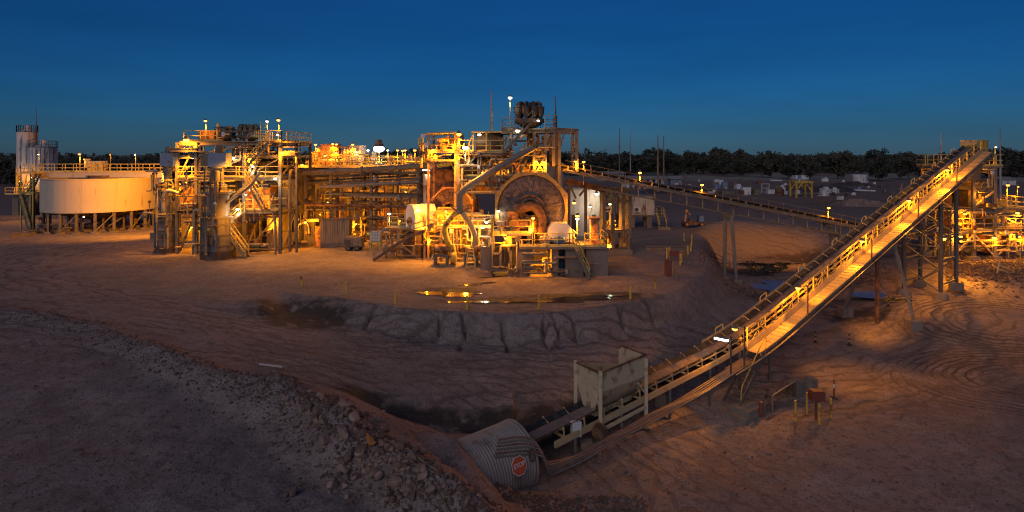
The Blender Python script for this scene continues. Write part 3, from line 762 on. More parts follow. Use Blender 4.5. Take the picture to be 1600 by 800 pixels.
# ------------------------------------------------------------------ corrugated reclaim tunnel with its stop sign
TC = Vector((.16, 26.3, -3.0)); TD = Vector((C1D.x, C1D.y, .06)).normalized(); TR_ = 1.42
tn = thing('reclaim_tunnel', 'corrugated steel tunnel pipe half buried in the dirt', 'tunnel', (TC.x, TC.y, -3.95))
seg = 40; pit_ = .135
for i in range(seg):
    z0 = -i*pit_
    prof = [(TR_+.0, z0), (TR_+.028, z0-pit_*.25), (TR_+.036, z0-pit_*.5), (TR_+.028, z0-pit_*.75), (TR_+.0, z0-pit_+.002)]
    obj('corrugated_ring', MB().lathe(prof, TC, 40, TD), M['corr'], tn, 60)
obj('mouth_rim', MB().lathe([(TR_-.1, .02), (TR_+.06, .02), (TR_+.06, .1), (TR_-.1, .1)], TC, 40, TD), M['corr'], tn)
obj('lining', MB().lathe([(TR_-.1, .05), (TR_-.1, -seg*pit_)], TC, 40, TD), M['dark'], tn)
def on_tunnel(back, angle, out=0.0):
    u = TD.cross(Vector((0, 0, 1))).normalized(); v = u.cross(TD)
    return TC - TD*back + (u*math.cos(angle) + v*math.sin(angle))*(TR_+out), (u*math.cos(angle) + v*math.sin(angle))
sp_, nrm = on_tunnel(.92, .32, .12)
sg = thing('stop_sign', 'red octagonal stop sign fixed to the corrugated tunnel', 'sign', sp_)
rot = nrm.to_track_quat('Z', 'Y').to_matrix().to_4x4()
side = TD.copy(); up_ = nrm.cross(side).normalized()
if up_.z < 0: up_ = -up_
fx = up_.cross(nrm).normalized()
rot = Matrix((( fx.x, up_.x, nrm.x, 0), (fx.y, up_.y, nrm.y, 0), (fx.z, up_.z, nrm.z, 0), (0, 0, 0, 1)))
def octo(r, z0, z1, lift=0):
    pts = [rot @ Vector((r*math.cos(math.pi/8+i*math.pi/4), r*math.sin(math.pi/8+i*math.pi/4), z0)) + sp_ for i in range(8)]
    return MB().prism(pts, nrm*(z1-z0))
M['sign_red'] = material('reflective_sign_red', (.62, .11, .03), .45, 0, .08)
M['sign_white'] = material('reflective_sign_white', (.75, .72, .66), .45, 0, .04)
obj('border', octo(.39, 0, .02), M['sign_white'], sg); obj('face', octo(.36, .0202, .026), M['sign_red'], sg)
tc = bpy.data.curves.new('lettering', 'FONT'); tc.body = 'STOP'; tc.size = .235; tc.align_x = 'CENTER'; tc.align_y = 'CENTER'; tc.extrude = .003; tc.offset = .004
tc.materials.append(M['sign_white'])
_tmp = bpy.data.objects.new('lettering_curve', tc); COL.objects.link(_tmp)
_lm = bpy.data.meshes.new_from_object(_tmp.evaluated_get(bpy.context.evaluated_depsgraph_get())); bpy.data.objects.remove(_tmp)
to = bpy.data.objects.new('lettering', _lm); COL.objects.link(to)
_place(to, Matrix.Translation(sp_ + nrm*.031 + up_*.02) @ rot, sg)
bx_, bn = on_tunnel(.2, .42, .08)
jb = thing('junction_box', 'small rusty junction box on the tunnel beside the stop sign', 'box', bx_)
obj('box', MB().obox(bx_, (.2, .2, .42), math.atan2(TD.y, TD.x)), M['rust'], jb)
obj('lid', MB().obox(bx_+bn*.11, (.16, .03, .36), math.atan2(TD.y, TD.x)), M['galv'], jb)
# soil heaped over the back of the tunnel
mv = []; mf = []; nn = 26
for i in range(nn):
    for j in range(nn):
        a = i/(nn-1)*2-1; b = j/(nn-1)*2-1
        p = TC - TD*(5.5) + TD*a*3.3 + Vector((C1N.x, C1N.y, 0))*b*4.0
        hgt = max(0, 1-(abs(a)**2.4))*max(0, 1-abs(b)**1.7)
        g = hz(p.x, p.y)
        zt = TC.z + TR_ + .22 - .35*abs(b)*2 + .10*math.sin(p.x*2.1+p.y*1.3)+.06*math.sin(p.x*5.3-p.y*4.1)
        mv.append((p.x, p.y, g - .25 + max(0, (zt - g + .25))*min(1, hgt*1.7)))
for i in range(nn-1):
    for j in range(nn-1): mf.append((i*nn+j, (i+1)*nn+j, (i+1)*nn+j+1, i*nn+j+1))
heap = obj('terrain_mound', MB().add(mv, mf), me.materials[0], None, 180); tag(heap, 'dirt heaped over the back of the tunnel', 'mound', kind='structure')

# hoses and cables from the tunnel along the conveyor
HN = ['nearest the conveyor of the bundle', 'second from the conveyor in the bundle', 'third from the conveyor in the bundle', 'fourth from the conveyor in the bundle', 'fifth from the conveyor in the bundle', 'outermost of the bundle']
for i in range(6):
    u = 1.02 + i*.11; pts = []
    q, _ = on_tunnel(1.3+.1*i, 1.15-.08*i, .06); pts.append(q)
    q, _ = on_tunnel(.4, 1.0-.1*i, .10); pts.append(q)
    q, _ = on_tunnel(-.25-.05*i, .75-.1*i, .10); pts.append(q)
    q, _ = on_tunnel(-.4-.05*i, .05-.1*i, .05); pts.append(q)
    for s in (1.2, 2.6, 4.2, 6.0, 8.0, 10.2, 12.3, 14.5):
        p = c1(s, u+.12); w = -.62 - .04*math.sin(s*1.7+i)*1.5
        if s > 12: w = -.45
        pts.append(Vector((p.x, p.y, p.z + w)))
    mb = MB().tube(bend(pts, .5, 4), .036, 7)
    tag(obj('cable', mb, M['hose' if i % 2 == 0 else 'galv']), ('reddish' if i % 2 == 0 else 'grey') + ' cable along the lower conveyor, ' + HN[i], 'cable', 'cables along the lower conveyor')
for k, (px, py, Y, d) in enumerate(((916, 712, 27.9, .55), (1030, 662, 32.3, .62))):
    g = gnd(px, py, -3.6); y = Y; x = X(px, y); z = hz(x, y)
    tag(obj('concrete_block', MB().prism([(x-d/2, y-d/2, z-.1), (x+d/2, y-d/2+.1, z-.1), (x+d/2, y+d/2, z-.1), (x-d/2, y+d/2, z-.1)], (0, 0, .7)), M['concrete']),
        ('concrete block under the cables by the tunnel mouth', 'concrete block under the cables past the hopper')[k], 'block')

# ------------------------------------------------------------------ steps up to the walkway
sf = c1(12.4, 2.3); g = hz(sf.x, sf.y)
stp = thing('access_steps', 'concrete and steel steps up to the conveyor walkway', 'steps', (sf.x, sf.y, g))
def stepbox(s0, s1, u0, u1, z0, z1, nm, mt):
    pts = [c1(s0, u0), c1(s1, u0), c1(s1, u1), c1(s0, u1)]; obj(nm, MB().prism([(p.x, p.y, z0) for p in pts], (0, 0, z1-z0)), M[mt], stp)
stepbox(11.5, 13.4, 1.7, 2.95, g-.3, g+.20, 'concrete_step', 'concrete'); stepbox(12.0, 13.4, 1.7, 2.85, g+.2, g+.45, 'concrete_step', 'concrete')
for i in range(5):
    z = g + .62 + i*.3
    stepbox(12.55+i*.36, 12.85+i*.36, 1.1, 2.0, z, z+.05, 'tread', 'steel')
beam('stringer', c1(12.4, 2.05) + Vector((0, 0, g+.4-c1(12.4).z)), c1(14.8, 2.02, -.25), .06, .2, M['steel'], stp)
beam('stringer', c1(12.4, 1.06) + Vector((0, 0, g+.4-c1(12.4).z)), c1(14.8, 1.06, -.25), .06, .2, M['steel'], stp)
p0 = c1(12.5, 2.08); p1 = c1(14.9, 2.08)
obj('handrail', MB().tube(bend([(p0.x, p0.y, g+.4), (p0.x, p0.y, g+1.35), (p1.x, p1.y, p1.z+.9), (p1.x, p1.y, p1.z-.2)], .3), .03, 6), M['yellow'], stp, 40)
bp_ = c1(12.9, 3.0); tag(obj('red_bollard', MB().lathe([(0, .5), (.09, .49), (.1, .46), (.1, -.3)], (bp_.x, bp_.y, hz(bp_.x, bp_.y)+.3), 12), M['red'], None, 40), 'short red bollard beside the concrete steps', 'bollard')
# valve manifold right of the steps
vm = c1(15.6, 3.0); g = hz(vm.x, vm.y)
mf_ = thing('pipe_manifold', 'low pipe manifold with valves on the ground beside the walkway foot', 'manifold', (vm.x, vm.y, g))
for i in range(4):
    a = c1(13.9, 2.4+.22*i); b = c1(16.8, 2.3+.2*i); zz = .15+.2*i
    obj('pipe_run', MB().tube(bend([(a.x, a.y, g), (a.x, a.y, g+zz+.2), (b.x, b.y, g+zz+.35), (b.x, b.y, g)], .15), .05, 7), M['galv' if i % 2 else 'rust'], mf_, 40)
for i in range(3):
    a = c1(14.4+i*.9, 2.45+.15*i); obj('valve', MB().cbox((a.x, a.y, g+.55+.06*i), (.2, .2, .22)).tube([(a.x, a.y, g+.6), (a.x, a.y, g+.95)], .02, 6).lathe([(.02, .94), (.15, .94), (.15, .97), (.02, .97)], (a.x, a.y, g), 12), M['rust'], mf_)
for k, s in enumerate((17.3, 18.7)):
    a = c1(s, 2.6); g = hz(a.x, a.y)
    tag(obj('concrete_block', MB().obox((a.x, a.y, g+.3), (.75, .7, .8), ang).prism([a+Vector((-.2,-.2,g+.7-a.z)), a+Vector((.2,-.2,g+.7-a.z)), a+Vector((.2,.2,g+.7-a.z)), a+Vector((-.2,.2,g+.7-a.z))], (0,0,.12)), M['concrete']), ('concrete footing block beside the pipe manifold', 'concrete footing block one along from the manifold')[k], 'block')
# ------------------------------------------------------------------ silos and thickener (far left)
YS = 100.0
def silo(name, label, px0, px1, ptop, pbot, pcone, ribs, mat, cap):
    cx = X((px0+px1)/2, YS); r = (px1-px0)/2/F*YS; z1 = Z(ptop, YS); z0 = Z(pbot, YS); zc = Z(pcone, YS)
    t = thing(name, label, 'silo', (cx, YS, 0))
    obj('shell', MB().lathe([(r, 0), (r, z1-z0)], (cx, YS, z0), 32), M[mat], t, 35)
    obj('roof', MB().lathe([(r, z1), (r*.55, z1+.35), (0, z1+.5)], (cx, YS, 0), 32), M[mat], t, 50)
    obj('cone', MB().lathe([(r, z0), (.3, zc), (.3, zc-.5)], (cx, YS, 0), 32), M[mat], t, 35)
    obj('filter_cap', MB().lathe([(0, z1+cap), (.35, z1+cap), (.42, z1+cap-.2), (.42, z1+.3)], (cx+.05, YS, 0), 14), M[mat], t, 40)
    if ribs:
        for k in range(ribs):
            a = 2*math.pi*k/ribs; x = cx+(r+.04)*math.cos(a); y = YS+(r+.04)*math.sin(a)
            if y < YS+.5: beam('rib', (x, y, z0), (x, y, z1), .09, .09, M[mat], t)
    hr = MB(); pts = [(cx+r*math.cos(a), YS+r*math.sin(a), z1+.02) for a in np.linspace(0, 2*math.pi, 13)]
    hr.rail(pts, 1.1, 1.6); obj('handrail', hr, M['galv'], t)
    for k in range(4):
        a = math.pi/4 + k*math.pi/2; x = cx+r*.9*math.cos(a); y = YS+r*.9*math.sin(a)
        beam('leg', (x, y, .7), (x, y, z0+.3), .26, .26, M['rail'], t); obj('pedestal', MB().box((x-.5, y-.4, -.2), (x+.5, y+.4, Z(305, YS)-(.4 if k % 2 else 0))), M['concrete'], t)
    return t, cx, r, z0, z1
ts, cx, r, z0, z1 = silo('silo', 'tall smooth pale silo at the left edge', 29, 56, 207, 262, 296, 0, 'silo', 1.15)
for (a, b) in (((-1, -1), (1, -1)), ((1, -1), (-1, -1))):
    brace(ts, (cx+a[0]*r*.65, YS-r*.65, .9), (cx+b[0]*r*.65, YS-r*.65, z0), .12, 'rail')
deck(ts, cx-r-.2, cx+r+1.5, YS-r-1.0, YS-r*.6, Z(303, YS), 'galv', .1, 'fr')
silo('ribbed_silo', 'shorter ribbed cream silo beside the tall silo', 49, 86, 231, 283, 305, 22, 'silo', 1.3)
def mast(px, ptop, pbot, Y, r, label, mat='pole', z0=None, base=None):
    x = X(px, Y); zb = Z(pbot, Y); t = thing('mast', label, 'mast', (x, Y, zb), 'slender masts')
    zt = Z(ptop, Y); zm = zb + (zt-zb)*.62
    obj('pole', MB().tube([(x, Y, zb), (x, Y, zm)], [r, r*.8], 8), M[mat], t, 40); obj('tip', MB().tube([(x, Y, zm), (x, Y, zt)], [r*.6, r*.35], 6), M[mat], t, 40)
mast(57, 168, 236, 100.0, .09, 'thin dark mast rising behind the silos', 'rust')

TX, TY, TRd = -55.05, 82.0, 6.7; TZ0, TZ1 = 2.6, 6.75
tk = thing('thickener_tank', 'wide round thickener tank on steel legs with a bridge across', 'tank', (TX, TY, 0))
M['thick'] = material('weathered_tank_paint', (.52, .45, .33), .65, 0, .06, scale=.4, rust=.02, rustcol=(.34, .27, .18), streak=True)
npan = 24
for k in range(npan):
    a0 = 2*math.pi*k/npan; a1 = 2*math.pi*(k+1)/npan - .002
    obj('wall_panel', MB().lathe([(TRd, TZ0), (TRd, TZ1), (TRd-.1, TZ1), (TRd-.1, TZ0)], (TX, TY, 0), 4, a0=a0, a1=a1), M['thick'], tk, 30)
for z_ in (TZ0+1.38, TZ0+2.76, TZ0+.12): obj('weld_seam', MB().lathe([(TRd+.001, z_-.03), (TRd+.012, z_-.015), (TRd+.012, z_+.015), (TRd+.001, z_+.03)], (TX, TY, 0), 72), M['thick'], tk)
obj('rim', MB().lathe([(TRd-.12, TZ1), (TRd+.14, TZ1), (TRd+.14, TZ1+.1), (TRd-.12, TZ1+.1)], (TX, TY, 0), 72), M['thick'], tk)
obj('water_surface', MB().lathe([(0, TZ1-.5), (TRd-.12, TZ1-.5)], (TX, TY, 0), 48), M['wet'], tk)
for k in range(16):
    a0 = 2*math.pi*k/16+.02; a1 = 2*math.pi*(k+1)/16-.02
    obj('cone_segment', MB().lathe([(TRd-.02, TZ0), (TRd-.3, TZ0-.12), (1.0, 1.15), (.6, .9)], (TX, TY, 0), 3, a0=a0, a1=a1), M['dark'], tk)
for ring, nL, hh in ((TRd-.3, 20, TZ0), (3.9, 10, 1.9)):
    for k in range(nL):
        a = 2*math.pi*(k+.5)/nL; x = TX+ring*math.cos(a); y = TY+ring*math.sin(a)
        beam('leg', (x, y, .15), (x, y, hh), .26, .26, M['dusty'], tk, 'i'); obj('footing', MB().box((x-.35, y-.35, -.2), (x+.35, y+.35, .2)), M['concrete'], tk)
        if k % 2 == 0:
            b = 2*math.pi*(k+1.5)/nL; beam('brace', (x, y, .3), (TX+ring*math.cos(b), TY+ring*math.sin(b), hh-.2), .12, .12, M['dusty'], tk)
obj('feedwell', MB().lathe([(1.7, 6.2), (1.7, 7.1), (1.55, 7.1), (1.55, 6.2)], (TX, TY, 0), 28), M['dark'], tk, 40)
bx0, bx1 = X(57, TY), X(263, TY); zb = Z(277, TY); zt = Z(268.5, TY)
for y in (TY-.8, TY+.8):
    beam('bridge_girder', (bx0, y, (zb+zt)/2), (bx1, y, (zb+zt)/2), .22, zt-zb, M['thick'], tk, 'i', up=(0, 0, 1))
deck(tk, bx0, bx1, TY-.69, TY+.69, zt-.1, 'galv', .06, '')
for y in (TY-.75, TY+.75): obj('handrail', MB().rail([(bx0, y, zt), (bx1, y, zt)], 1.05, 1.5), M['rail'], tk)
for x in (bx0+.25, bx1-.25):
    for y in (TY-.8, TY+.8): beam('bridge_column', (x, y, 0), (x, y, zb), .24, .24, M['steel'], tk, 'i')
dr = thing('rake_drive', 'yellow rake drive housing on the thickener bridge', 'machine', (X(153, TY), TY, zt))
xm = X(153, TY); obj('housing', MB().box((xm-1.0, TY-.5, zt), (xm+1.0, TY+.5, zt+1.45)), M['cream'], dr)
for k in range(4): obj('access_panel', MB().box((xm-.96+k*.5, TY-.55, zt+.12), (xm-.5+k*.5, TY-.51, zt+1.3)), M['rail'], dr)
obj('motor', MB().lathe([(0, 0), (.32, 0), (.32, .9), (.42, 1.0), (.42, 1.15), (0, 1.2)], (X(137, TY), TY-.1, zt+.6), 14), M['cream'], dr, 40)
obj('motor_arm', MB().bar((X(137, TY), TY-.1, zt+.6), (xm-.9, TY-.1, zt+.9), .25), M['cream'], dr)
ac = thing('access_stair', 'yellow access stair tower at the silo end of the thickener bridge', 'stairs', (X(52, 80), 80, 0))
sx0, sx1 = X(42, 80), X(61, 80)
frame(ac, [sx0, sx1], [79, 80.6], [0, Z(300, 80), zt], .14, 'rail')
deck(ac, sx0, sx1, 79, 80.6, zt-.1, 'galv', .06, 'fl'); deck(ac, sx0, sx1, 79, 80.6, Z(302, 80), 'galv', .06, 'f')
stairs(ac, (sx1-.1, 79.1, .1), (sx0+.2, 79.1, Z(302, 80)), .7, 'steel'); stairs(ac, (sx0+.1, 79.9, Z(302, 80)), (sx1-.2, 79.9, zt-.1), .7, 'steel')
lamp(32, 283, 97, 'orange', 500, 'orange lamp low on the tall silo legs', 0, r=.2)
lamp(50, 277, 97, 'white', 350, 'white lamp on the stair between silos and thickener', 0, r=.3)
lamp(60, 241.5, 81, 'white', 60, 'small white lamp on a post over the silo end of the thickener bridge', 2.1, r=.10)
lamp(124, 241, 81.5, 'orange', 350, 'orange lamp on a post above the thickener bridge', 2.2, r=.17)
lamp(172, 242, 81.5, 'orange', 20, 'dim lamp on a post at the middle of the thickener bridge', 2.2, r=.08)
lamp(211, 242, 81.5, 'white', 80, 'white lamp on a post past the rake drive of the thickener', 2.2, r=.11)
lamp(131, 339, 73.6, 'white', 120, 'white lamp under the thickener tank', 0, r=.13)
# low fence by the access road at the far left
lf = thing('pipe_fence', 'low pipe fence at the foot of the thickener', 'fence', gnd(22, 370))
a = gnd(18, 372); b = gnd(56, 366); obj('rail', MB().rail([a, b], .55, 1.2), M['dusty'], lf); obj('end_frame', MB().rail([gnd(56, 366), gnd(60, 362)], .55, .6), M['dusty'], lf)

# ------------------------------------------------------------------ left process tower
Y0 = 61.0
xs = [X(p, Y0) for p in (277, 307, 381.5, 438)]; ys = [61.0, 65.5, 70.0]; zl = [0.0, Z(329, Y0), Z(278, Y0), Z(243, Y0), Z(222.5, Y0)]
tw = thing('process_tower', 'four storey steel process tower beside the thickener', 'tower', (X(355, Y0), 65, 0))
frame(tw, xs, ys, zl, .28, 'galv')
beam('roof_beam', (X(268, Y0), Y0-.25, zl[3]+.55), (xs[1]+.2, Y0-.25, zl[3]+.55), .3, .4, M['steel'], tw, 'i')
deck(tw, X(283, Y0), X(441, Y0), Y0-.3, 70.2, zl[4]+.01, 'dusty', .12, '')
deck(tw, xs[0], xs[3], Y0, 70, zl[2]+.01, 'galv', .08, 'f'); deck(tw, xs[1], xs[3], Y0, 70, zl[1]+.01, 'galv', .08, '')
deck(tw, xs[2], xs[3], Y0, 67, zl[3]+.01, 'galv', .08, '')
obj('handrail', MB().rail([(xs[2]-.5, Y0+.02, zl[1]+.09), (xs[3], Y0+.02, zl[1]+.09)]), M['rail'], tw)
obj('handrail', MB().rail([(X(287, Y0), Y0, zl[4]+.13), (X(340, Y0), Y0, zl[4]+.13)]), M['rail'], tw)
obj('handrail', MB().rail([(X(404, Y0), Y0, zl[4]+.13), (X(440, Y0), Y0, zl[4]+.13), (X(440, Y0), 69, zl[4]+.13)]), M['rail'], tw)
obj('handrail', MB().rail([(X(287, Y0), 70, zl[4]+.13), (X(440, Y0), 70, zl[4]+.13)]), M['rail'], tw)
obj('handrail', MB().rail([(xs[2], Y0, zl[3]+.09), (X(404, Y0), Y0, zl[3]+.09)]), M['rail'], tw)
for i, (a, b, z0_, z1_) in enumerate(((0, 1, 2, 4), (1, 2, 2, 3), (2, 3, 2, 3), (0, 1, 0, 1), (1, 2, 0, 1), (2, 3, 0, 1), (1, 2, 3, 4))):
    for y in (ys[0]+.05, ys[2]):
        brace(tw, (xs[a]+.2, y, zl[z0_]+.15), (xs[b]-.2, y, zl[z1_]-.35), .14, 'dusty')
brace(tw, (xs[0]+.2, Y0, zl[1]), (xs[1]-.2, Y0, zl[2]-.4), .13, 'dusty')
for x in xs:
    for a in (0, 2): brace(tw, (x, ys[0], zl[a]+.1), (x, ys[1], zl[a+1]-.3), .13, 'dusty')
stairs(tw, (X(391, Y0), Y0-1.1, Z(263, Y0)), (X(427, Y0), Y0-1.1, zl[4]), .85, 'dusty')
stairs(tw, (X(424, Y0), Y0-1.1, zl[1]), (X(396, Y0), Y0-1.1, zl[2]), .85, 'dusty')
stairs(tw, (X(361, Y0), Y0-2.1, Z(359, 59)), (X(391, Y0), Y0-2.1, zl[1]), .85, 'dusty')
stairs(tw, (X(403, Y0), Y0-2.1, .05), (X(376, Y0), Y0-2.1, Z(362, 59)), .85, 'dusty')
deck(tw, X(352, Y0), X(378, Y0), Y0-2.2, Y0-1.1, Z(361, 59), 'galv', .08, 'f')
deck(tw, X(425, Y0), X(437, Y0), Y0-1.2, Y0-.2, zl[1]+.01, 'galv', .08, 'f')
deck(tw, X(382, Y0), X(398, Y0), Y0-1.2, Y0-.2, zl[2]+.01, 'galv', .08, 'f')
sp2 = thing('side_platform', 'small railed platform jutting from the right of the process tower', 'platform', (X(449, Y0), 61.5, 0))
deck(sp2, X(436, Y0)+.25, X(461, Y0), Y0, Y0+1.6, Z(243, Y0), 'dusty', .3, 'frb'); beam('column', (X(459, Y0), Y0+.8, 0), (X(459, Y0), Y0+.8, Z(243, Y0)), .2, .2, M['dusty'], sp2, 'i')
# plant on the roof deck
def crate(name, label, x0, x1, y0, y1, z0, z1, mat, cat='box', group=None):
    t = thing(name, label, cat, ((x0+x1)/2, (y0+y1)/2, z0), group)
    obj('housing', MB().box((x0, y0, z0), (x1, y1, z1)), M[mat], t)
    obj('lid', MB().box((x0-.05, y0-.05, z1), (x1+.05, y1+.05, z1+.07)), M[mat], t)
    k = max(1, round((x1-x0)/.8))
    for i in range(k):
        a = x0+(x1-x0)*i/k+.06; b = x0+(x1-x0)*(i+1)/k-.06
        obj('door_panel', MB().box((a, y0-.04, z0+.1), (b, y0-.004, z1-.1)), M[mat], t)
    return t
zd = zl[4]+.13
crate('switch_cabinet', 'dark cabinet behind the roof handrail of the process tower', X(298, Y0), X(324, Y0), 62.5, 64, zd, zd+1.0, 'rust')
crate('switch_cabinet', 'taller dark cabinet behind the first on the tower roof', X(309, Y0), X(323, Y0), 64.4, 65.8, zd, zd+1.45, 'dark')
crate('switch_cabinet', 'dusty cabinet next to the small cyclone cluster', X(326, Y0), X(339, Y0), 62.5, 64, zd, zd+1.3, 'dusty')
def cyclones(name, label, cx, cy, z0, R, n, hgt, rc, mat, tub=True):
    """ring of hydrocyclones round a central distributor, overflow goosenecks on top, launder below"""
    t = thing(name, label, 'cyclone cluster', (cx, cy, z0))
    obj('underflow_launder', MB().lathe([(R*.35, 0), (R*.95, .25*hgt), (R*1.02, .25*hgt), (R*1.02, .40*hgt), (R*.95, .40*hgt), (R*.9, .28*hgt), (0, .2*hgt)], (cx, cy, z0), 24), M[mat], t, 35)
    obj('distributor', MB().lathe([(0, .3*hgt), (R*.22, .3*hgt), (R*.25, .8*hgt), (R*.12, .92*hgt), (R*.1, 1.06*hgt), (0, 1.07*hgt)], (cx, cy, z0), 14), M[mat], t, 40)
    obj('overflow_ring', MB().lathe([(R*.5, .80*hgt), (R*.62, .80*hgt), (R*.62, .88*hgt), (R*.5, .88*hgt)], (cx, cy, z0), 24), M[mat], t)
    for k in range(n):
        a = 2*math.pi*(k+.3)/n; x = cx+R*.8*math.cos(a); y = cy+R*.8*math.sin(a)
        cyc = obj('cyclone', MB().lathe([(rc*.25, .36*hgt), (rc*.45, .45*hgt), (rc, .66*hgt), (rc, .84*hgt), (rc*1.15, .84*hgt), (rc*1.15, .87*hgt), (0, .88*hgt)], (x, y, z0), 12), M[mat], t, 40)
        xi = cx+R*.5*math.cos(a); yi = cy+R*.5*math.sin(a)
        obj('overflow_pipe', MB().tube(bend([(x, y, z0+.87*hgt), (x, y, z0+1.02*hgt), (xi, yi, z0+1.02*hgt), (xi, yi, z0+.82*hgt)], rc*.9, 4), rc*.42, 8), M[mat], cyc, 40)
        obj('inlet', MB().tube([(cx+R*.2*math.cos(a), cy+R*.2*math.sin(a), z0+.76*hgt), (x, y, z0+.76*hgt)], rc*.35, 8), M[mat], cyc, 40)
    return t
cyclones('cyclone_cluster', 'small hydrocyclone cluster on the process tower roof', X(353, 63), 63.2, zd, .9, 8, 1.45, .2, 'dusty')
cyclones('cyclone_cluster', 'wider hydrocyclone cluster beside the tower roof stair', X(386, 63), 63.4, zd, 1.15, 11, 1.7, .19, 'dusty')
u_ = thing('underflow_box', 'conical underflow box hanging under the wider cyclone cluster', 'hopper', (X(388, 63), 63.4, zl[3]))
obj('shell', MB().lathe([(1.0, 0), (1.0, -.9), (.35, -1.7), (.35, -2.2)], (X(388, 63), 63.4, zl[4]-.3), 20), M['dusty'], u_, 35); obj('flange', MB().lathe([(1.0, 0), (1.1, 0), (1.1, .08), (1.0, .08)], (X(388, 63), 63.4, zl[4]-.38), 20), M['dusty'], u_)
lt = thing('caged_ladder', 'caged ladder and rail frame at the roof corner of the tower', 'ladder', (X(411, 63), 62, zd))
for dx in (0, .55): beam('rail', (X(407, 62)+dx, 62, zd), (X(407, 62)+dx, 62, zd+2.0), .06, .06, M['rail'], lt)
for k in range(6): beam('rung', (X(407, 62), 62, zd+.3*k+.2), (X(407, 62)+.55, 62, zd+.3*k+.2), .035, .035, M['rail'], lt)
# stirred mills in front of the tower
def stirred_mill(label, px, Y, wpx, lid):
    s = F/Y; cx = X(px, Y); cy = Y; k = wpx/52.0
    t = thing('stirred_mill', label, 'mill', (cx, cy, 0))
    r = 1.45*k
    n = 8
    obj('base', MB().lathe([(r*1.12, -.1), (r*1.12, .75), (0, .76)], (cx, cy, 0), 10), M['dark'], t)
    obj('chamber', MB().lathe([(r, .75), (r, 3.9), (r*.72, 4.0), (0, 4.0)], (cx, cy, 0), n, a0=math.pi/8), M['millgrey'], t)
    for z in (1.3, 2.3, 3.3, 3.85): obj('stiffener', MB().lathe([(r+.003, z-.06), (r+.1, z-.06), (r+.1, z+.06), (r+.003, z+.06)], (cx, cy, 0), n, a0=math.pi/8), M['steel'], t)
    for a in np.arange(n)*math.pi/4+math.pi/8:
        beam('corner_rib', (cx+(r+.04)*math.cos(a), cy+(r+.04)*math.sin(a), .75), (cx+(r+.04)*math.cos(a), cy+(r+.04)*math.sin(a), 3.8), .12, .12, M['steel'], t)
    obj('column', MB().lathe([(r*.68, 4.0), (r*.68, 6.0), (r*.8, 6.05), (r*.8, 6.2), (0, 6.2)], (cx, cy, 0), 16), M['millgrey'], t, 30)
    pl = obj('platform', MB().lathe([(0, 6.22), (r*1.05, 6.22), (r*1.05, 6.36), (0, 6.37)], (cx, cy, 0), 12), M['galv'], t)
    pts = [(cx+r*1.02*math.cos(a), cy+r*1.02*math.sin(a), 6.37) for a in np.linspace(0, 2*math.pi, 13)]
    obj('handrail', MB().rail(pts, 1.0, 1.2), M['rail'], t)
    obj('neck', MB().lathe([(r*.55, 6.37), (r*.55, 7.0), (r*.36, 7.15), (r*.36, 8.55), (r*.5, 8.6), (r*.5, 8.75)], (cx, cy, 0), 14), M['millgrey'], t, 30)
    mw = .75*k+.1
    obj('motor_cover', MB().box((cx-mw+.15, cy-mw*.7, 8.75), (cx+mw+.15, cy+mw*.7, 10.05)), M['greyblue'], t)
    if lid: obj('guard', MB().box((cx-mw-.55, cy-mw*.6, 8.8), (cx-mw+.146, cy+mw*.6, 9.95)), M['dusty'], t)
    obj('fan_cowl', MB().lathe([(.42*k, 10.05), (.42*k, 10.5), (.3*k, 10.7), (0, 10.72)], (cx+.1, cy, 0), 14), M['steel'], t, 30)
    obj('feed_spout', MB().tube(bend([(cx+r*.6, cy-.2, 5.2), (cx+r*1.1, cy-.4, 5.8), (cx+r*2.2, cy-.2, 6.9), (cx+r*2.6, cy+.6, 8.2)], .8), .16, 9), M['galv'], t, 40)
    return t
stirred_mill('nearer stirred mill with a grey blue motor cover on its tall neck', 341, 58.6, 52, True)
stirred_mill('stirred mill at the thickener end of the process tower', 262, 62.0, 40, False)
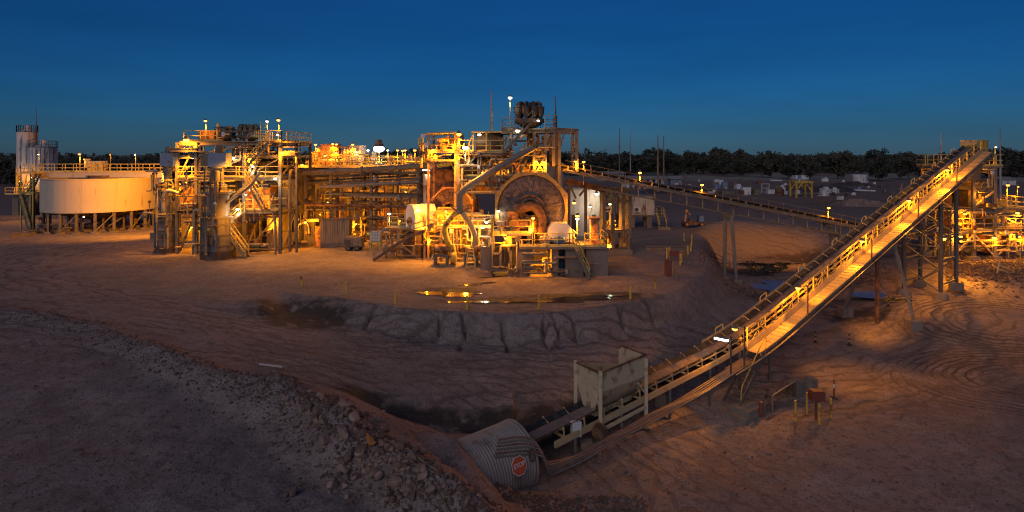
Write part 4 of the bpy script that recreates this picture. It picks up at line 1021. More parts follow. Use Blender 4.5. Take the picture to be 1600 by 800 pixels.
# things around the tower foot
rr = random.Random(11)
bl = thing('steel_bollard', 'short grey tapered bollard in front of the stirred mill', 'bollard', gnd(327, 402)); q = gnd(327, 402)
obj('stem', MB().lathe([(.4, 0), (.4, .1), (.3, .5), (.26, 1.2), (.2, 1.5), (0, 1.52)], q, 12), M['steel'], bl, 40); obj('base_plate', MB().cbox(q+Vector((0, 0, .05)), (.95, .95, .1)), M['dark'], bl)
bl = thing('steel_bollard', 'slim grey post bollard between the stirred mill and the stairs', 'bollard', gnd(347, 397)); q = gnd(347, 397)
obj('stem', MB().lathe([(.22, 0), (.22, 1.2), (.16, 1.5), (0, 1.52)], q, 12), M['steel'], bl, 40); obj('base_plate', MB().cbox(q+Vector((0, 0, .05)), (.6, .6, .1)), M['dark'], bl)
def pump(label, px, py, w, ax=(1, 0, 0), mm='blue', cm='dark'):
    q = gnd(px, py); t = thing('slurry_pump', label, 'pump', q, 'slurry pumps'); ax = Vector(ax).normalized(); rz = math.atan2(ax.y, ax.x)
    obj('skid', MB().obox(q+Vector((0, 0, .12)), (w*1.15, w*.5, .24), rz), M['dark'], t)
    c = q - ax*w*.3 + Vector((0, 0, .24+w*.25))
    obj('volute', MB().lathe([(0, -.12*w), (.24*w, -.12*w), (.27*w, 0), (.24*w, .12*w), (0, .12*w)], c, 16, ax), M[cm], t, 35)
    obj('suction', MB().tube([c - ax*w*.12, c - ax*w*.3], .1*w, 10), M[cm], t, 40)
    obj('discharge', MB().tube([c, c+Vector((0, 0, w*.45))], .08*w, 10), M[cm], t, 40)
    d = q + ax*w*.28 + Vector((0, 0, .24+w*.2))
    obj('motor', MB().lathe([(0, -.22*w), (.15*w, -.22*w), (.16*w, .18*w), (.1*w, .24*w), (0, .24*w)], d, 14, ax), M[mm], t, 35)
    obj('bearing_frame', MB().tube([c, d], .07*w, 8), M[cm], t, 40)
    return t
pump('small pump on the ground below the process tower stair', 392, 393, 1.5, (1, .2, 0)); pump('small pump at the right foot of the process tower', 408, 391, 1.3, (1, -.2, 0), 'plastic')
crate('sump_box', 'rusty sump box under the process tower by the right column', X(417, 63), X(437, 63), 63, 66, 0, 3.6, 'tank', 'tank')
crate('sump_box', 'dark steel sump under the middle of the process tower', X(370, 64), X(400, 64), 64, 67, 0, 2.6, 'dark', 'tank')
vtank('surge_tank', 'grey upright tank right of the process tower', X(449, 67), 67, 2.9, Z(272, 67), 1.1, 'cream', legs=6, zg=0)
vtank('surge_tank', 'rust streaked upright tank beside the pipe rack end', X(464, 68), 68, 3.3, Z(268, 68), 1.05, 'tank', legs=6, zg=0)
crate('feed_bin', 'square dusty bin inside the tower above the middle floor', X(322, 64), X(345, 64), 63.5, 66, zl[2]+.1, zl[3]-.5, 'dusty', 'bin')
crate('feed_bin', 'rusty bin inside the tower next to the cyclone underflow', X(354, 64), X(379, 64), 64, 66.5, zl[2]+.1, zl[3]-.3, 'rust', 'bin')
crate('vibrating_screen', 'orange dusty screen box on the lower floor of the tower', X(385, 64), X(425, 64), 63.5, 66.5, zl[1]+.1, zl[1]+2.0, 'orange', 'screen')
crate('vibrating_screen', 'orange dusty screen box behind the near stirred mill', X(285, 65), X(306, 65), 64.5, 66.5, zl[1]+.1, zl[1]+2.1, 'orange', 'screen')
vtank('mixing_tank', 'squat tank on the upper floor of the tower by the stair', X(408, 65), 66, zl[2]+.1, zl[3]-.6, 1.3, 'dusty', ribs=2)
vtank('mixing_tank', 'dark tank under the tower between the stirred mills', X(290, 65), 66, 0, 3.4, 1.3, 'tank', ribs=2)
for i, (pts, r_, mt, lb) in enumerate((
    ([(X(352, 60), 60, Z(301, 60)), (X(367, 60), 59.8, Z(303, 60)), (X(380, 60), 59.8, Z(296, 60)), (X(392, 60), 60.2, Z(275, 60)), (X(392, 60), 61.8, Z(250, 60))], .17, 'galv', 'pale curved pipe from the near stirred mill up the tower'),
    ([(xs[3]+.6, 62, 0), (xs[3]+.6, 62, Z(266, 62)), (X(475, 66), 66, Z(266, 66))], .15, 'dusty', 'vertical pipe up the right corner of the process tower'),
    ([(X(315, 63), 63, zl[3]-.6), (X(345, 63), 63, zl[3]-.3), (X(380, 63), 64, zl[3]-.3), (X(380, 63), 64, zl[1])], .13, 'dusty', 'pipe under the third floor of the process tower'),
    ([(X(277, 60), 60.2, Z(302, 60)), (X(262, 60), 60.0, Z(296, 60)), (X(252, 60), 60.2, Z(306, 60)), (X(250, 60), 60.5, Z(330, 60))], .15, 'cream', 'pale elbow pipe on the thickener side stirred mill'),
    ([(X(430, 61), 60.6, Z(305, 61)), (X(427, 61), 60.4, Z(320, 61)), (X(434, 61), 60.4, Z(345, 61)), (X(434, 61), 60.4, 0)], .12, 'galv', 'drain pipe down beside the tower stairs'))):
    pipe('process_pipe', lb, pts, r_, mt, flange=2.2)
# tower lamps, with a few added inside to brighten the steel
LT = [(330, 268, 64.5, 'orange', 600, 'added orange lamp behind the neck of the near stirred mill', 0, .12), (400, 285, 63.5, 'orange', 600, 'added orange lamp on the upper floor by the squat tank', 0, .12), (425, 345, 62.5, 'orange', 500, 'added orange lamp low at the right corner of the process tower', 0, .12), (260, 300, 64.5, 'orange', 500, 'added orange lamp behind the thickener side stirred mill', 0, .12), (291, 219, 60.5, 'orange', 1000, 'brightest orange lamp on the roof edge of the process tower', 0, .32), (321, 189, 62, 'orange', 450, 'orange flood lamp on a post over the roof cabinets', 2.2, .17),
 (435, 188, 61, 'orange', 500, 'orange lamp on the tall post at the roof corner of the process tower', 2.3, .19), (417, 190, 62.5, 'white', 300, 'white lamp above the wider cyclone cluster', 2.1, .2),
 (434, 211, 61.5, 'white', 200, 'white lamp at the roof handrail corner of the process tower', .6, .17), (441, 239, 60.6, 'orange', 400, 'orange lamp under the roof stair at the tower corner', 0, .16),
 (461, 238, 61.4, 'orange', 400, 'orange lamp on the end of the small side platform', 1.0, .16), (301, 247, 62, 'white', 250, 'small white lamp under the tower roof by the cabinets', 0, .13),
 (365, 246.5, 60.5, 'white', 250, 'white lamp under the third floor above the near stirred mill', 0, .17), (390, 248, 60.5, 'orange', 500, 'orange lamp under the wider cyclone underflow box', 0, .18),
 (395, 260, 60.2, 'white', 250, 'white lamp beside the upper tower stair', 0, .16), (430, 279, 60.2, 'white', 300, 'white lamp in front of the grey surge tank', 0, .2),
 (392, 297, 59.8, 'white', 350, 'white lamp at the middle stair landing of the tower', 0, .22), (384, 304, 60.4, 'white', 150, 'smaller white lamp just under the middle stair landing', 0, .13),
 (371, 327, 58.8, 'white', 350, 'yellowish white lamp over the lowest tower stair', 0, .2), (290, 285, 63, 'orange', 600, 'orange lamp inside the tower behind the stirred mills', 0, .12),
 (350, 340, 63.5, 'orange', 500, 'orange lamp low inside the process tower', 0, .12), (300, 355, 63.5, 'orange', 600, 'orange lamp under the tower between the stirred mills', 0, .14), (410, 318, 62.5, 'orange', 450, 'orange lamp on the lower floor beside the screen box', 0, .13)]
for px, py, Y, k, w_, lb, dn, r_ in LT: lamp(px, py, Y, k, w_, lb, dn, r=r_)

lamp(254, 271, 70.0, 'orange', 300, 'added orange lamp on a tall post between the thickener and the tower', 7.7, r=.14)  # added lamp post, carrying the beam that brightens the tank's right end
flood(254, 271, 69.9, (X(205, 77), 77.5, 4.3), 17000, 120)
flood(291, 219, 60.2, gnd(280, 390), 9000, 55)
flood(435, 188, 60.6, gnd(470, 402), 6000, 75)
flood(50, 277, 96.5, gnd(20, 365), 3500, 90)

# pipework and fittings fixed to the towers
def fittings(root, x0, x1, y0, y1, z0, z1, n, seed, mats=('dusty', 'galv', 'steel', 'plate', 'tank'), front=.5):
    r = random.Random(seed)
    for i in range(int(n*1.5)):
        y = y0 if r.random() < front else r.uniform(y0, y1); p = Vector((r.uniform(x0, x1), y-r.uniform(.1, .5), r.uniform(z0, z1))); pts = [p]; ax_ = r.choice('xz')
        for j in range(r.randint(1, 3)):
            q = pts[-1].copy()
            if ax_ == 'x': q.x = min(max(q.x+r.uniform(-1, 1)*(x1-x0)*.5, x0), x1)
            elif ax_ == 'z': q.z = min(max(q.z+r.uniform(-1, 1)*(z1-z0)*.5, z0), z1)
            else: q.y = min(max(q.y+r.uniform(-1, 1)*(y1-y0)*.6, y0-.4), y1)
            ax_ = r.choice([a for a in 'xyz' if a != ax_])
            if (q-pts[-1]).length > .3: pts.append(q)
        if len(pts) < 2: continue
        rad = r.choice((.04, .05, .06, .09, .12)); obj('service_pipe', MB().tube(bend(pts, .25, 3) if len(pts) > 2 else pts, rad, 7), M[r.choice(mats)], root, 40)
        if r.random() < .5: e = pts[-1]; k_ = r.uniform(.15, .35); obj('junction_box', MB().cbox(e, (k_, k_*.6, k_*1.3)), M[r.choice(('plastic', 'steel', 'yellow', 'dark', 'greyblue'))], root)
        if r.random() < .35: e = pts[0]; obj('valve', MB().lathe([(0, -.12), (.11, -.12), (.16, 0), (.11, .12), (0, .12)], e, 8, (0, 1, 0)), M['rust'], root)
fittings(tw, xs[0], xs[3], 60.9, 69, .4, zl[2], 46, 1); fittings(tw, xs[0], xs[3], 60.9, 69, zl[2], zl[4], 30, 2); fittings(tw, X(345, 62), X(405, 62), 61.6, 64, zd, zd+1.6, 10, 3)
fittings(tk, TX-5, TX+5, 77.5, 84, .4, 2.2, 10, 4)
for k_ in range(5): obj('cable_tray', MB().box((xs[0]+.3, 61.3+1.5*k_, zl[1+k_ % 3]-.75), (xs[3]-.3, 61.7+1.5*k_, zl[1+k_ % 3]-.65)), M['dark'], tw)

for o_ in [o for o in bpy.data.objects if o.name.startswith('stirred_mill')]:
    l_ = o_.matrix_basis.translation; fittings(o_, l_.x-1.5, l_.x+1.5, l_.y-1.5, l_.y-1.2, .6, 8.5, 14, int(l_.y*10), front=1)
    for k_ in range(3): obj('hatch', MB().box((l_.x-.9+.65*k_, l_.y-1.52, 1.5), (l_.x-.45+.65*k_, l_.y-1.46, 2.15)), M['steel'], o_)
# added beams, set out in front of the tower, thrown on its front steel
flood(365, 246.5, 57.5, (X(355, 61), 61, 4), 1500, 120); flood(371, 327, 56.5, (X(372, 60), 60, 3), 700, 120); flood(301, 247, 58.5, (X(292, 61), 61, 4), 1400, 110)
# ------------------------------------------------------------------ leach tanks, their top walkway and the pipe rack
YL = 80.0
ORD = ['first', 'second', 'third', 'fourth', 'fifth', 'sixth', 'seventh', 'eighth', 'ninth', 'tenth', 'eleventh', 'twelfth', 'thirteenth', 'fourteenth']
ZW = Z(262, 74.0)                      # walkway level
lx = [X(p, YL) for p in (492, 545, 598, 651)]
for i, x in enumerate(lx):
    vtank('leach_tank', 'big brown leach tank behind the pipe rack, %s from the process tower' % ORD[i], x, YL, 0, ZW-.3, 2.15, 'tank', group='leach tanks', ribs=4, n=32)
    vtank('leach_tank', 'leach tank in the rear row, %s from the process tower' % ORD[i], x+1.2, YL+8, 0, ZW-.3, 2.15, 'tank', group='rear leach tanks', ribs=2, n=24)
wk = thing('tank_walkway', 'long railed walkway over the tops of the leach tanks', 'walkway', (X(570, 75), 75, ZW))
wx0, wx1 = X(441, 74), X(690, 74)
deck(wk, wx0, wx1, 74.0, 75.6, ZW, 'plate', .18, '')
deck(wk, wx0+2, wx1, 77.6, 82.4, ZW, 'plate', .12, '')
for y, hh in ((74.05, 1.1), (75.55, 1.1), (77.7, 1.1), (82.3, 1.1)):
    k = 6
    for i in range(k):
        a = wx0 + (wx1-wx0)*i/k + .05; b = wx0 + (wx1-wx0)*(i+1)/k - .05
        obj('handrail', MB().rail([(a, y, ZW+.12), (b, y, ZW+.12)], hh, 1.4, .04), M['rail'], wk)
for x in np.linspace(wx0+.6, wx1-.6, 8):
    beam('column', (x, 74.8, 0), (x, 74.8, ZW), .24, .24, M['dusty'], wk, 'i')
# agitator drives and boxes on top
def agitator(label, px, top, Y, mat):
    x = X(px, Y); z = ZW+.13; h_ = Z(top, Y)-z; t = thing('agitator_drive', label, 'machine', (x, Y, z), 'agitator drives')
    obj('pedestal', MB().lathe([(.55, 0), (.4, .5), (.4, h_*.35), (.5, h_*.36), (0, h_*.37)], (x, Y, z), 12), M[mat], t, 40)
    obj('gearbox', MB().cbox((x, Y, z+h_*.5), (.95, .8, h_*.26)), M[mat], t)
    obj('motor', MB().lathe([(.3, h_*.63), (.34, h_*.66), (.34, h_*.92), (.25, h_), (0, h_)], (x, Y, z), 14), M[mat], t, 40)
agitator('agitator drive over the first leach tank', 500, 229, 79.5, 'orange'); agitator('agitator drive beside the bright cabinet', 541, 229, 79.5, 'cream')
agitator('agitator drive under the brightest lamp', 585, 236, 79.5, 'cream'); agitator('agitator drive near the centre tower end of the walkway', 641, 240, 79.5, 'cream')
crate('control_hut', 'tall orange lit hut on the leach tank tops', X(505, 80), X(529, 80), 79, 81, ZW+.13, Z(226, 80), 'orange', 'hut')
crate('carbon_screen', 'low railed screen housing beside the orange hut', X(488, 80), X(501, 80), 79, 81, ZW+.13, Z(238, 80), 'yellow', 'screen')
vtank('reagent_tank', 'slim cream tank on the leach tank tops', X(553, 80), 80, ZW+.13, Z(227, 80), .75, 'cream', ribs=2); vtank('reagent_tank', 'slim white tank beside the slim cream tank', X(566, 80), 80, ZW+.13, Z(227, 80), .55, 'white', ribs=2)
lat = thing('lifting_tower', 'orange lattice lifting frame between the hut and the slim tanks', 'frame', (X(535, 79), 79, ZW))
frame(lat, [X(529, 78.6), X(541, 78.6)], [78.6, 80.2], [ZW+.13, ZW+1.4, Z(229, 78.6)], .12, 'orange')
for k, px in enumerate((627, 658)):
    t = thing('junction_cabinet', ('small cabinet on a stand at the walkway, nearer the brightest lamp', 'small cabinet on a stand at the walkway, nearer the centre tower')[k], 'cabinet', (X(px, 74.6), 74.6, ZW))
    x = X(px, 74.6); obj('box', MB().box((x-.32, 74.5, Z(249, 74.6)), (x+.32, 74.8, Z(244.5, 74.6)+.1)), M['plate'], t); obj('stand', MB().bar((x, 74.65, ZW), (x, 74.65, Z(249, 74.6)), .08), M['rail'], t)
# pipe rack
YR = 66.0
rk = thing('pipe_rack', 'long steel pipe rack carrying pipes between the towers', 'pipe rack', (X(570, YR), YR, 0))
rx = [X(p, YR) for p in (478, 517, 580, 654)]
for x in rx:
    for y in (YR, YR+2.4): beam('column', (x, y, 0), (x, y, Z(262, YR)), .3, .3, M['dusty'], rk, 'i')
    for py in (268, 291, 305, 322): beam('cross_beam', (x, YR+.16, Z(py, YR)-.22), (x, YR+2.24, Z(py, YR)-.22), .16, .2, M['dusty'], rk, 'i')
for y in (YR-.2, YR+2.6):
    for a, b, py0, py1, hh in ((0, 3, 268, 262, .26), (1, 3, 304, 307, .34)):
        beam('longitudinal_beam', (rx[a], y, Z(py0, YR)), (rx[b], y, Z(py1, YR)), .18, hh, M['dusty'], rk, 'i')
for a, b in ((0, 1), (1, 2), (2, 3)):
    brace(rk, (rx[a]+.2, YR+2.4, Z(330, YR)), (rx[b]-.2, YR+2.4, Z(308, YR)), .12, 'dusty')
PR = [(465, 271, 683, 258, .30, 'dusty', 'thickest sloping pipe along the top of the pipe rack', 65.4), (500, 292, 655, 284, .2, 'galv', 'pale pipe on the middle tier of the pipe rack', 65.7),
      (478, 286, 652, 279, .12, 'dusty', 'thin pipe just above the pale middle pipe', 66.6), 
(476, 319, 700, 325, .17, 'rust', 'rusty pipe lowest on the pipe rack', 65.6),
      (470, 276, 650, 270, .13, 'dusty', 'pipe tucked under the thickest pipe', 67.2), ]
for px0, py0, px1, py1, r_, mt, lb, Y in PR: pipe('rack_pipe', lb, [at(px0, py0, Y), at((px0+px1)/2, (py0+py1)/2+.5, Y), at(px1, py1, Y)], r_, mt, group='pipes on the rack', flange=4.0)
tr_ = thing('cable_ladder', 'cable ladder along the middle of the pipe rack', 'cable tray', at(560, 281, 67))
obj('tray', MB().bar(at(485, 283, 67), at(650, 275, 67), .5, .08), M['dark'], tr_); obj('cables', MB().bar(at(485, 282, 67), at(650, 274, 67), .36, .1), M['rubber'], tr_)
# sump structures seen between the columns
crate('pump_house', 'dark pump house deep under the pipe rack', X(490, 73), X(545, 73), 72.5, 74, 0, 3.2, 'dark', 'hut')
crate('motor_control_room', 'brown wall of a low room behind the pipe rack columns', X(585, 72), X(640, 72), 72, 74, 0, 3.4, 'rust', 'hut')
for k, (px, py) in enumerate(((560, 378), (572, 374), (600, 372), (632, 372))): pump('pump under the pipe rack, %s from the shed' % ORD[k], px, py, 1.5, (1, .3, 0), 'blue' if k % 2 else 'orange')
for k, px in enumerate((505, 530, 552, 565, 601, 622, 640)):
    pipe('riser_pipe', 'upright pipe behind the rack, %s from the process tower' % ORD[k], [(X(px, 69.5), 69.5, 0), (X(px, 69.5), 69.5, Z(300-(k % 3)*12, 69.5)), (X(px, 69.5)+.6, 71.5, Z(298-(k % 3)*12, 69.5))], .11+.03*(k % 3), ('dusty', 'orange', 'tank')[k % 3], group='riser pipes', flange=2.0)
# lamps over the tanks, with a few added about the rack to brighten it
LK = [(500, 335, 70.5, 'orange', 600, 'added orange lamp behind the shed under the rack', 0, .12), (580, 325, 71, 'orange', 600, 'added orange lamp behind the middle rack column', 0, .12), (625, 345, 69.5, 'orange', 600, 'added orange lamp over the pumps at the tower end of the rack', 0, .12), (565, 270, 72.5, 'orange', 600, 'added orange lamp under the tank walkway', 0, .1), (493, 226, 79, 'orange', 500, 'orange lamp on the post over the first leach tank', 2.4, .2), (520, 225, 79, 'orange', 350, 'first of two orange lamps above the orange hut', 1.0, .18), (526, 225.5, 79, 'orange', 350, 'second of two orange lamps above the orange hut', 1.0, .18),
 (525, 239, 77.5, 'orange', 450, 'orange lamp in front of the orange hut', 0, .2), (551, 226, 79, 'orange', 450, 'orange lamp on the slim cream tank', 1.0, .2), (557, 238, 77.5, 'white', 200, 'lower lamp in front of the slim cream tank', 0, .18),
 (575, 235, 78, 'white', 220, 'white lamp next to the brightest lamp', 2.0, .22), (592, 232.5, 77, 'white', 1300, 'brightest white lamp over the leach tank walkway', 2.6, .8), (606, 235, 78, 'white', 150, 'smaller white lamp just past the brightest lamp', 2.2, .17),  # brightest lamp's lens is enlarged to the size of its glare
 (621, 235, 76, 'orange', 400, 'orange lamp post past the brightest lamp on the walkway', 2.6, .19), (629, 235.5, 76, 'orange', 350, 'first of a close pair of orange walkway lamps', 2.6, .19), (633, 235, 76, 'orange', 350, 'second of a close pair of orange walkway lamps', 2.6, .19),
 (648, 235, 76, 'orange', 450, 'orange walkway lamp nearest the centre tower', 2.6, .22), (472, 258, 73, 'orange', 500, 'orange lamp at the process tower end of the tank walkway', 0, .2), (508, 243, 76.5, 'orange', 450, 'orange lamp at the low screen housing', 0, .16),
 (512, 316, 70, 'orange', 350, 'small orange lamp deep in the pipe rack', 0, .1), (556, 350, 69, 'orange', 700, 'orange lamp low behind the middle rack column', 0, .16), (634, 300, 70, 'orange', 500, 'orange lamp inside the pipe rack near the centre tower', 0, .1), (600, 285, 71.5, 'orange', 500, 'orange lamp high inside the pipe rack', 0, .1), (540, 290, 71.5, 'orange', 400, 'orange lamp inside the rack near the shed end', 0, .1)]
for px, py, Y, k, w_, lb, dn, r_ in LK: lamp(px, py, Y, k, w_, lb, dn, r=r_)

# ------------------------------------------------------------------ shed, generator and small plant in front of the rack
nc = gnd(502, 388); e1 = Vector((.93, .37, 0)).normalized(); e2 = Vector((-.80, .60, 0)).normalized(); L1, L2 = 2.9, 2.6; hF, hB = 3.35, 2.9
sh = thing('pump_shed', 'corrugated pump shed with an open lit front', 'shed', nc)
def S(a, b, z): return nc + e1*a + e2*b + Vector((0, 0, z))
nn_ = 12
for i in range(nn_):
    a0, a1 = L1*i/nn_, L1*(i+1)/nn_-.01
    obj('wall_sheet', MB().prism([S(a0, 0, .5), S((a0+a1)/2, -.05, .5), S(a1, 0, .5), S(a1, .03, .5), S(a0, .03, .5)], (0, 0, hF-.5-.28)), M['shed'], sh)
obj('wall_base', MB().prism([S(0, .04, -.1), S(L1, .04, -.1), S(L1, .16, -.1), S(0, .16, -.1)], (0, 0, .6)), M['concrete'], sh)
obj('back_wall', MB().prism([S(L1-.05, 0.05, 0), S(L1, .05, 0), S(L1, L2, 0), S(L1-.05, L2, 0)], (0, 0, hF-.35)), M['dusty'], sh)
obj('far_wall', MB().prism([S(.0, L2, 0), S(L1, L2, 0), S(L1, L2+.05, 0), S(0, L2+.05, 0)], (0, 0, hB-.3)), M['dusty'], sh)
obj('roof', MB().prism([S(-.35, -.25, hF-.28), S(L1+.2, -.25, hF-.28), S(L1+.2, L2+.3, hB-.1), S(-.35, L2+.3, hB-.1)], (0, 0, .1)), M['shed'], sh)
obj('fascia', MB().prism([S(-.36, -.27, hF-.5), S(-.36, L2+.3, hB-.32), S(-.40, L2+.3, hB-.32), S(-.40, -.27, hF-.5)], (0, 0, .28)), M['plate'], sh)
for b in (0.05, L2): beam('corner_post', S(0, b, 0), S(0, b, hB-.1), .12, .12, M['steel'], sh)
vtank('shed_vessel', 'upright vessel just inside the shed opening', S(.8, 1.7, 0).x, S(.8, 1.7, 0).y, 0, 2.2, .45, 'orange', ribs=2); vtank('shed_vessel', 'slim vessel near the shed corner', S(.6, .7, 0).x, S(.6, .7, 0).y, 0, 2.0, .28, 'cream', ribs=2)
pump('pump in the shed opening', 470, 386, 1.3, (1, .3, 0), 'galv', 'dark')
q = gnd(465, 386); pipe('hooped_pipe', 'cream hooped pipe in front of the shed', [q, q+Vector((0, 0, 2.5)), q+Vector((1.0, .3, 2.6)), q+Vector((1.1, .4, 1.4))], .10, 'cream', br=.5)
for k, (a, b, h_, mt) in enumerate(((448, 460, 1.5, 'dusty'), (461, 468, 1.8, 'steel'))):
    q0 = gnd(a, 386); q1 = gnd(b, 386); crate('panel_box', ('wide grey panel box left of the shed', 'narrow grey panel box next to the shed')[k], q0.x, q1.x, q0.y, q0.y+.8, 0, h_, mt)
q = gnd(541, 391)
gn = thing('light_tower_trailer', 'small wheeled generator trailer right of the shed', 'trailer', q)
gx0, gx1, gy0, gy1 = X(538, 63), X(566, 63), 62.6, 63.9
obj('canopy', MB().prism([(gx0, gy0, .45), (gx1, gy0, .45), (gx1, gy0, 1.15), (gx1-.25, gy0, 1.38), (gx0+.1, gy0, 1.38), (gx0, gy0, 1.2)], (0, gy1-gy0, 0)), M['dusty'], gn)
obj('grille', MB().box((gx0+.1, gy0-.03, .6), (gx0+.8, gy0-.004, 1.15)), M['dark'], gn); obj('door_panel', MB().box((gx0+.95, gy0-.03, .6), (gx1-.2, gy0-.004, 1.1)), M['dusty'], gn)
obj('chassis', MB().box((gx0-.3, gy0+.2, .35), (gx1+.1, gy1-.2, .446)), M['dark'], gn); obj('drawbar', MB().bar((gx0-.3, (gy0+gy1)/2, .4), (gx0-1.1, (gy0+gy1)/2-.1, .3), .08), M['dark'], gn)
for x in (gx0+.5, gx1-.45):
    for y in (gy0+.02, gy1-.02):
        w_ = obj('wheel', MB().lathe([(0, -.09), (.2, -.09), (.28, -.07), (.28, .07), (.2, .09), (0, .09)], (x, y, .28), 16, (0, 1, 0)), M['rubber'], gn, 35); obj('rim', MB().lathe([(0, -.1), (.14, -.1), (.14, -.092), (0, -.092)], (x, y, .28), 12, (0, 1, 0)), M['steel'], w_)
lamp(477, 347, 63.9, 'orange', 700, 'orange lamp under the eave of the shed', 0, r=.16)

fittings(rk, rx[0], rx[3], 66.0, 73, 1.5, Z(270, 66), 46, 12, front=.15); fittings(rk, X(545, 66), rx[3], 66.2, 71, .3, 3.5, 22, 13, front=.3); fittings(wk, wx0+2, wx1-2, 76, 82, ZW+.3, ZW+1.6, 26, 14, ('yellow', 'plate', 'cream', 'rail'), .2)
# ------------------------------------------------------------------ trommel and its platform
YT = 58.0
tf = thing('trommel_platform', 'steel platform on legs under the white trommel with dark stairs', 'platform', (X(650, YT), YT, 0))
zp = Z(359, YT)
px0, px1 = X(601, YT), X(690, YT)
deck(tf, px0, px1, YT, YT+3.2, zp, 'dusty', .18, 'b'); obj('handrail', MB().rail([(X(605, YT), YT, zp+.18), (X(622, YT), YT, zp+.18)]), M['rail'], tf); obj('handrail', MB().rail([(X(664, YT), YT, zp+.18), (px1, YT, zp+.18)]), M['rail'], tf)
for px in (603, 622, 663, 688):
    for y in (YT+.2, YT+3.0): beam('column', (X(px, YT), y, 0), (X(px, YT), y, zp), .2, .2, M['galv'], tf, 'i')
brace(tf, (X(612, YT), YT+.1, 2.0), (X(652, YT), YT+.1, .1), .12, 'galv'); brace(tf, (X(663, YT), YT+.1, 2.1), (X(686, YT), YT+.1, .1), .12, 'plate')
stairs(tf, (X(584, 56.6), 56.4, .1), (X(640, 56.6), 56.4, Z(372, 56.6)+.2), .8, 'dark', 'galv'); stairs(tf, (X(640, 56.6), 56.4, Z(372, 56.6)+.2), (X(664, 56.6), 56.4, zp), .8, 'dark', 'galv')
tm = thing('trommel_screen', 'white trommel screen housing with a round hub', 'machine', (X(651, YT), YT+1.2, zp))
a0 = at(634, 338, YT); ax = Vector((.80, .60, 0)); 
cyl = [(0, 0), (1.25, 0), (1.25, 2.2)]
th0 = X(633, YT); cz = Z(339, YT)
def oct_prof(c, w, h):
    return [(-w, -h), (w, -h), (w, h*.45), (w*.55, h), (-w*.55, h), (-w, h*.45)]
base = Vector((X(641, YT), YT+.2, cz)); side_ = Vector((ax.y, -ax.x, 0))
pts = [base + side_*u + Vector((0, 0, v)) for u, v in oct_prof(0, .95, 1.15)]
obj('housing', MB().prism(pts, ax*2.3), M['white'], tm); pts2 = [base - ax*.05 + side_*u*.97 + Vector((0, 0, v*.97)) for u, v in oct_prof(0, .95, 1.15)]
obj('end_panel', MB().prism(pts2, ax*.046), M['plastic'], tm)
obj('hub', MB().lathe([(0, -.28), (.3, -.28), (.42, -.16), (.42, -.06)], base+Vector((0, 0, -.45)), 18, ax), M['orange'], tm, 35); obj('hub_cap', MB().lathe([(0, -.36), (.16, -.36), (.16, -.28)], base+Vector((0, 0, -.45)), 12, ax), M['rust'], tm)
obj('access_door', MB().prism([base+side_*.955+ax*a_+Vector((0, 0, z_)) for a_, z_ in ((.5, -.9), (1.1, -.9), (1.1, .3), (.5, .3))], side_*.03), M['cream'], tm)
obj('discharge_chute', MB().bar(base+ax*1.2+Vector((0, 0, -1.1)), base+ax*1.2+Vector((0, 0, -1.9)), 1.0, 1.0), M['dark'], tm)
vtank('discharge_sump', 'dark sump tank under the trommel platform', X(650, 59.3), 59.4, 0, zp-.3, 1.15, 'dark', ribs=2)
crate('bund_tank', 'rust stained square sump behind the trommel legs', X(664, 60), X(684, 60), 60, 62, 0, 2.3, 'tank', 'tank')
q = gnd(586, 392); ib_ = thing('intermediate_bulk_tank', 'caged white liquid container on a yellow stand at the stair foot', 'container', q)
obj('bottle', MB().box((q.x-.5, q.y, 1.0), (q.x+.5, q.y+1.0, 1.95)), M['plastic'], ib_)
cg = MB()
for k in range(5): cg.bar((q.x-.53+k*.265, q.y-.03, .95), (q.x-.53+k*.265, q.y-.03, 2.0), .03); 
for k in range(4): cg.bar((q.x-.55, q.y-.05, 1.0+k*.32), (q.x+.55, q.y-.05, 1.0+k*.32), .03)
obj('cage', cg, M['galv'], ib_); obj('stand', MB().box((q.x-.6, q.y-.1, .85), (q.x+.6, q.y+1.1, .94)), M['rail'], ib_)
for dx in (-.5, .5):
    for dy in (0, 1): beam('leg', (q.x+dx, q.y+dy, 0), (q.x+dx, q.y+dy, .85), .08, .08, M['rail'], ib_)
lamp(608, 334, 58.6, 'white', 300, 'white lamp on a post beside the trommel platform stairs', 2.6, r=.2); lamp(655, 320.5, 57.6, 'orange', 600, 'orange lamp on top of the white trommel', 0, r=.18); lamp(668, 355, 57.6, 'orange', 500, 'orange lamp at the platform edge below the trommel', 0, r=.13)

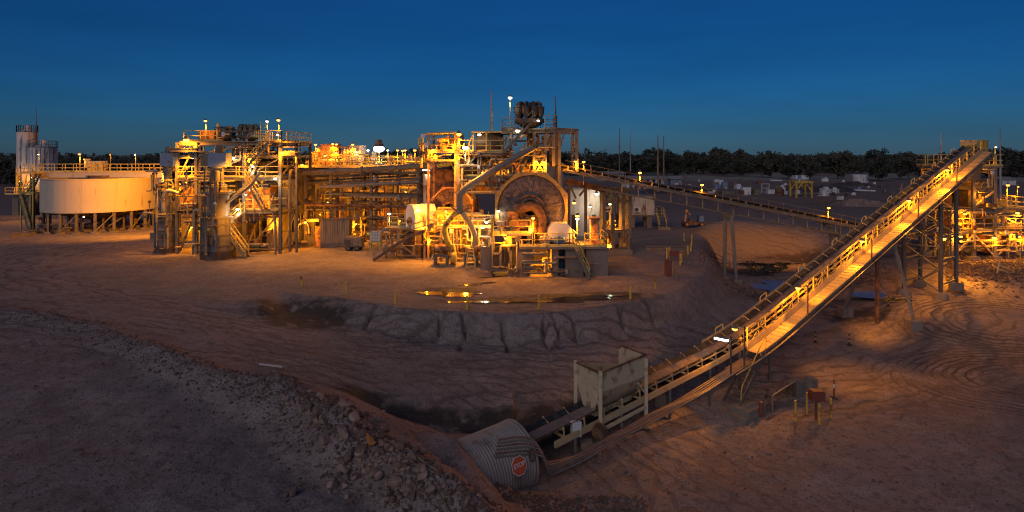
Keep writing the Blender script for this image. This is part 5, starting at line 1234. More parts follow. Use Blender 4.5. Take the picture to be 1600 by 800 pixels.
# ------------------------------------------------------------------ ball mills
def ball_mill(label, px, py, Y, R, L, guard, mat, gm, spokes=26):
    c = at(px, py, Y); ax = Vector((.10, 1, 0)).normalized()
    t = thing('ball_mill', label, 'mill', (c.x, c.y+L/2, 0))
    obj('head', MB().lathe([(.42*R, -.52), (.5*R, -.48), (.96*R, -.05), (R, 0), (R, .12)], c, 48, ax), M[mat], t, 25)
    obj('shell', MB().lathe([(R*.985, .12), (R*.985, L), (R*.5, L+.4), (0, L+.4)], c, 48, ax), M[mat], t, 35)
    for k in range(4): obj('liner_band', MB().lathe([(R*.986, L*(k+.7)/4.4), (R*1.03, L*(k+.7)/4.4), (R*1.03, L*(k+.7)/4.4+.12), (R*.986, L*(k+.7)/4.4+.12)], c, 40, ax), M[mat], t)
    u = ax.cross(Vector((0, 0, 1))).normalized(); v = u.cross(ax)
    v = Vector((0, 0, 1)); 
    bl_ = MB()
    for ring, nb, dz in ((.62, 22, -.37), (.78, 30, -.22), (.92, 36, -.09)):
        for k in range(nb):
            a = 2*math.pi*(k+.5)/nb; p = c + (u*math.cos(a)+v*math.sin(a))*ring*R + ax*(dz-.02)
            bl_.tube([p-ax*.07, p+ax*.05], .055, 6)
    obj('liner_bolts', bl_, M['galv'], t)
    for k in range(10):
        a = 2*math.pi*(k+.35)/10; p0 = c+(u*math.cos(a)+v*math.sin(a))*.5*R+ax*-.5; p1 = c+(u*math.cos(a)+v*math.sin(a))*.95*R+ax*-.09
        beam('liner_joint', p0, p1, .05, .05, M['dark'], t)
    obj('trunnion', MB().lathe([(.42*R, -.52), (.42*R, -.9), (.36*R, -.95), (.36*R, -1.3), (.30*R, -1.35)], c, 28, ax), M[mat], t, 30)
    if guard:
        G0, G1 = R*1.025, R*1.10/math.cos(math.pi/8)
        f = lambda an, rad: c + (u*math.cos(an)+v*math.sin(an))*rad - ax*.16
        for i in range(8):          # eight flat plates round the ring gear, open at the bottom
            a_, b_ = math.pi/8+i*math.pi/4, math.pi/8+(i+1)*math.pi/4
            if math.sin((a_+b_)/2) < -.9: continue
            inner = [f(a_+(b_-a_)*k/5, G0) for k in range(6)]
            obj('gear_guard', MB().prism(inner + [f(b_-.004, G1), f(a_+.004, G1)], ax*1.0), M[gm], t)
    return t, c, ax
bm, bc, bax = ball_mill('large ball mill with a yellow gear guard round its dark face', 830, 326, 52.0, 2.8, 7.5, True, 'mill', 'guard')
# discharge elbow and trunnion cowl
cw = thing('discharge_cowl', 'brown discharge cowl curving from the centre of the large ball mill', 'chute', (bc.x, bc.y-1.8, 3))
obj('hood', MB().tube(bend([bc+Vector((-.1, -1.0, .15)), bc+Vector((.0, -1.9, .35)), bc+Vector((.75, -2.2, -.2)), bc+Vector((.95, -2.0, -2.0))], 1.0, 6), [1.0]*2+[.95]*12, 16) if False else MB().tube(bend([bc+Vector((-1.35, -1.5, .05)), bc+Vector((.15, -1.7, .45)), bc+Vector((.8, -1.7, -.4)), bc+Vector((.82, -1.6, -2.1))], .9, 6), .4, 16), M['rust'], cw, 40)
obj('flange', MB().lathe([(.5, -1.05), (1.25, -1.05), (1.25, -.93), (.5, -.93)], bc, 24, bax), M['rust'], cw, 30)
# pinion drive, gearbox, foundations
fz = Z(384, 50.0)
pf = thing('mill_drive_platform', 'concrete and steel drive platform in front of the large mill', 'platform', (X(870, 50), 50, 0))
dx0, dx1 = X(812, 49.4), X(914, 49.4)
deck(pf, dx0, dx1, 49.4, 52.6, fz-.2, 'concrete', .24, '')
for a, b in ((809, 828), (862, 872), (884, 912)):
    obj('pier', MB().box((X(a, 49.6), 49.8, -.2), (X(b, 49.6), 52.0, fz-.2)), M['concrete'], pf)
obj('pier', MB().box((X(914, 50.5), 49.9, -.2), (X(944, 52), 51.0, fz-.25)), M['concrete'], pf); deck(pf, dx1+.01, X(944, 51), 49.6, 53, fz-.2, 'galv', .2, 'fr')
obj('handrail', MB().rail([(X(812, 49.4), 49.45, fz+.04), (X(835, 49.4), 49.45, fz+.04)]), M['rail'], pf); obj('handrail', MB().rail([(X(832, 49.4), 49.45, fz+.04), (X(890, 49.4), 49.45, fz+.04)], 1.05, 1.2), M['rail'], pf)
obj('handrail', MB().rail([(X(890, 49.4), 49.45, fz+.04), (X(900, 49.4), 49.45, fz+.04), (X(900, 49.4), 52, fz+.04)], 1.05, 1.2), M['rail'], pf)
stairs(pf, (X(920, 48.8), 48.5, .05), (X(901, 48.8), 48.5, fz-.2), .85, 'dusty', 'rail', wdir=(0, 1, 0))
# toe plate
obj('toe_plate', MB().box((dx0, 49.36, fz-.02), (dx1, 49.396, fz+.16)), M['rail'], pf)
wmz = fz+.04
wm = thing('drive_motor', 'large white mill drive motor on the drive platform', 'motor', (X(876, 50.6), 50.6, wmz))
mx0, mx1 = X(857, 50), X(894, 50); myy = 50.2
obj('casing', MB().prism([(mx0, myy, wmz+.25), (mx1, myy, wmz+.25), (mx1, myy, wmz+1.3), (mx1-.35, myy, wmz+1.75), (mx0+.25, myy, wmz+1.75), (mx0, myy, wmz+1.35)], (0, 1.7, 0)), M['white'], wm)
obj('end_bell', MB().lathe([(0, -.12), (.55, -.12), (.6, 0)], (mx0, myy+.85, wmz+.85), 18, (1, 0, 0)), M['white'], wm, 40); obj('bedplate', MB().box((mx0-.3, myy-.15, wmz), (mx1+.2, myy+1.85, wmz+.246)), M['dark'], wm)
for k in range(5): obj('vent_louvre', MB().box((mx0+.3, myy-.04, wmz+.55+k*.13), (mx1-.35, myy-.004, wmz+.62+k*.13)), M['white'], wm)
motor('blue_motor', 'small blue motor in front of the white drive motor', (X(874, 49.9), 49.85, wmz+.42), .95, .27, (1, .1, 0), 'blue'); motor('inching_motor', 'cream inching motor beside the blue motor', (X(852, 49.9), 49.9, wmz+.5), .9, .3, (1, 0, 0), 'cream')
ob = thing('orange_cabinet', 'tall orange electrical cabinet at the end of the drive platform', 'cabinet', (X(929, 50.8), 50.8, fz))
cx0, cx1 = X(923, 50.2), X(936, 50.2); obj('body', MB().box((cx0, 50.1, fz+.01), (cx1, 50.9, Z(342, 50.2))), M['orange'], ob); obj('roof', MB().box((cx0-.15, 49.95, Z(342, 50.2)), (cx1+.15, 51.05, Z(340, 50.2))), M['orange'], ob); obj('door', MB().box((cx0+.06, 50.06, fz+.12), (cx1-.06, 50.096, Z(344, 50.2))), M['orange'], ob)
# gearbox and bearing on left of mill
zg_ = Z(364, 49.8)
lp = thing('feed_platform', 'yellow lit service platform beside the mill face', 'platform', (X(800, 50), 50, 0))
deck(lp, X(768, 50), X(829, 50), 49.6, 52.2, zg_-.2, 'plate', .22, 'fl')
for px in (771, 798, 826): beam('column', (X(px, 50), 49.8, 0), (X(px, 50), 49.8, zg_-.2), .22, .22, M['dusty'], lp, 'i')
gb = thing('pinion_gearbox', 'orange pinion gearbox in front of the mill face', 'gearbox', (X(806, 50.6), 50.6, zg_))
obj('case', MB().box((X(791, 50.2), 50.1, zg_+.02), (X(812, 50.2), 51.3, zg_+1.0)), M['orange'], gb); obj('cover', MB().box((X(790, 50.2), 50.05, zg_+1.0), (X(813, 50.2), 51.35, zg_+1.12)), M['orange'], gb)
obj('upper_case', MB().box((X(793, 50.2), 50.2, zg_+1.12), (X(809, 50.2), 51.2, zg_+1.7)), M['orange'], gb); obj('shaft_cover', MB().tube([(X(812, 50.2), 50.7, zg_+.55), (X(826, 50.2), 50.7, zg_+.55)], .35, 14), M['orange'], gb, 40)
for k in range(3): obj('rib', MB().box((X(794+k*6, 50.2), 50.0, zg_+.1), (X(796+k*6, 50.2), 50.04, zg_+.95)), M['orange'], gb)
vtank('lube_tank', 'orange ribbed lubrication drum on the service platform', X(833, 50.2), 50.3, zg_+.02, zg_+1.1, .35, 'orange', ribs=2); crate('lube_skid', 'small cream lubrication skid left of the gearbox', X(777, 50), X(788, 50), 50.2, 51, zg_+.02, zg_+.8, 'cream', 'skid')
sc_ = thing('scats_chute', 'yellow scats chute hanging under the service platform', 'chute', (X(797, 50.2), 50, 1.5))
obj('funnel', MB().lathe([(.75, 0), (.3, -1.0), (.22, -1.5)], (X(798, 50.4), 50.6, zg_-.21), 12), M['plate'], sc_, 35); obj('bracket', MB().bar((X(786, 50.4), 50.6, zg_-.3), (X(810, 50.4), 50.6, zg_-.3), .2), M['plate'], sc_)
# second mill behind
bm2, bc2, _ = ball_mill('smaller rusty ball mill behind the slurry pumps', 706, 326, 60.0, 1.95, 5.0, True, 'rust', 'orange')
crate('mill_feed_box', 'yellow square feed box on the face of the smaller mill', X(684, 57.5), X(711, 57.5), 57.2, 58.6, Z(352, 57.5), Z(326, 57.5), 'yellow', 'box')
w2 = thing('mill_walkway', 'lit walkway across the face of the smaller mill', 'walkway', (X(710, 56.5), 56.5, 0)); deck(w2, X(684, 56.5), X(768, 56.5), 56.2, 57.1, Z(356, 56.5), 'plate', .15, 'f')
for px in (690, 714, 742, 765): beam('column', (X(px, 56.5), 56.4, 0), (X(px, 56.5), 56.4, Z(356, 56.5)), .2, .2, M['dusty'], w2, 'i')
crate('ladder_rack', 'yellow square tube rack above the mill walkway', X(733, 58), X(757, 58), 57.6, 59, Z(352, 58), Z(340, 58), 'yellow', 'rack')
obj_ = crate('mill_plinth', 'orange lit concrete plinth under the smaller mill', X(690, 58.2), X(768, 58.2), 58.2, 62, 0, 2.6, 'concrete', 'plinth'); obj_2 = crate('mill_plinth', 'concrete plinth hidden in the shade under the large mill', X(835, 53), X(860, 53), 54, 58, 0, 2.9, 'concrete', 'plinth')
# pumps with pipes merging into the cyclone feed
for k, (px, lb) in enumerate(((690, 'large orange motored pump on a stand, nearer the trommel'), (737, 'large orange motored pump on a stand, beside the stepladder'))):
    q = gnd(px, 417, 0); t = thing('feed_pump', lb, 'pump', q, 'cyclone feed pumps')
    obj('frame', MB().box((q.x-.7, q.y, .0), (q.x-.5, q.y+1.0, 1.1)).box((q.x+.35, q.y, .0), (q.x+.55, q.y+1.0, 1.1)).box((q.x-.498, q.y, .85), (q.x+.348, q.y+1.0, 1.1)), M['steel'], t); obj('plinth', MB().box((q.x-.9, q.y-.2, -.1), (q.x+1.2, q.y+1.4, .16)), M['concrete'], t)
    obj('motor', MB().lathe([(0, -.75), (.3, -.75), (.34, -.6), (.36, .4), (.25, .55), (0, .56)], (q.x+.1, q.y+.5, 1.5), 16, (1, .12, 0)), M['orange'], t, 35); obj('fan_cover', MB().lathe([(0, -.86), (.3, -.86), (.34, -.74)], (q.x+.1, q.y+.5, 1.5), 16, (1, .12, 0)), M['dark'], t, 35)
    obj('volute', MB().lathe([(0, -.25), (.5, -.25), (.58, 0), (.5, .25), (0, .25)], (q.x+1.0, q.y+.5, .75), 18, (1, 0, 0)), M['yellow'], t, 35)
    obj('discharge', MB().tube([(q.x+1.0, q.y+.5, .8), (q.x+.9, q.y+.5, 1.9)], .24, 12), M['yellow'], t, 40)
fp_ = thing('cyclone_feed_pipe', 'thick grey slurry pipe rising from the pumps to the cyclones', 'pipe', at(719, 330, 54.5))
p_a = at(703, 384, 54.4); p_b = at(741, 383, 54.4); j = at(719, 328, 54.2)
obj('branch_pipe', MB().tube(bend([p_a, at(697, 372, 54.2), at(694, 356, 54.2), at(704, 342, 54.2), j+Vector((-.1, 0, -.1))], .6), .27, 12), M['yellow'], fp_, 40)  # yellow lamp light put into this branch's colour
obj('branch_pipe', MB().tube(bend([p_b, at(742, 368, 54.2), at(735, 350, 54.2), j+Vector((.1, 0, -.15))], .6), .25, 12), M['plate'], fp_, 40)
obj('riser', MB().tube(bend([j+Vector((0, 0, -.3)), at(718, 305, 54.2), at(728, 294, 54.2), at(768, 268, 54.4), at(832, 231, 55.5)], .7), .30, 14), M['galv'], fp_, 40)
for px, py in ((719, 322), (720, 303), (737, 288), (757, 275), (790, 255)):
    c = at(px, py, 54.3+(px-719)/110*1.0); d = Vector((.85, .01, .5)).normalized() if px > 725 else Vector((0, 0, 1))
    obj('flange', MB().tube([c-d*.09, c+d*.09], .42, 14), M['galv'], fp_)
for s_ in (-1, 1): beam('valve_lever', at(719, 334, 54.0), at(719+s_*15, 322, 54.0), .12, .12, M['dusty'], fp_)
q = gnd(735, 421); ld = thing('step_ladder', 'yellow step ladder standing by the second pump', 'ladder', q)
for s_ in (-1, 1):
    beam('front_rail', q+Vector((s_*.42, 0, 0)), q+Vector((s_*.2, .25, 1.75)), .07, .05, M['rail'], ld); beam('rear_leg', q+Vector((s_*.42, .9, 0)), q+Vector((s_*.2, .32, 1.75)), .06, .05, M['rail'], ld)
for k in range(5):
    w_ = .42-.22*(k+.7)/5.4; beam('tread', q+Vector((-w_, .05*(k+.7), 1.75*(k+.7)/5.4)), q+Vector((w_, .05*(k+.7), 1.75*(k+.7)/5.4)), .12, .035, M['rail'], ld)
obj('top_cap', MB().box((q.x-.24, q.y+.15, 1.75), (q.x+.24, q.y+.42, 1.8)), M['rail'], ld)
# bund walls
bw = thing('bund_wall', 'low concrete bund walls beside the second pump', 'wall', gnd(772, 421))
c0 = gnd(751, 421); c1_ = gnd(772, 421); 
obj('wall_panel', MB().box((c0.x, c1_.y, -.1), (c1_.x, c1_.y+.2, 1.95)), M['concrete'], bw)
obj('wall_panel', MB().prism([(c1_.x+.01, c1_.y, -.1), (c1_.x+1.9, c1_.y+2.3, -.1), (c1_.x+1.75, c1_.y+2.45, -.1), (c1_.x+.01, c1_.y+.3, -.1)], (0, 0, 2.0)), M['concrete'], bw); obj('wall_panel', MB().box((c0.x, c1_.y+.201, -.1), (c0.x+.2, c1_.y+3, 1.95)), M['concrete'], bw)
for k, (px, py, mt, lb, r_) in enumerate(((854, 425, 'cream', 'pale bin under the drive platform', .25), (866, 427, 'orange', 'orange drum under the drive platform', .28), (877, 423, 'blue', 'dark blue drum stack under the drive platform', .27), (930, 409, 'steel', 'grey drum beside the platform stairs', .3), (938, 408, 'galv', 'pale drum beside the grey drum', .28))):
    q = gnd(px, py); h_ = (.95, .95, 1.7, .95, .85)[k]
    t = thing('drum', lb, 'drum', q); obj('shell', MB().lathe([(0, 0), (r_, 0), (r_, h_*.33), (r_*1.05, h_*.35), (r_, h_*.37), (r_, h_*.65), (r_*1.05, h_*.67), (r_, h_*.69), (r_, h_), (0, h_)], q, 18), M[mt], t, 35); obj('rim', MB().lathe([(r_*.9, h_), (r_*1.06, h_), (r_*1.06, h_+.04), (r_*.9, h_+.04)], q, 18), M[mt], t)
q = gnd(902, 419); tag(obj('traffic_cone', MB().lathe([(0, .7), (.04, .7), (.17, .04), (.25, .04), (.25, 0)], q, 14), M['orange'], None, 40), 'orange traffic cone under the drive platform stairs', 'cone')
LM = [(833, 341, 49.2, 'orange', 350, 'orange lamp in front of the lube drum', 1.2, .17), (897, 317, 51.5, 'orange', 600, 'orange lamp beside the gear guard of the large mill', 0, .18), (902, 337.5, 50.5, 'orange', 700, 'orange lamp over the white drive motor', 1.5, .2), (902, 342, 50.6, 'white', 200, 'white strip lamp just under the orange lamp by the drive motor', 0, .2),
 (779, 330, 52.0, 'white', 180, 'white lamp at the left of the large mill face', 0, .15), (760, 347, 55.0, 'white', 500, 'white lamp between the two mills', 0, .2), (754, 356, 55.4, 'white', 250, 'lower white lamp between the two mills', 0, .14),
 (700, 338, 55.8, 'orange', 700, 'orange lamp on the feed box of the smaller mill', 0, .14), (728, 366, 54.8, 'orange', 700, 'orange lamp under the mill walkway between the pumps', 0, .12), (790, 372, 49.3, 'orange', 450, 'orange lamp under the edge of the service platform', 0, .12), (845, 395, 50.5, 'orange', 500, 'orange lamp between the concrete piers', 0, .12), (670, 372, 57, 'orange', 450, 'orange lamp under the trommel platform', 0, .1), (757, 385, 53.0, 'orange', 500, 'orange lamp over the bund wall', 0, .12), (672, 330, 59, 'orange', 450, 'orange lamp between the trommel and the smaller mill', 0, .12)]
for px, py, Y, k, w_, lb, dn, r_ in LM: lamp(px, py, Y, k, w_, lb, dn, r=r_)

# ------------------------------------------------------------------ cyclone tower over the mills
YC = 57.0
ct = thing('cyclone_tower', 'tall steel cyclone tower standing over the mills', 'tower', (X(800, YC), YC+3, 0))
def col(px, py0, py1, Y=YC, w=.3, mat='dusty'): return beam('column', (X(px, Y), Y, Z(py1, Y)), (X(px, Y), Y, Z(py0, Y)), w, w, M[mat], ct, 'i')
def hb(pxa, pya, pxb, pyb, Y=YC, h_=.32, mat='dusty', nm='beam'): return beam(nm, at(pxa, pya, Y), at(pxb, pyb, Y), .22, h_, M[mat], ct, 'i')
def bc_(pxa, pya, pxb, pyb, Y=YC, w=.14, mat='dusty'): return beam('brace', at(pxa, pya, Y), at(pxb, pyb, Y), w, w, M[mat], ct)
zgd = Z(0, 1)
for Y in (YC, YC+4.5):
    for px, t0 in ((716, 206), (798, 206), (835, 206)): beam('column', (X(px, YC), Y, 0), (X(px, YC), Y, Z(t0, YC)), .32, .32, M['dusty'], ct, 'i')
    for px, t0, b0 in ((852, 210, 275), (768, 240, 300), (865, 210, 260)): beam('column', (X(px, YC), Y, Z(b0, YC)), (X(px, YC), Y, Z(t0, YC)), .28, .28, M['dusty'], ct, 'i')
    for a, ya, b, yb in ((716, 240, 795, 240), (716, 278, 852, 278), (783, 206, 903, 204), (716, 262, 798, 262), (835, 226, 852, 226), (835, 246, 852, 246), (716, 288, 840, 290)):
        beam('beam', (X(a, YC), Y-.02, Z(ya, YC)), (X(b, YC), Y-.02, Z(yb, YC)), .22, .36, M['dusty'], ct, 'i')
    for a, ya, b, yb in ((716, 275, 745, 242), (775, 252, 795, 275), (798, 276, 818, 244), (800, 276, 790, 250), (835, 274, 850, 248), (852, 274, 836, 248), (852, 240, 866, 208), (835, 243, 852, 228), (745, 262, 718, 244)):
        beam('brace', (X(a, YC), Y-.06, Z(ya, YC)), (X(b, YC), Y-.06, Z(yb, YC)), .15, .15, M['dusty'], ct)
for px in (716, 798, 835):
    for py in (206 if px > 716 else 240, 240, 278): beam('tie_beam', (X(px, YC), YC+.2, Z(py, YC)-.4), (X(px, YC), YC+4.3, Z(py, YC)-.4), .2, .3, M['dusty'], ct, 'i')
zdk = Z(203, YC); zlk = Z(239, YC)
deck(ct, X(783, YC), X(870, YC), YC-.1, YC+4.6, zdk, 'dusty', .14, ''); obj('handrail', MB().rail([(X(784, YC), YC, zdk+.14), (X(804, YC), YC, zdk+.14)]), M['galv'], ct)
obj('handrail', MB().rail([(X(851, YC), YC, zdk+.14), (X(870, YC), YC, zdk+.14), (X(870, YC), YC+4.4, zdk+.14)], 1.2, 1.0), M['galv'], ct); obj('handrail', MB().rail([(X(784, YC), YC+4.5, zdk+.14), (X(870, YC), YC+4.5, zdk+.14)]), M['galv'], ct)
deck(ct, X(716, YC), X(796, YC), YC-.1, YC+4.6, zlk, 'plate', .14, ''); 
for i in range(3): obj('handrail', MB().rail([(X(718+24*i, YC), YC-.05, zlk+.14), (X(740+24*i, YC), YC-.05, zlk+.14)], 1.05, 1.2), M['rail'], ct)
deck(ct, X(716, YC), X(850, YC), YC-.1, YC+4.6, Z(277, YC), 'dusty', .1, 'f')
stairs(ct, (X(786, YC), YC-1.1, zlk), (X(832, YC), YC-1.1, Z(190, YC)), .9, 'dusty', 'dusty'); 
# gantry frame to the right
for px, y in ((874, YC), (901, YC), (874, YC+4), (901, YC+4)): beam('gantry_column', (X(px, YC), y, Z(300 if px == 874 else 268, YC)), (X(px, YC), y, Z(205, YC)), .28, .28, M['dusty'], ct, 'i')
for y in (YC, YC+4): beam('gantry_beam', (X(870, YC), y, Z(202.5, YC)), (X(904, YC), y, Z(205, YC)), .26, .4, M['dusty'], ct, 'i'); bc_(875, 232, 882, 207, y); bc_(900, 232, 892, 207, y)
beam('gantry_beam', (X(901, YC), YC+.1, Z(206, YC)), (X(901, YC), YC+3.9, Z(206, YC)), .24, .34, M['dusty'], ct, 'i')
# roofed bay on the left of the tower
rb = thing('screen_house', 'roofed open bay with orange light left of the cyclone tower', 'structure', (X(690, YC), YC+1, 0))
xa, xb = X(669, YC), X(715, YC)-.25; zf = Z(239, YC)
for px in (671, 713.0):
    for y in (YC, YC+4): beam('column', (X(px, YC)-.1, y, 0), (X(px, YC)-.1, y, Z(210, YC)), .2, .2, M['orange'], rb, 'i')
obj('roof', MB().prism([(xa-.3, YC-.6, Z(208, YC)), (xa+1.2, YC-.6, Z(206, YC)), (xb+.25, YC-.6, Z(206, YC)), (xb+.25, YC-.6, Z(208.5, YC)), (xa-.3, YC-.6, Z(209.5, YC))], (0, 5, 0)), M['plate'], rb)
deck(rb, xa, xb, YC-.3, YC+4.2, zf, 'dusty', .2, ''); obj('handrail', MB().rail([(xa, YC-.28, zf+.2), (xb, YC-.28, zf+.2)], 1.1, 1.0), M['rail'], rb)
obj('lower_beam', MB().box((xa, YC-.2, Z(252, YC)), (xb, YC+.0, Z(249, YC))), M['dusty'], rb); brace(rb, (xa+.1, YC-.1, Z(250, YC)), (xb-.6, YC-.1, zf), .13, 'dusty')
crate('screen_deck', 'orange screen box under the small roof', X(684, YC), X(708, YC), YC+1, YC+3, zf+.2, Z(217, YC), 'orange', 'screen')
for k, px in enumerate((686, 702)): vtank('oil_cylinder', ('dark cylinder at the handrail of the roofed bay', 'second dark cylinder nearer the cyclone tower in the roofed bay')[k], X(px, YC), YC+.3, zf+.2, Z(221-k*3, YC), .22-.05*k, 'dark', ribs=1, n=14)
# roofed middle bay of tower with trommel
md = thing('bay_roof', 'thin yellow lit roof over the middle bay of the cyclone tower', 'roof', (X(762, YC), YC, zlk))
obj('roof_sheet', MB().box((X(737, YC), YC-.3, Z(207, YC)), (X(786, YC)-.1, YC+4.5, Z(205, YC))), M['plate'], md)
for px in (739, 760): beam('post', (X(px, YC), YC-.2, zlk+.14), (X(px, YC), YC-.2, Z(207, YC)), .14, .14, M['rail'], md)
brace(md, at(732, 226, YC-.2), at(740, 208, YC-.2), .12, 'rail')
st_ = thing('scrubber_drum', 'dark horizontal drum behind the handrail of the middle bay', 'machine', (X(765, YC), YC+2, zlk))
obj('drum', MB().lathe([(0, -1.35), (.9, -1.3), (1.0, -1.1), (1.0, 1.1), (.9, 1.3), (0, 1.35)], (X(764, YC), YC+2, zlk+1.05), 22, (1, 0, 0)), M['dark'], st_, 35); obj('cradle', MB().box((X(745, YC), YC+1.3, zlk+.14), (X(783, YC), YC+2.7, zlk+.4)), M['dark'], st_)
hp2 = thing('drop_hopper', 'grey tapered hopper under the cyclone deck', 'hopper', (X(786, YC), YC+1, zlk)); zq = Z(214, YC)
obj('shell', MB().add([(X(777, YC), YC+.2, zq), (X(793, YC), YC+.2, zq), (X(793, YC), YC+1.6, zq), (X(777, YC), YC+1.6, zq), (X(782, YC), YC+.7, zq-.85), (X(788, YC), YC+.7, zq-.85), (X(788, YC), YC+1.1, zq-.85), (X(782, YC), YC+1.1, zq-.85)], [(0,1,5,4),(1,2,6,5),(2,3,7,6),(3,0,4,7),(0,3,2,1)]), M['steel'], hp2); obj('spout', MB().tube([(X(785, YC), YC+.9, zq-.85), (X(785, YC), YC+.9, zq-1.6)], .18, 10), M['steel'], hp2, 40)
cyclones('cyclone_cluster', 'large dark hydrocyclone cluster on top of the cyclone tower', X(827, YC+1.8), YC+1.8, zdk+.14, 1.42, 9, 2.45, .34, 'dark')
for k, (pts, r_, mt, lb) in enumerate((([at(800, 246, YC+.6), at(760, 258, YC+.6), at(740, 285, YC), at(740, 310, YC)], .2, 'dusty', 'pipe dropping from the cyclone tower towards the smaller mill'), ([at(827, 208, YC+1.8), at(827, 240, YC+1.8), at(815, 262, YC), at(815, 276, YC-1)], .25, 'steel', 'underflow pipe from the large cyclones to the mill feed'),
     ([at(840, 208, YC+2.5), at(842, 252, YC+2.5), at(870, 262, YC+2.5)], .18, 'dusty', 'pipe behind the tower braces towards the gantry'), ([at(683, 258.5, 65.4), at(705, 256, 63), at(728, 254, 59), at(734, 246, YC+.3)], .22, 'yellow', 'yellow lit pipe linking the rack to the cyclone tower'), ([at(733, 225, YC+.1), at(733, 256, YC-.2), at(722, 262, YC-.3), at(722, 300, YC-.3)], .11, 'plate', 'slim pipe down the left column of the cyclone tower'))): pipe('process_pipe', lb, pts, r_, mt, flange=1.8)
crate('cyclone_sump', 'dusty square sump on the middle floor of the cyclone tower', X(745, YC), X(790, YC), YC+1.2, YC+3.6, Z(277, YC)+.12, Z(250, YC), 'dusty', 'tank'); vtank('primer_tank', 'dusty tank under the lower deck beside the left column', X(728, YC), YC+2.4, Z(277, YC)+.12, Z(247, YC), .7, 'dusty'); crate('feed_chute_box', 'orange chute box behind the tower braces', X(800, YC), X(830, YC), YC+2, YC+4, Z(276, YC), Z(256, YC), 'orange', 'chute')
crate('rear_bin', 'brown bin under the tower behind the feed pipe', X(735, 60), X(775, 60), 60.5, 63, Z(300, 60), Z(283, 60), 'rust', 'bin'); crate('wall_panel_screen', 'brown splash wall under the left bay of the tower', X(672, 61), X(715, 61), 61, 61.4, Z(330, 61), Z(266, 61), 'rust', 'wall'); vtank('process_vessel', 'grey green vessel lit by the strip lamp at the rack end', X(675, 63), 63, Z(318, 63), Z(272, 63), .9, 'cream', ribs=2, legs=4, zg=0)
mast(768, 142, 224, YC+2, .16, 'lightning mast rising from the middle of the cyclone tower'); mast(868, 150, 203, YC+1, .09, 'thin mast at the right of the large cyclone cluster', 'rust')
LC = [(717, 210, YC-.8, 'orange', 700, 'bright orange lamp at the corner of the small roof', 1.0, .26), (727, 231, YC-1, 'white', 900, 'very bright greenish white lamp at the lower deck of the cyclone tower', 1.2, .36), (749, 210.5, YC+.2, 'white', 220, 'white lamp under the thin roof of the middle bay', 0, .22), (696, 216, YC+.2, 'orange', 350, 'small orange lamp inside the roofed bay', 0, .13),
 (675, 234, YC-.4, 'orange', 400, 'orange lamp on the floor edge of the roofed bay', 0, .18), (797, 153, YC+1, 'white', 300, 'white lamp on the mast above the cyclone deck', 2.8, .24), (809, 204.5, YC-.6, 'white', 200, 'white lamp under the cyclone deck edge', 0, .26), (841, 188.5, YC-.2, 'white', 120, 'yellow white lamp on the large cyclones', 0, .16),
 (837.5, 252, YC-.4, 'orange', 350, 'first of two orange lamps in the tower braces', 0, .14), (850, 253.5, YC-.4, 'orange', 450, 'second of two orange lamps in the tower braces', 0, .17), (899, 252.5, YC-.3, 'orange', 450, 'orange lamp on the gantry column by the feed conveyor', 0, .17),
 (720, 218, YC-.6, 'orange', 250, 'small orange lamp just under the small roof corner', 0, .12), (755, 265, YC+.4, 'orange', 600, 'orange lamp inside the middle of the cyclone tower', 0, .12), (790, 262, YC+.2, 'orange', 500, 'orange lamp inside the tower behind the thick pipe', 0, .1), (740, 300, YC+1.0, 'orange', 600, 'orange lamp under the cyclone tower above the smaller mill', 0, .12)]
for px, py, Y, k, w_, lb, dn, r_ in LC: lamp(px, py, Y, k, w_, lb, dn, r=r_)
lamp(668, 266, 62.0, 'white', 250, 'white strip lamp at the tower end of the pipe rack', 0, tube=True)

flood(717, 210, YC-1.0, gnd(640, 405), 7000, 75)
flood(727, 231, YC-1.2, gnd(790, 420), 2500, 75)
flood(902, 337.5, 49.8, gnd(930, 420), 900, 110)

fittings(ct, X(718, YC), X(850, YC), YC, YC+4, Z(300, YC), Z(242, YC), 46, 15); fittings(ct, X(786, YC), X(868, YC), YC, YC+4, Z(240, YC), Z(206, YC), 14, 16); fittings(tf, px0, px1, YT, YT+3, .3, zp, 16, 17)
fittings(w2, X(672, 57), X(768, 57), 56.6, 59, .3, Z(330, 57), 40, 18, ('yellow', 'dusty', 'plate', 'galv', 'orange')); fittings(lp, X(768, 50), X(829, 50), 49.8, 52, .3, zg_+1.2, 20, 19, ('yellow', 'dusty', 'plate', 'steel')); fittings(pf, X(815, 50), X(940, 50), 49.7, 52, .2, fz-.3, 16, 20); fittings(rb, xa-1, X(715, YC)-.3, YC, YC+4, Z(262, YC), Z(212, YC), 22, 22, ('orange', 'dusty', 'plate', 'rail'))

flood(833, 341, 47.0, bc+Vector((.3, 0, .6)), 700, 120)  # added beam, out in front of the lube drum lamp, brightening the mill face
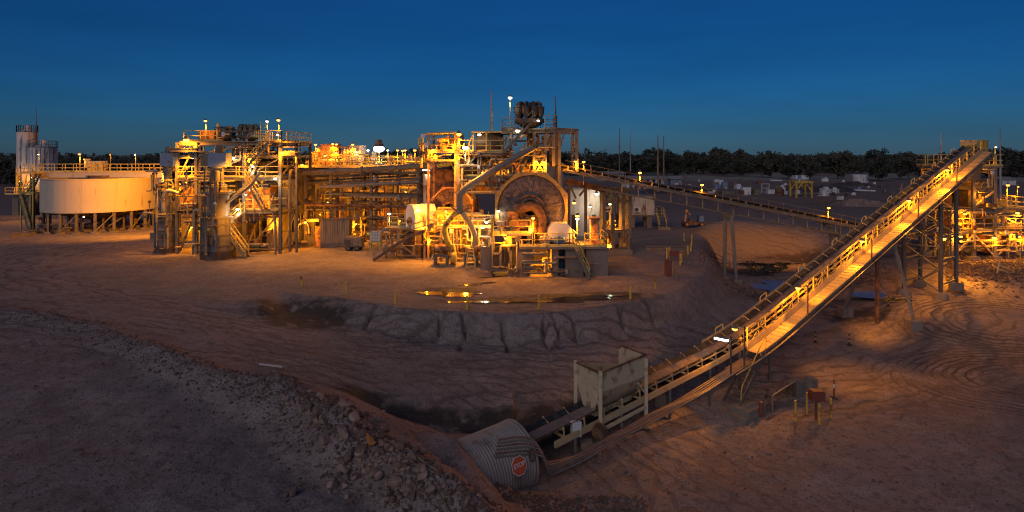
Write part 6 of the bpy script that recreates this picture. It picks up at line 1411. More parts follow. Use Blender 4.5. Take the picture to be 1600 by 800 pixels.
# ------------------------------------------------------------------ mill feed conveyor (from the stockpile side to the mill)
A2 = at(876, 266, 57.8); B2 = at(1425, 372, 67.0)
L2v = B2 - A2; D2 = L2v.normalized(); N2 = Vector((D2.y, -D2.x, 0)).normalized(); LEN2 = L2v.length
def c2(s, u=0.0, w=0.0): return A2 + D2*s + N2*u + Vector((0, 0, w))
fc = thing('feed_conveyor', 'long low conveyor gallery sloping up to the ball mill', 'conveyor', (B2.x, B2.y, 0))
obj('belt', run(c2, 0, LEN2, 3, [(-.5, .42), (-.2, .3), (.2, .3), (.5, .42), (.5, .39), (.2, .27), (-.2, .27), (-.5, .39)]), M['rubber'], fc)
for u in (-.62, .62): obj('stringer', run(c2, 0, LEN2, 4, rect(u-.06, u+.06, -.02, .18)), M['dusty'], fc); obj('bottom_chord', run(c2, 4, LEN2, 4, rect(u-.06, u+.06, -1.15, -1.02)), M['dusty'], fc)
obj('outer_stringer', run(c2, 0, LEN2, 4, rect(1.40, 1.48, -.16, .04)), M['dusty'], fc)
obj('walkway', run(c2, 0, LEN2, 4, rect(.72, 1.38, -.12, -.06)), M['dusty'], fc); obj('handrail', run(c2, 0, LEN2, 4, rect(1.42, 1.47, .92, .97)), M['dusty'], fc); obj('handrail', run(c2, 0, LEN2, 4, rect(1.42, 1.47, .46, .50)), M['dusty'], fc)
obj('belt_cover', run(c2, 0, LEN2, 4, rect(-.60, -.54, .40, .62)), M['dark'], fc)
k = 0; s = .8
while s < LEN2-.5:
    beam('rail_post', c2(s, 1.445, -.06), c2(s, 1.445, .94), .055, .055, M['dusty'], fc)
    if s > 5:
        beam('truss_post', c2(s, .62, -1.05), c2(s, .62, -.02), .09, .09, M['plate'], fc)
        beam('diagonal', c2(s, .62, -1.05 if k % 2 else -.04), c2(s+1.75, .62, -.04 if k % 2 else -1.05), .07, .07, M['dusty'], fc)
    s += 1.75; k += 1
s = .5
while s < LEN2:
    o = bpy.data.objects.new('idler', idler_mesh); COL.objects.link(o)
    _place(o, Matrix.Translation(c2(s, 0, .06)) @ Matrix.Rotation(math.atan2(D2.y, D2.x), 4, 'Z') @ Matrix.Rotation(-math.asin(D2.z), 4, 'Y') @ Matrix.Diagonal((1, .85, .8, 1)), fc); s += 1.75
for px, Yb in ((1138, None), (1305, None)):
    f = (px-800)/F; s = (f*A2.y - A2.x)/(D2.x - f*D2.y); p = c2(s); g = hz(p.x, p.y)
    for u in (-.55, .55):
        q = c2(s, u); qb = c2(s+.5*(u > 0), u*1.25)
        obj('support_leg', MB().tube([(qb.x, qb.y, g-.3), (q.x, q.y, p.z-1.2)], .17, 12), M['galv'], fc, 40); obj('footing', MB().box((qb.x-.4, qb.y-.4, g-.3), (qb.x+.4, qb.y+.4, g+.25)), M['concrete'], fc)
    beam('cap_beam', c2(s, -.8, -1.28), c2(s, .9, -1.28), .25, .3, M['galv'], fc)
    for u in (-.7, .7): beam('bent_plate', c2(s, u, -1.2), c2(s, u, .1), .16, .1, M['galv'], fc)
# steel bent carrying its upper end
bt_ = thing('conveyor_bent', 'steel bent with paired columns under the feed conveyor beside the drive platform', 'support', (X(962, 61.5), 61.5, 0))
for px, tp in ((943, 278), (957, 284), (973, 288), (983, 290)):
    for y in (61.0, 63.0): beam('column', (X(px, 61.5), y, 0), (X(px, 61.5), y, Z(tp+14, 61.5)), .28, .28, M['dusty'], bt_, 'i')
for py in (296, 314, 360, 388): beam('beam', (X(941, 61.5), 60.85, Z(py, 61.5)), (X(985, 61.5), 60.85, Z(py, 61.5)), .16, .3, M['dusty'], bt_, 'i'); beam('beam', (X(941, 61.5), 63.15, Z(py, 61.5)), (X(985, 61.5), 63.15, Z(py, 61.5)), .16, .3, M['dusty'], bt_, 'i')
beam('sloping_beam', at(885, 283, 60.6), at(944, 296, 60.6), .4, .6, M['rust'], bt_); 
for px in (889, 915): beam('column', (X(px, 60.8), 60.8, 0), (X(px, 60.8), 60.8, Z(287, 60.8)), .28, .28, M['dusty'], bt_, 'i')
brace(bt_, at(900, 310, 60.7), at(890, 289, 60.7), .18, 'dusty'); brace(bt_, at(905, 306, 60.7), at(917, 292, 60.7), .18, 'dusty')
lf_ = thing('lift_shaft', 'caged stair shaft with a green lamp under the feed conveyor', 'stairs', (X(956, 63), 62.5, 0))
stairs(lf_, (X(958, 62), 62, .1), (X(948, 62), 62, Z(360, 62)), .8, 'dark'); crate('switch_box', 'yellow lit switch box at the foot of the conveyor bent', X(948, 61.8), X(956, 61.8), 61.8, 62.4, 0, 1.5, 'yellow'); obj('landing', MB().box((X(944, 62), 61.4, Z(360, 62)), (X(972, 62), 62.9, Z(360, 62)+.1)), M['galv'], lf_)
bnd = thing('bent_plinth', 'concrete plinth under the paired columns', 'plinth', (X(963, 61), 61, 0)); obj('slab', MB().box((X(940, 61), 60.5, -.2), (X(987, 61), 63.5, .3)), M['concrete'], bnd); obj('kerb', MB().box((X(940, 61), 60.4, -.2), (X(987, 61), 60.496, .5)), M['concrete'], bnd)
# white switch room and office container behind
YW = 74.0
sr = thing('switch_room', 'white panelled switch room behind the feed conveyor', 'building', (X(905, YW), YW+2, 0))
bx0, bx1 = X(888, YW), X(938, YW)
for i in range(6): a = bx0+(bx1-bx0)*i/6; obj('wall_panel', MB().box((a+.01, YW, .0), (a+(bx1-bx0)/6-.01, YW+.12, Z(296, YW))), M['white'], sr)
obj('side_wall', MB().box((bx1, YW+.0, 0), (bx1+.12, YW+6, Z(296, YW))), M['white'], sr); obj('roof', MB().box((bx0-.2, YW-.2, Z(296, YW)), (bx1+.3, YW+6.2, Z(296, YW)+.2)), M['corr'], sr); obj('door', MB().box((X(893, YW), YW-.05, .4), (X(901, YW), YW-.004, 2.6)), M['dark'], sr); obj('window', MB().box((X(925, YW), YW-.05, 1.6), (X(931, YW), YW-.004, 2.6)), M['dark'], sr)
hutl = thing('haul_tank', 'grey flat water tank behind the gantry above the switch room', 'tank', (X(873, 78), 78, 6)); obj('shell', MB().box((X(846, 78), 78, 0), (X(880, 78), 82, Z(256, 78))), M['galv'], hutl); obj('lid', MB().box((X(845, 78), 77.9, Z(256, 78)), (X(881, 78), 82.1, Z(256, 78)+.12)), M['galv'], hutl)
YO = 82.0
of = thing('site_office', 'ribbed tan container office raised on concrete piers', 'container', (X(1000, YO), YO+1, 0))
ox0, ox1 = X(966, YO), X(1022, YO); oz0, oz1 = Z(336, YO), Z(307, YO); nrib = 22
for i in range(nrib):
    a = ox0+(ox1-ox0)*i/nrib; w_ = (ox1-ox0)/nrib
    obj('wall_rib', MB().prism([(a, YO, oz0), (a+w_*.25, YO-.05, oz0), (a+w_*.6, YO-.05, oz0), (a+w_*.85, YO, oz0), (a+w_-.004, YO, oz0), (a+w_-.004, YO+.06, oz0), (a, YO+.06, oz0)], (0, 0, oz1-oz0)), M['cream'], of)
obj('end_wall', MB().box((ox1, YO, oz0), (ox1+.08, YO+2.5, oz1)), M['greyblue'], of); obj('door', MB().box((ox1+.084, YO+.7, oz0+.1), (ox1+.12, YO+1.6, oz1-.3)), M['white'], of); obj('roof', MB().box((ox0-.05, YO-.08, oz1), (ox1+.15, YO+2.6, oz1+.12)), M['galv'], of); obj('floor_frame', MB().box((ox0, YO-.04, oz0-.2), (ox1+.1, YO+2.5, oz0-.004)), M['steel'], of)
for px in (972, 988, 1015):
    for y in (YO+.1, YO+2.0): obj('pier', MB().box((X(px, YO)-.35, y, -.2), (X(px, YO)+.35, y+.5, oz0-.2)), M['concrete'], of)
ac_ = thing('air_conditioner', 'white split air conditioner on the container office wall', 'air conditioner', at(995, 327, YO)); p = at(995, 327, YO)
obj('case', MB().box((p.x-.45, YO-.42, p.z-.35), (p.x+.45, YO-.06, p.z+.35)), M['plastic'], ac_); obj('fan_grille', MB().lathe([(0, 0), (.26, 0), (.26, .03), (0, .03)], (p.x-.12, YO-.455, p.z), 16, (0, 1, 0)), M['dark'], ac_); obj('conduit', MB().bar((p.x+.1, YO-.15, p.z+.35), (p.x+.1, YO-.15, p.z+1.1), .1), M['plastic'], ac_)
os_ = thing('office_stairs', 'yellow railed stairs at the end of the container office', 'stairs', (X(1030, YO), YO, 0)); deck(os_, ox1+.15, ox1+1.3, YO, YO+2.2, oz0-.2, 'galv', .1, 'br'); stairs(os_, (ox1+.3, YO-1.6, .1), (ox1+.3, YO-.02, oz0-.1), 1.0, 'dusty', wdir=(1, 0, 0)); obj('concrete_pad', MB().box((ox1+.0, YO-2.2, -.1), (ox1+1.6, YO-1.4, .35)), M['concrete'], os_)
# slender masts in the yard
for px, tp, bt, Y, r_, lb in ((968, 200, 272, 140., .16, 'slender mast, first of the four right of the gantry'), (985, 202, 268, 140., .13, 'slender mast, second of the four right of the gantry'), (1028, 211, 300, 100., .2, 'stouter wooden mast, third of the four right of the gantry'), (1037, 212, 284, 110., .17, 'stouter mast, fourth of the four right of the gantry'),
                              (1470, 207, 262, 64., .08, 'thin mast beside the head of the long conveyor'), (1563, 200, 330, 66., .13, 'dark pole standing right of the screening tower')): mast(px, tp, bt, Y, r_, lb, 'wood' if r_ > .15 else 'pole')
LF = [(912, 253, 58.2, 'orange', 450, 'orange lamp on a leaning post at the top of the feed conveyor', 2.2, .17), (1000, 270, 59.4, 'orange', 600, 'orange lamp on the feed conveyor past the paired columns', 1.4, .19), (1097, 289, 61.2, 'orange', 600, 'orange lamp on the feed conveyor above the open yard', 1.3, .19), (1295, 325, 64.6, 'orange', 600, 'orange lamp on the lower half of the feed conveyor', 1.4, .18),
 (932, 303, 72.5, 'white', 400, 'bright white lamp on the switch room corner', 0, .3), (922, 323, 72.8, 'white', 200, 'smaller white lamp by the switch room door', 0, .2), (953, 319, 61.6, 'green', 120, 'greenish lamp in the stair shaft under the feed conveyor', 0, .16)]
for px, py, Y, k, w_, lb, dn, r_ in LF: lamp(px, py, Y, k, w_, lb, dn, r=r_)
lamp(960, 345, 62.0, 'orange', 450, 'orange lamp low between the paired columns', 0, r=.12); lamp(952, 380, 61.4, 'orange', 300, 'orange lamp at the foot of the conveyor bent', 0, r=.1)

# ------------------------------------------------------------------ screening tower at the head of the long conveyor
YQ = 62.0
sc2 = thing('screening_tower', 'steel screening tower under the head of the long conveyor', 'tower', (X(1530, YQ), YQ+2, -.6))
qx = [X(p, YQ) for p in (1482, 1515, 1548, 1597)]; qy = [YQ-.5, YQ+3.5, YQ+7.0]; qz = [-.7, Z(359, YQ), Z(326, YQ), Z(291, YQ), Z(262, YQ)]
for i, x in enumerate(qx):
    for y in qy:
        top = qz[4] if i in (1, 2) else qz[2]
        if i == 3: top = qz[2]+1.0
        beam('column', (x, y, -.9), (x, y, top), .3, .3, M['galv'], sc2, 'i'); obj('footing', MB().box((x-.45, y-.45, -1.2), (x+.45, y+.45, -.35)), M['concrete'], sc2)
for z, a, b in ((qz[1], 0, 3), (qz[2], 0, 3), (qz[3], 1, 2), (qz[4], 1, 2)):
    for y in qy:
        for i in range(a, b): beam('beam', (qx[i]+.15, y, z-.2), (qx[i+1]-.15, y, z-.2), .2, .36, M['dusty'], sc2, 'i')
    for i in range(a, b+1):
        for ya, yb in zip(qy[:-1], qy[1:]): beam('beam', (qx[i], ya+.15, z-.22), (qx[i], yb-.15, z-.22), .2, .36, M['dusty'], sc2, 'i')
deck(sc2, qx[0], qx[3], qy[0], qy[2], qz[1], 'dusty', .1, ''); deck(sc2, qx[0], qx[3], qy[0], qy[2], qz[2], 'dusty', .1, '')
for z, segs in ((qz[1], ((1485, 1513), (1518, 1546), (1551, 1595))), (qz[2], ((1550, 1572), (1574, 1597)))):
    for a, b in segs: obj('handrail', MB().rail([(X(a, YQ), qy[0], z+.1), (X(b, YQ), qy[0], z+.1)], 1.1, 1.0), M['rail'], sc2)
obj('handrail', MB().rail([(X(1597, YQ), qy[0], qz[2]+.1), (X(1597, YQ), qy[2], qz[2]+.1)], 1.1, 1.2), M['rail'], sc2)
for a, za, b, zb_ in ((0, -.4, 1, qz[1]-.4), (1, qz[1]-.3, 2, -.4), (2, -.4, 3, qz[1]-.3), (1, qz[2]+.2, 2, qz[3]-.4), (3, qz[1]+.2, 2, qz[2]-.4)):
    for y in (qy[0], qy[2]): brace(sc2, (qx[a], y-.05, za), (qx[b], y-.05, zb_), .14, 'plate')
# head platform
hx0, hx1 = X(1478, YQ), X(1566, YQ)
deck(sc2, hx0, hx1, YQ-.2, YQ+4.5, qz[4], 'dusty', .16, '')
for a, b in ((1545, 1566),): obj('handrail', MB().rail([(X(a, YQ)-.6, YQ-.15, qz[4]+.16), (X(b, YQ), YQ-.15, qz[4]+.16), (X(b, YQ), YQ+4.4, qz[4]+.16)], 1.15, .9), M['rail'], sc2)
obj('handrail', MB().rail([(hx0, YQ+4.4, qz[4]+.16), (hx1, YQ+4.4, qz[4]+.16)], 1.15, 1.1), M['rail'], sc2); obj('handrail', MB().rail([(hx0, YQ+1.8, qz[4]+.16), (hx0, YQ+4.4, qz[4]+.16)], 1.15, 1.1), M['rail'], sc2)
hc = thing('head_chute', 'yellow head chute box at the top of the long conveyor', 'chute', (X(1522, YQ), YQ, qz[4]))
hh0 = c1(HEAD+.2); rz_ = ang
obj('housing', MB().obox((hh0.x+.95, hh0.y+.7, hh0.z+.3), (1.6, 1.8, 1.3), rz_), M['yellow'], hc); obj('lid', MB().obox((hh0.x+.95, hh0.y+.7, hh0.z+.99), (1.7, 1.9, .08), rz_), M['yellow'], hc); obj('front_flap', MB().obox((hh0.x+.30, hh0.y+.22, hh0.z+.75), (.05, 1.4, .4), rz_), M['plate'], hc)
obj('drop_chute', MB().lathe([(.9, 0), (.6, -1.4), (.6, -2.6)], (hh0.x+.9, hh0.y+.7, hh0.z-.3), 4, a0=.6), M['dusty'], hc)
def scbox(nm, lb, a, b, p0, p1, y0, y1, mt, cat): return crate(nm, lb, X(a, YQ), X(b, YQ), YQ+y0, YQ+y1, Z(p1, YQ), Z(p0, YQ), mt, cat)
scbox('vibrating_screen', 'dark vibrating screen high under the conveyor head', 1519, 1545, 282, 324, .5, 3, 'dark', 'screen'); scbox('surge_bin', 'orange lit bin on the middle floor near the conveyor', 1496, 1513, 330, 357, .3, 2.5, 'orange', 'bin'); scbox('surge_bin', 'orange round cornered bin right of the middle columns', 1553, 1567, 332, 348, .3, 1.6, 'yellow', 'bin')
scbox('motor_cabinet', 'yellow cabinet on the upper right platform of the screening tower', 1564, 1575, 313, 326, .2, 1.0, 'yellow', 'cabinet'); scbox('crusher_box', 'rusty crusher housing on the middle floor', 1520, 1545, 333, 358, .8, 3.2, 'rust', 'crusher'); scbox('crusher_box', 'dark crusher housing low under the screening tower', 1553, 1590, 372, 398, 1.0, 4.0, 'rust', 'crusher'); scbox('surge_bin', 'orange lower bin lit by the right lamp', 1551, 1572, 362, 386, .6, 2.6, 'orange', 'bin')
scbox('surge_bin', 'tall brown bin behind the conveyor trestle', 1490, 1510, 300, 326, 2.0, 4.5, 'rust', 'bin')
motor('crusher_motor', 'grey crusher motor under the conveyor head', at(1530, 316, YQ+.2), 1.1, .35, (1, .1, 0), 'steel'); motor('screen_motor', 'cream motor on the lower floor of the screening tower', at(1583, 353, YQ+.2), .9, .3, (1, 0, 0), 'cream')
for k, (a, pa, b, pb) in enumerate(((1553, 398, 1560, 362), (1573, 398, 1580, 362), (1590, 398, 1583, 362))): brace(sc2, at(a, pa, YQ-.3), at(b, pb, YQ-.3), .16, 'rail')
lb2 = thing('loop_railing', 'yellow looped cage rail at the foot of the right bay', 'railing', at(1580, 385, YQ-.6)); p = at(1576, 388, YQ-.7)
for k in range(3): obj('loop', MB().tube(bend([p+Vector((.0, 0, -.3+k*.5)), p+Vector((1.0, -.2, -.3+k*.5)), p+Vector((1.0, .6, -.3+k*.5)), p+Vector((0, .8, -.3+k*.5))], .3), .035, 6), M['rail'], lb2, 40)
obj('posts', MB().bar(p+Vector((0, 0, -1)), p+Vector((0, 0, .9)), .06).bar(p+Vector((1.0, -.2, -1)), p+Vector((1.0, -.2, .9)), .06), M['rail'], lb2)
# left service frame beside conveyor head
sf_ = thing('service_platform', 'yellow railed service platform left of the conveyor head', 'platform', at(1462, 300, YQ+3)); xa, xb = X(1456, YQ+3), X(1478, YQ+3); 
frame(sf_, [xa, xb], [YQ+2.5, YQ+4.5], [-.8, 3.0, Z(285, YQ+3), Z(263, YQ+3)], .16, 'rail'); deck(sf_, xa, xb, YQ+2.5, YQ+4.5, Z(285, YQ+3), 'galv', .08, 'fl')
for k, (pts, r_, lb) in enumerate((([at(1490, 318, YQ-.4), at(1490, 380, YQ-.4), at(1510, 392, YQ-.4)], .12, 'downpipe beside the conveyor trestle'), ([at(1512, 330, YQ-.3), at(1560, 330, YQ-.3), at(1590, 330, YQ-.3)], .1, 'pipe along the upper floor edge of the screening tower'), ([at(1480, 384, YQ-.4), at(1548, 384, YQ-.4)], .09, 'horizontal pipe low across the screening tower'))): pipe('service_pipe', lb, pts, r_, 'galv', flange=2)
LQ = [(1505, 228, YQ+1, 'orange', 500, 'orange lamp on a post left of the head chute', 2.2, .19), (1523, 227.5, YQ, 'orange', 450, 'orange lamp on top of the head chute', .6, .18), (1529.5, 229, YQ, 'white', 220, 'white lamp on top of the head chute', .6, .16), (1556, 230, YQ+1, 'white', 40, 'small white lamp on the post right of the head chute', 2.0, .10),
 (1459, 276, YQ+2, 'orange', 300, 'orange lamp on the yellow service platform', 0, .14), (1575, 289.5, YQ+1, 'orange', 500, 'orange lamp on a post over the upper right platform', 2.4, .19), (1591, 292, YQ+4, 'orange', 80, 'dim lamp on the farther post over the upper right platform', 2.2, .1), (1508, 334, YQ-1, 'orange', 600, 'orange lamp under the upper floor between bins', 0, .17), (1474, 373, 56.0, 'orange', 900, 'bright orange lamp on the trestle of the long conveyor', 0, .25),
 (1501, 369.5, YQ-1, 'orange', 500, 'orange lamp low under the middle floor', 0, .18), (1554, 371.5, YQ-1, 'orange', 600, 'orange lamp low beside the lower bin', 0, .2), (1590, 333, YQ-1, 'orange', 600, 'orange lamp at the right end of the upper floor', 0, .2), (1581, 366, YQ-.8, 'orange', 250, 'small orange lamp by the looped cage rail', 0, .12), (1593, 370, YQ-.8, 'orange', 250, 'small orange lamp at the far right of the screening tower', 0, .12), (1530, 300, YQ-.6, 'orange', 350, 'orange lamp beside the high vibrating screen', 0, .1)]
for px, py, Y, k, w_, lb, dn, r_ in LQ: lamp(px, py, Y, k, w_, lb, dn, r=r_)
# lamps along the long conveyor: posts on the near side, arm over the belt
for k, (px, py, kind, w_, lb) in enumerate(((1148, 514, 'orange', 420, 'orange lamp lowest on the long conveyor'), (1127, 530, 'white', 200, 'long white lamp at the foot of the conveyor walkway'), (1247, 450, 'orange', 700, 'orange lamp on the long conveyor beside the pond'), (1347, 377, 'orange', 700, 'orange lamp where the two conveyors cross in view'), (1394, 344, 'orange', 500, 'orange lamp just above the crossing of the conveyors'), (1420, 314, 'orange', 900, 'bright orange lamp two thirds up the long conveyor'), (1480, 266, 'orange', 1000, 'bright orange lamp near the top of the long conveyor'))):
    UU = 1.92 if k != 4 else -1.0; f = (px+15-800)/F; s = (f*C1A.y - C1A.x + UU*(f*C1N.y-C1N.x))/(C1D.x - f*C1D.y); b = c1(s, UU, -.2); Yh = b.y
    hd_ = at(px, py, Yh + .35)
    t = thing('conveyor_lamp', lb, 'lamp', b, 'lamps along the long conveyor'); top = Vector((b.x, b.y, max(b.z+1.2, hd_.z+.25)))
    obj('post', MB().tube([b, top], .05, 8), M['dark'], t, 40); obj('arm', MB().tube([top-Vector((0, 0, .1)), hd_+Vector((0, 0, .12))], .03, 6), M['galv'], t, 40)
    if k == 1:
        d = (hd_-top); d.z = 0; d.normalize(); obj('housing', MB().bar(hd_-d*.38+Vector((0, 0, .10)), hd_+d*.38+Vector((0, 0, .10)), .22, .07), M['galv'], t); obj('lens', MB().bar(hd_-d*.36, hd_+d*.36, .18, .10), M['lamp_white'], t)
    else:
        obj('housing', MB().lathe([(0, .24), (.1, .22), (.19, .08), (.19, .05)], hd_, 10), M['steel'], t); ln = bpy.data.objects.new('lens', _bulb(kind, .15)); COL.objects.link(ln); _place(ln, Matrix.Translation(hd_), t)
    ld_ = bpy.data.lights.new('lamp_light', 'POINT'); ld_.energy = .13*w_*(KW if kind == 'white' else KO); ld_.shadow_soft_size = .12; ld_.color = WHITE if kind == 'white' else ORANGE
    lo = bpy.data.objects.new('lamp_light', ld_); COL.objects.link(lo); _place(lo, Matrix.Translation(hd_-Vector((0, 0, .34))), t)
    for sg_ in ((-1, 1) if k != 1 else ()):          # batwing beam of the luminaire, up and down the walkway
        e_ = c1(s+sg_*5.0, 1.25, -.1); l2 = bpy.data.lights.new('lamp_beam', 'SPOT'); l2.energy = w_*2.8; l2.spot_size = math.radians(72); l2.spot_blend = 1.0; l2.shadow_soft_size = .12; l2.color = ORANGE
        q_ = hd_-Vector((0, 0, .34)); o2 = bpy.data.objects.new('lamp_beam', l2); COL.objects.link(o2); _place(o2, Matrix.Translation(q_) @ (e_-q_).normalized().to_track_quat('-Z', 'Y').to_matrix().to_4x4(), t)
tag(obj('floodlight_stub', MB().cbox(at(1256, 422, 62), (.9, .4, .5)).bar(at(1256, 422, 62)-Vector((0, 0, 1.2)), at(1256, 422, 62), .1), M['white']), 'small white box on a stake beside the pit road', 'box')

flood(1420, 314, 50.0, gnd(1540, 500, -3), 3300, 90); flood(1474, 373, 55.5, gnd(1520, 455, -2), 2200, 90); flood(1480, 265.5, 57.0, gnd(1470, 520, -3.0), 5000, 50)
flood(1247, 450, 40.2, gnd(1310, 585, -3.9), 2200, 85); flood(1347, 377, 44.6, gnd(1430, 530, -3.5), 4000, 85)

fittings(sc2, qx[0], qx[3], qy[0], qy[2], 0, qz[2], 50, 23, ('dusty', 'plate', 'rust', 'galv', 'yellow')); fittings(sc2, qx[1], qx[2], qy[0], qy[2], qz[2], qz[4], 16, 24, ('dusty', 'plate', 'rust')); fittings(bt_, X(942, 61), X(985, 61), 61, 63, .5, Z(300, 61), 14, 25)

flood(1295, 318, 66.5, (30, 78, -1.5), 4000, 100)  # added beam, set behind the conveyor lamp, warming the spoil bank
# ------------------------------------------------------------------ water
def on_ground(px, py, z0=0.0, it=6):
    z = z0
    for _ in range(it):
        g = gnd(px, py, z); z = hz(g.x, g.y)
    return Vector((g.x, g.y, z))
for k, (px, py, rx, ry, dz, lb) in enumerate(((1222, 453, 3.6, 2.3, .38, 'wide grey pond in the pit behind the long conveyor'), (1198, 409, 2.6, 1.6, .26, 'small bright pond farther back in the pit'), (1238, 411, 1.6, .5, .05, 'sliver of water right of the small pond'), (1365, 464, 2.4, 1.2, .22, 'puddle behind the conveyor trestle'), (1208, 426, .9, .4, .05, 'tiny puddle between the two ponds'))):
    g = on_ground(px, py, -3); pool('pond', lb, g.x, g.y, rx, ry, g.z+dz, 20+k, M['water'])
for k, (px, py, rx, ry, dz, lb, rot) in enumerate(((700, 460, 1.9, .75, .035, 'bright orange puddle near the pad rim', 0), (745, 444, 1.3, .35, .035, 'branch of the puddle leading to the pumps', .5), (905, 467, 2.3, .55, .035, 'yellow glinting puddle near the fifth bollard', .15), (800, 472, 4.5, .22, .03, 'thin trickle between the two puddles', 0), (955, 462, 1.6, .3, .03, 'end of the puddle towards the pad corner', .2), (770, 433, 1.2, .22, .03, 'trickle running from the bund wall', .4))):
    g = on_ground(px, py); pool('puddle', lb, g.x, g.y, rx, ry, g.z+dz, 40+k, M['wet'], .6, rot)
_dl = [gnd(*q) for q in ((540,628,-2.4),(620,648,-2.8),(700,666,-3.1),(780,668,-3.2),(850,655,-3.1),(905,640,-3.0))]
for k, (i0, i1) in enumerate(((2.1, 3.4), (.7, 1.3), (3.9, 4.9))):
    vs = []; fs = []; rr = random.Random(k); m_ = 22
    for j in range(m_+1):
        t_ = i0+(i1-i0)*j/m_; i = min(int(t_), 4); p = _dl[i].lerp(_dl[i+1], t_-i); d = _dl[i+1]-_dl[i]; n_ = Vector((-d.y, d.x, 0)).normalized(); w_ = (.05+.07*rr.random())*min(1, 4*j/m_+.1, 4*(m_-j)/m_+.1)
        for sg_ in (-1, 1): q = p+n_*w_*sg_; vs.append((q.x, q.y, hz(q.x, q.y)+.025))
    for j in range(m_): fs.append((2*j, 2*j+1, 2*j+3, 2*j+2))
    tag(obj('drain_water', MB().add(vs, fs), M['wet']), ('trickle of water in the ditch behind the tunnel', 'short gleam of water at the upper end of the ditch', 'trickle of water in the ditch behind the hopper')[k], 'water', kind='structure')

# ------------------------------------------------------------------ bollards, posts and markers
def post(name, lb, px, py, h_, r_, mat, z0=0.0, cat='bollard', group=None, lean=(0, 0), band=None):
    g = on_ground(px, py, z0); t = thing(name, lb, cat, g, group)
    top = g + Vector((lean[0], lean[1], h_))
    obj('pipe', MB().tube([g-Vector((0, 0, .2)), top], r_, 10), M[mat], t, 40); obj('cap', MB().tube([top, top+Vector((0, 0, .03))], r_*1.12, 10), M[band or mat], t)
    return t, g
for k, (px, py, ln_) in enumerate(((472, 447, (-.12, 0)), (541, 459, (0, 0)), (618, 475, (0, 0)), (730, 484, (0, 0)), (842, 483, (0, 0)), (985, 467, (0, 0)), (1024, 451, (-.02, 0)))):
    post('yellow_bollard', 'yellow post at the pad rim, %s counting from the dark clay patch' % ORD[k], px, py, .85, .075, 'yellow', group='bollards along the pad rim', lean=ln_)
g = on_ground(1045, 432); fc_ = thing('fire_hose_cabinet', 'upright dull red fire hose cabinet on the pad corner', 'cabinet', g)
obj('body', MB().cbox(g+Vector((0, .25, .62)), (.5, .5, 1.3)), M['red'], fc_); obj('door', MB().cbox(g+Vector((0, -.02, .64)), (.42, .03, 1.1)), M['red'], fc_); obj('lid', MB().cbox(g+Vector((0, .25, 1.3)), (.56, .56, .06)), M['red'], fc_)
post('yellow_bollard', 'yellow post touching the red fire hose cabinet', 1050, 431, .95, .07, 'yellow', group='bollards round the fire point')
for k, (px, py) in enumerate(((1042, 404), (1046, 403), (1063, 414), (1065, 410))): post('yellow_bollard', 'yellow post round the red hose box, %s from the drive platform' % ORD[k], px, py, 1.0, .075, 'yellow', group='bollards round the fire point')
g = on_ground(1054, 409); hb_ = thing('hose_box', 'red hose box on a low stand between yellow posts', 'box', g); obj('box', MB().cbox(g+Vector((0, .1, .75)), (.85, .35, .45)), M['red'], hb_); obj('stand', MB().bar(g+Vector((-.3, .1, 0)), g+Vector((-.3, .1, .53)), .07).bar(g+Vector((.3, .1, 0)), g+Vector((.3, .1, .53)), .07), M['steel'], hb_)
for k, (px, py) in enumerate(((1075, 400), (1079, 394), (1069, 378), (1081, 380))): post('yellow_bollard', 'yellow post by the pit edge, %s from the fire point' % ORD[k], px, py, 1.0, .075, 'yellow', group='bollards at the pit edge', lean=((.1, 0) if k == 1 else (0, 0)))
pr = thing('pipe_railing', 'low pipe railing running down the pit edge', 'railing', on_ground(1090, 400)); a = on_ground(1091, 400); b = on_ground(1117, 408, -1); c = on_ground(1140, 420, -2)
obj('rail', MB().rail([a, b, c], .9, 1.8), M['dusty'], pr); obj('rail_extension', MB().rail([on_ground(1010, 392), on_ground(1075, 393)], .5, 3), M['dusty'], pr)
# red box on a post with four yellow guards, beside the access steps
g = on_ground(1275, 655, -3.9); mb_ = thing('valve_box', 'dull red box on a post between four yellow guard posts', 'box', g)
obj('post', MB().tube([g-Vector((0, 0, .2)), g+Vector((0, 0, 1.0))], .06, 10), M['red'], mb_, 40); obj('box', MB().prism([(g.x-.33, g.y-.25, g.z+1.02), (g.x+.38, g.y-.25, g.z+1.02), (g.x+.38, g.y-.25, g.z+1.42), (g.x+.28, g.y-.25, g.z+1.54), (g.x-.25, g.y-.25, g.z+1.54), (g.x-.33, g.y-.25, g.z+1.45)], (0, .45, 0)), M['red'], mb_); obj('valve', MB().cbox(g+Vector((0, -.12, .95)), (.16, .16, .2)), M['steel'], mb_)
for k, (px, py) in enumerate(((1243, 658), (1261, 647), (1280, 663), (1298, 654))): post('yellow_bollard', 'yellow guard post of the red valve box, %s from the steps' % ORD[k], px, py, 1.05 if k != 1 else 1.15, .055, 'yellow', -3.9, group='guard posts of the valve box')
t, g = post('striped_post', 'red and white post on a black foot beyond the valve box', 1303, 622, 1.05, .05, 'red', -3.9, cat='post'); obj('white_band', MB().tube([g+Vector((0, 0, .6)), g+Vector((0, 0, .82))], .058, 10), M['plastic'], t); obj('foot', MB().lathe([(.0, .06), (.22, .05), (.26, 0)], g, 12), M['rubber'], t, 40)
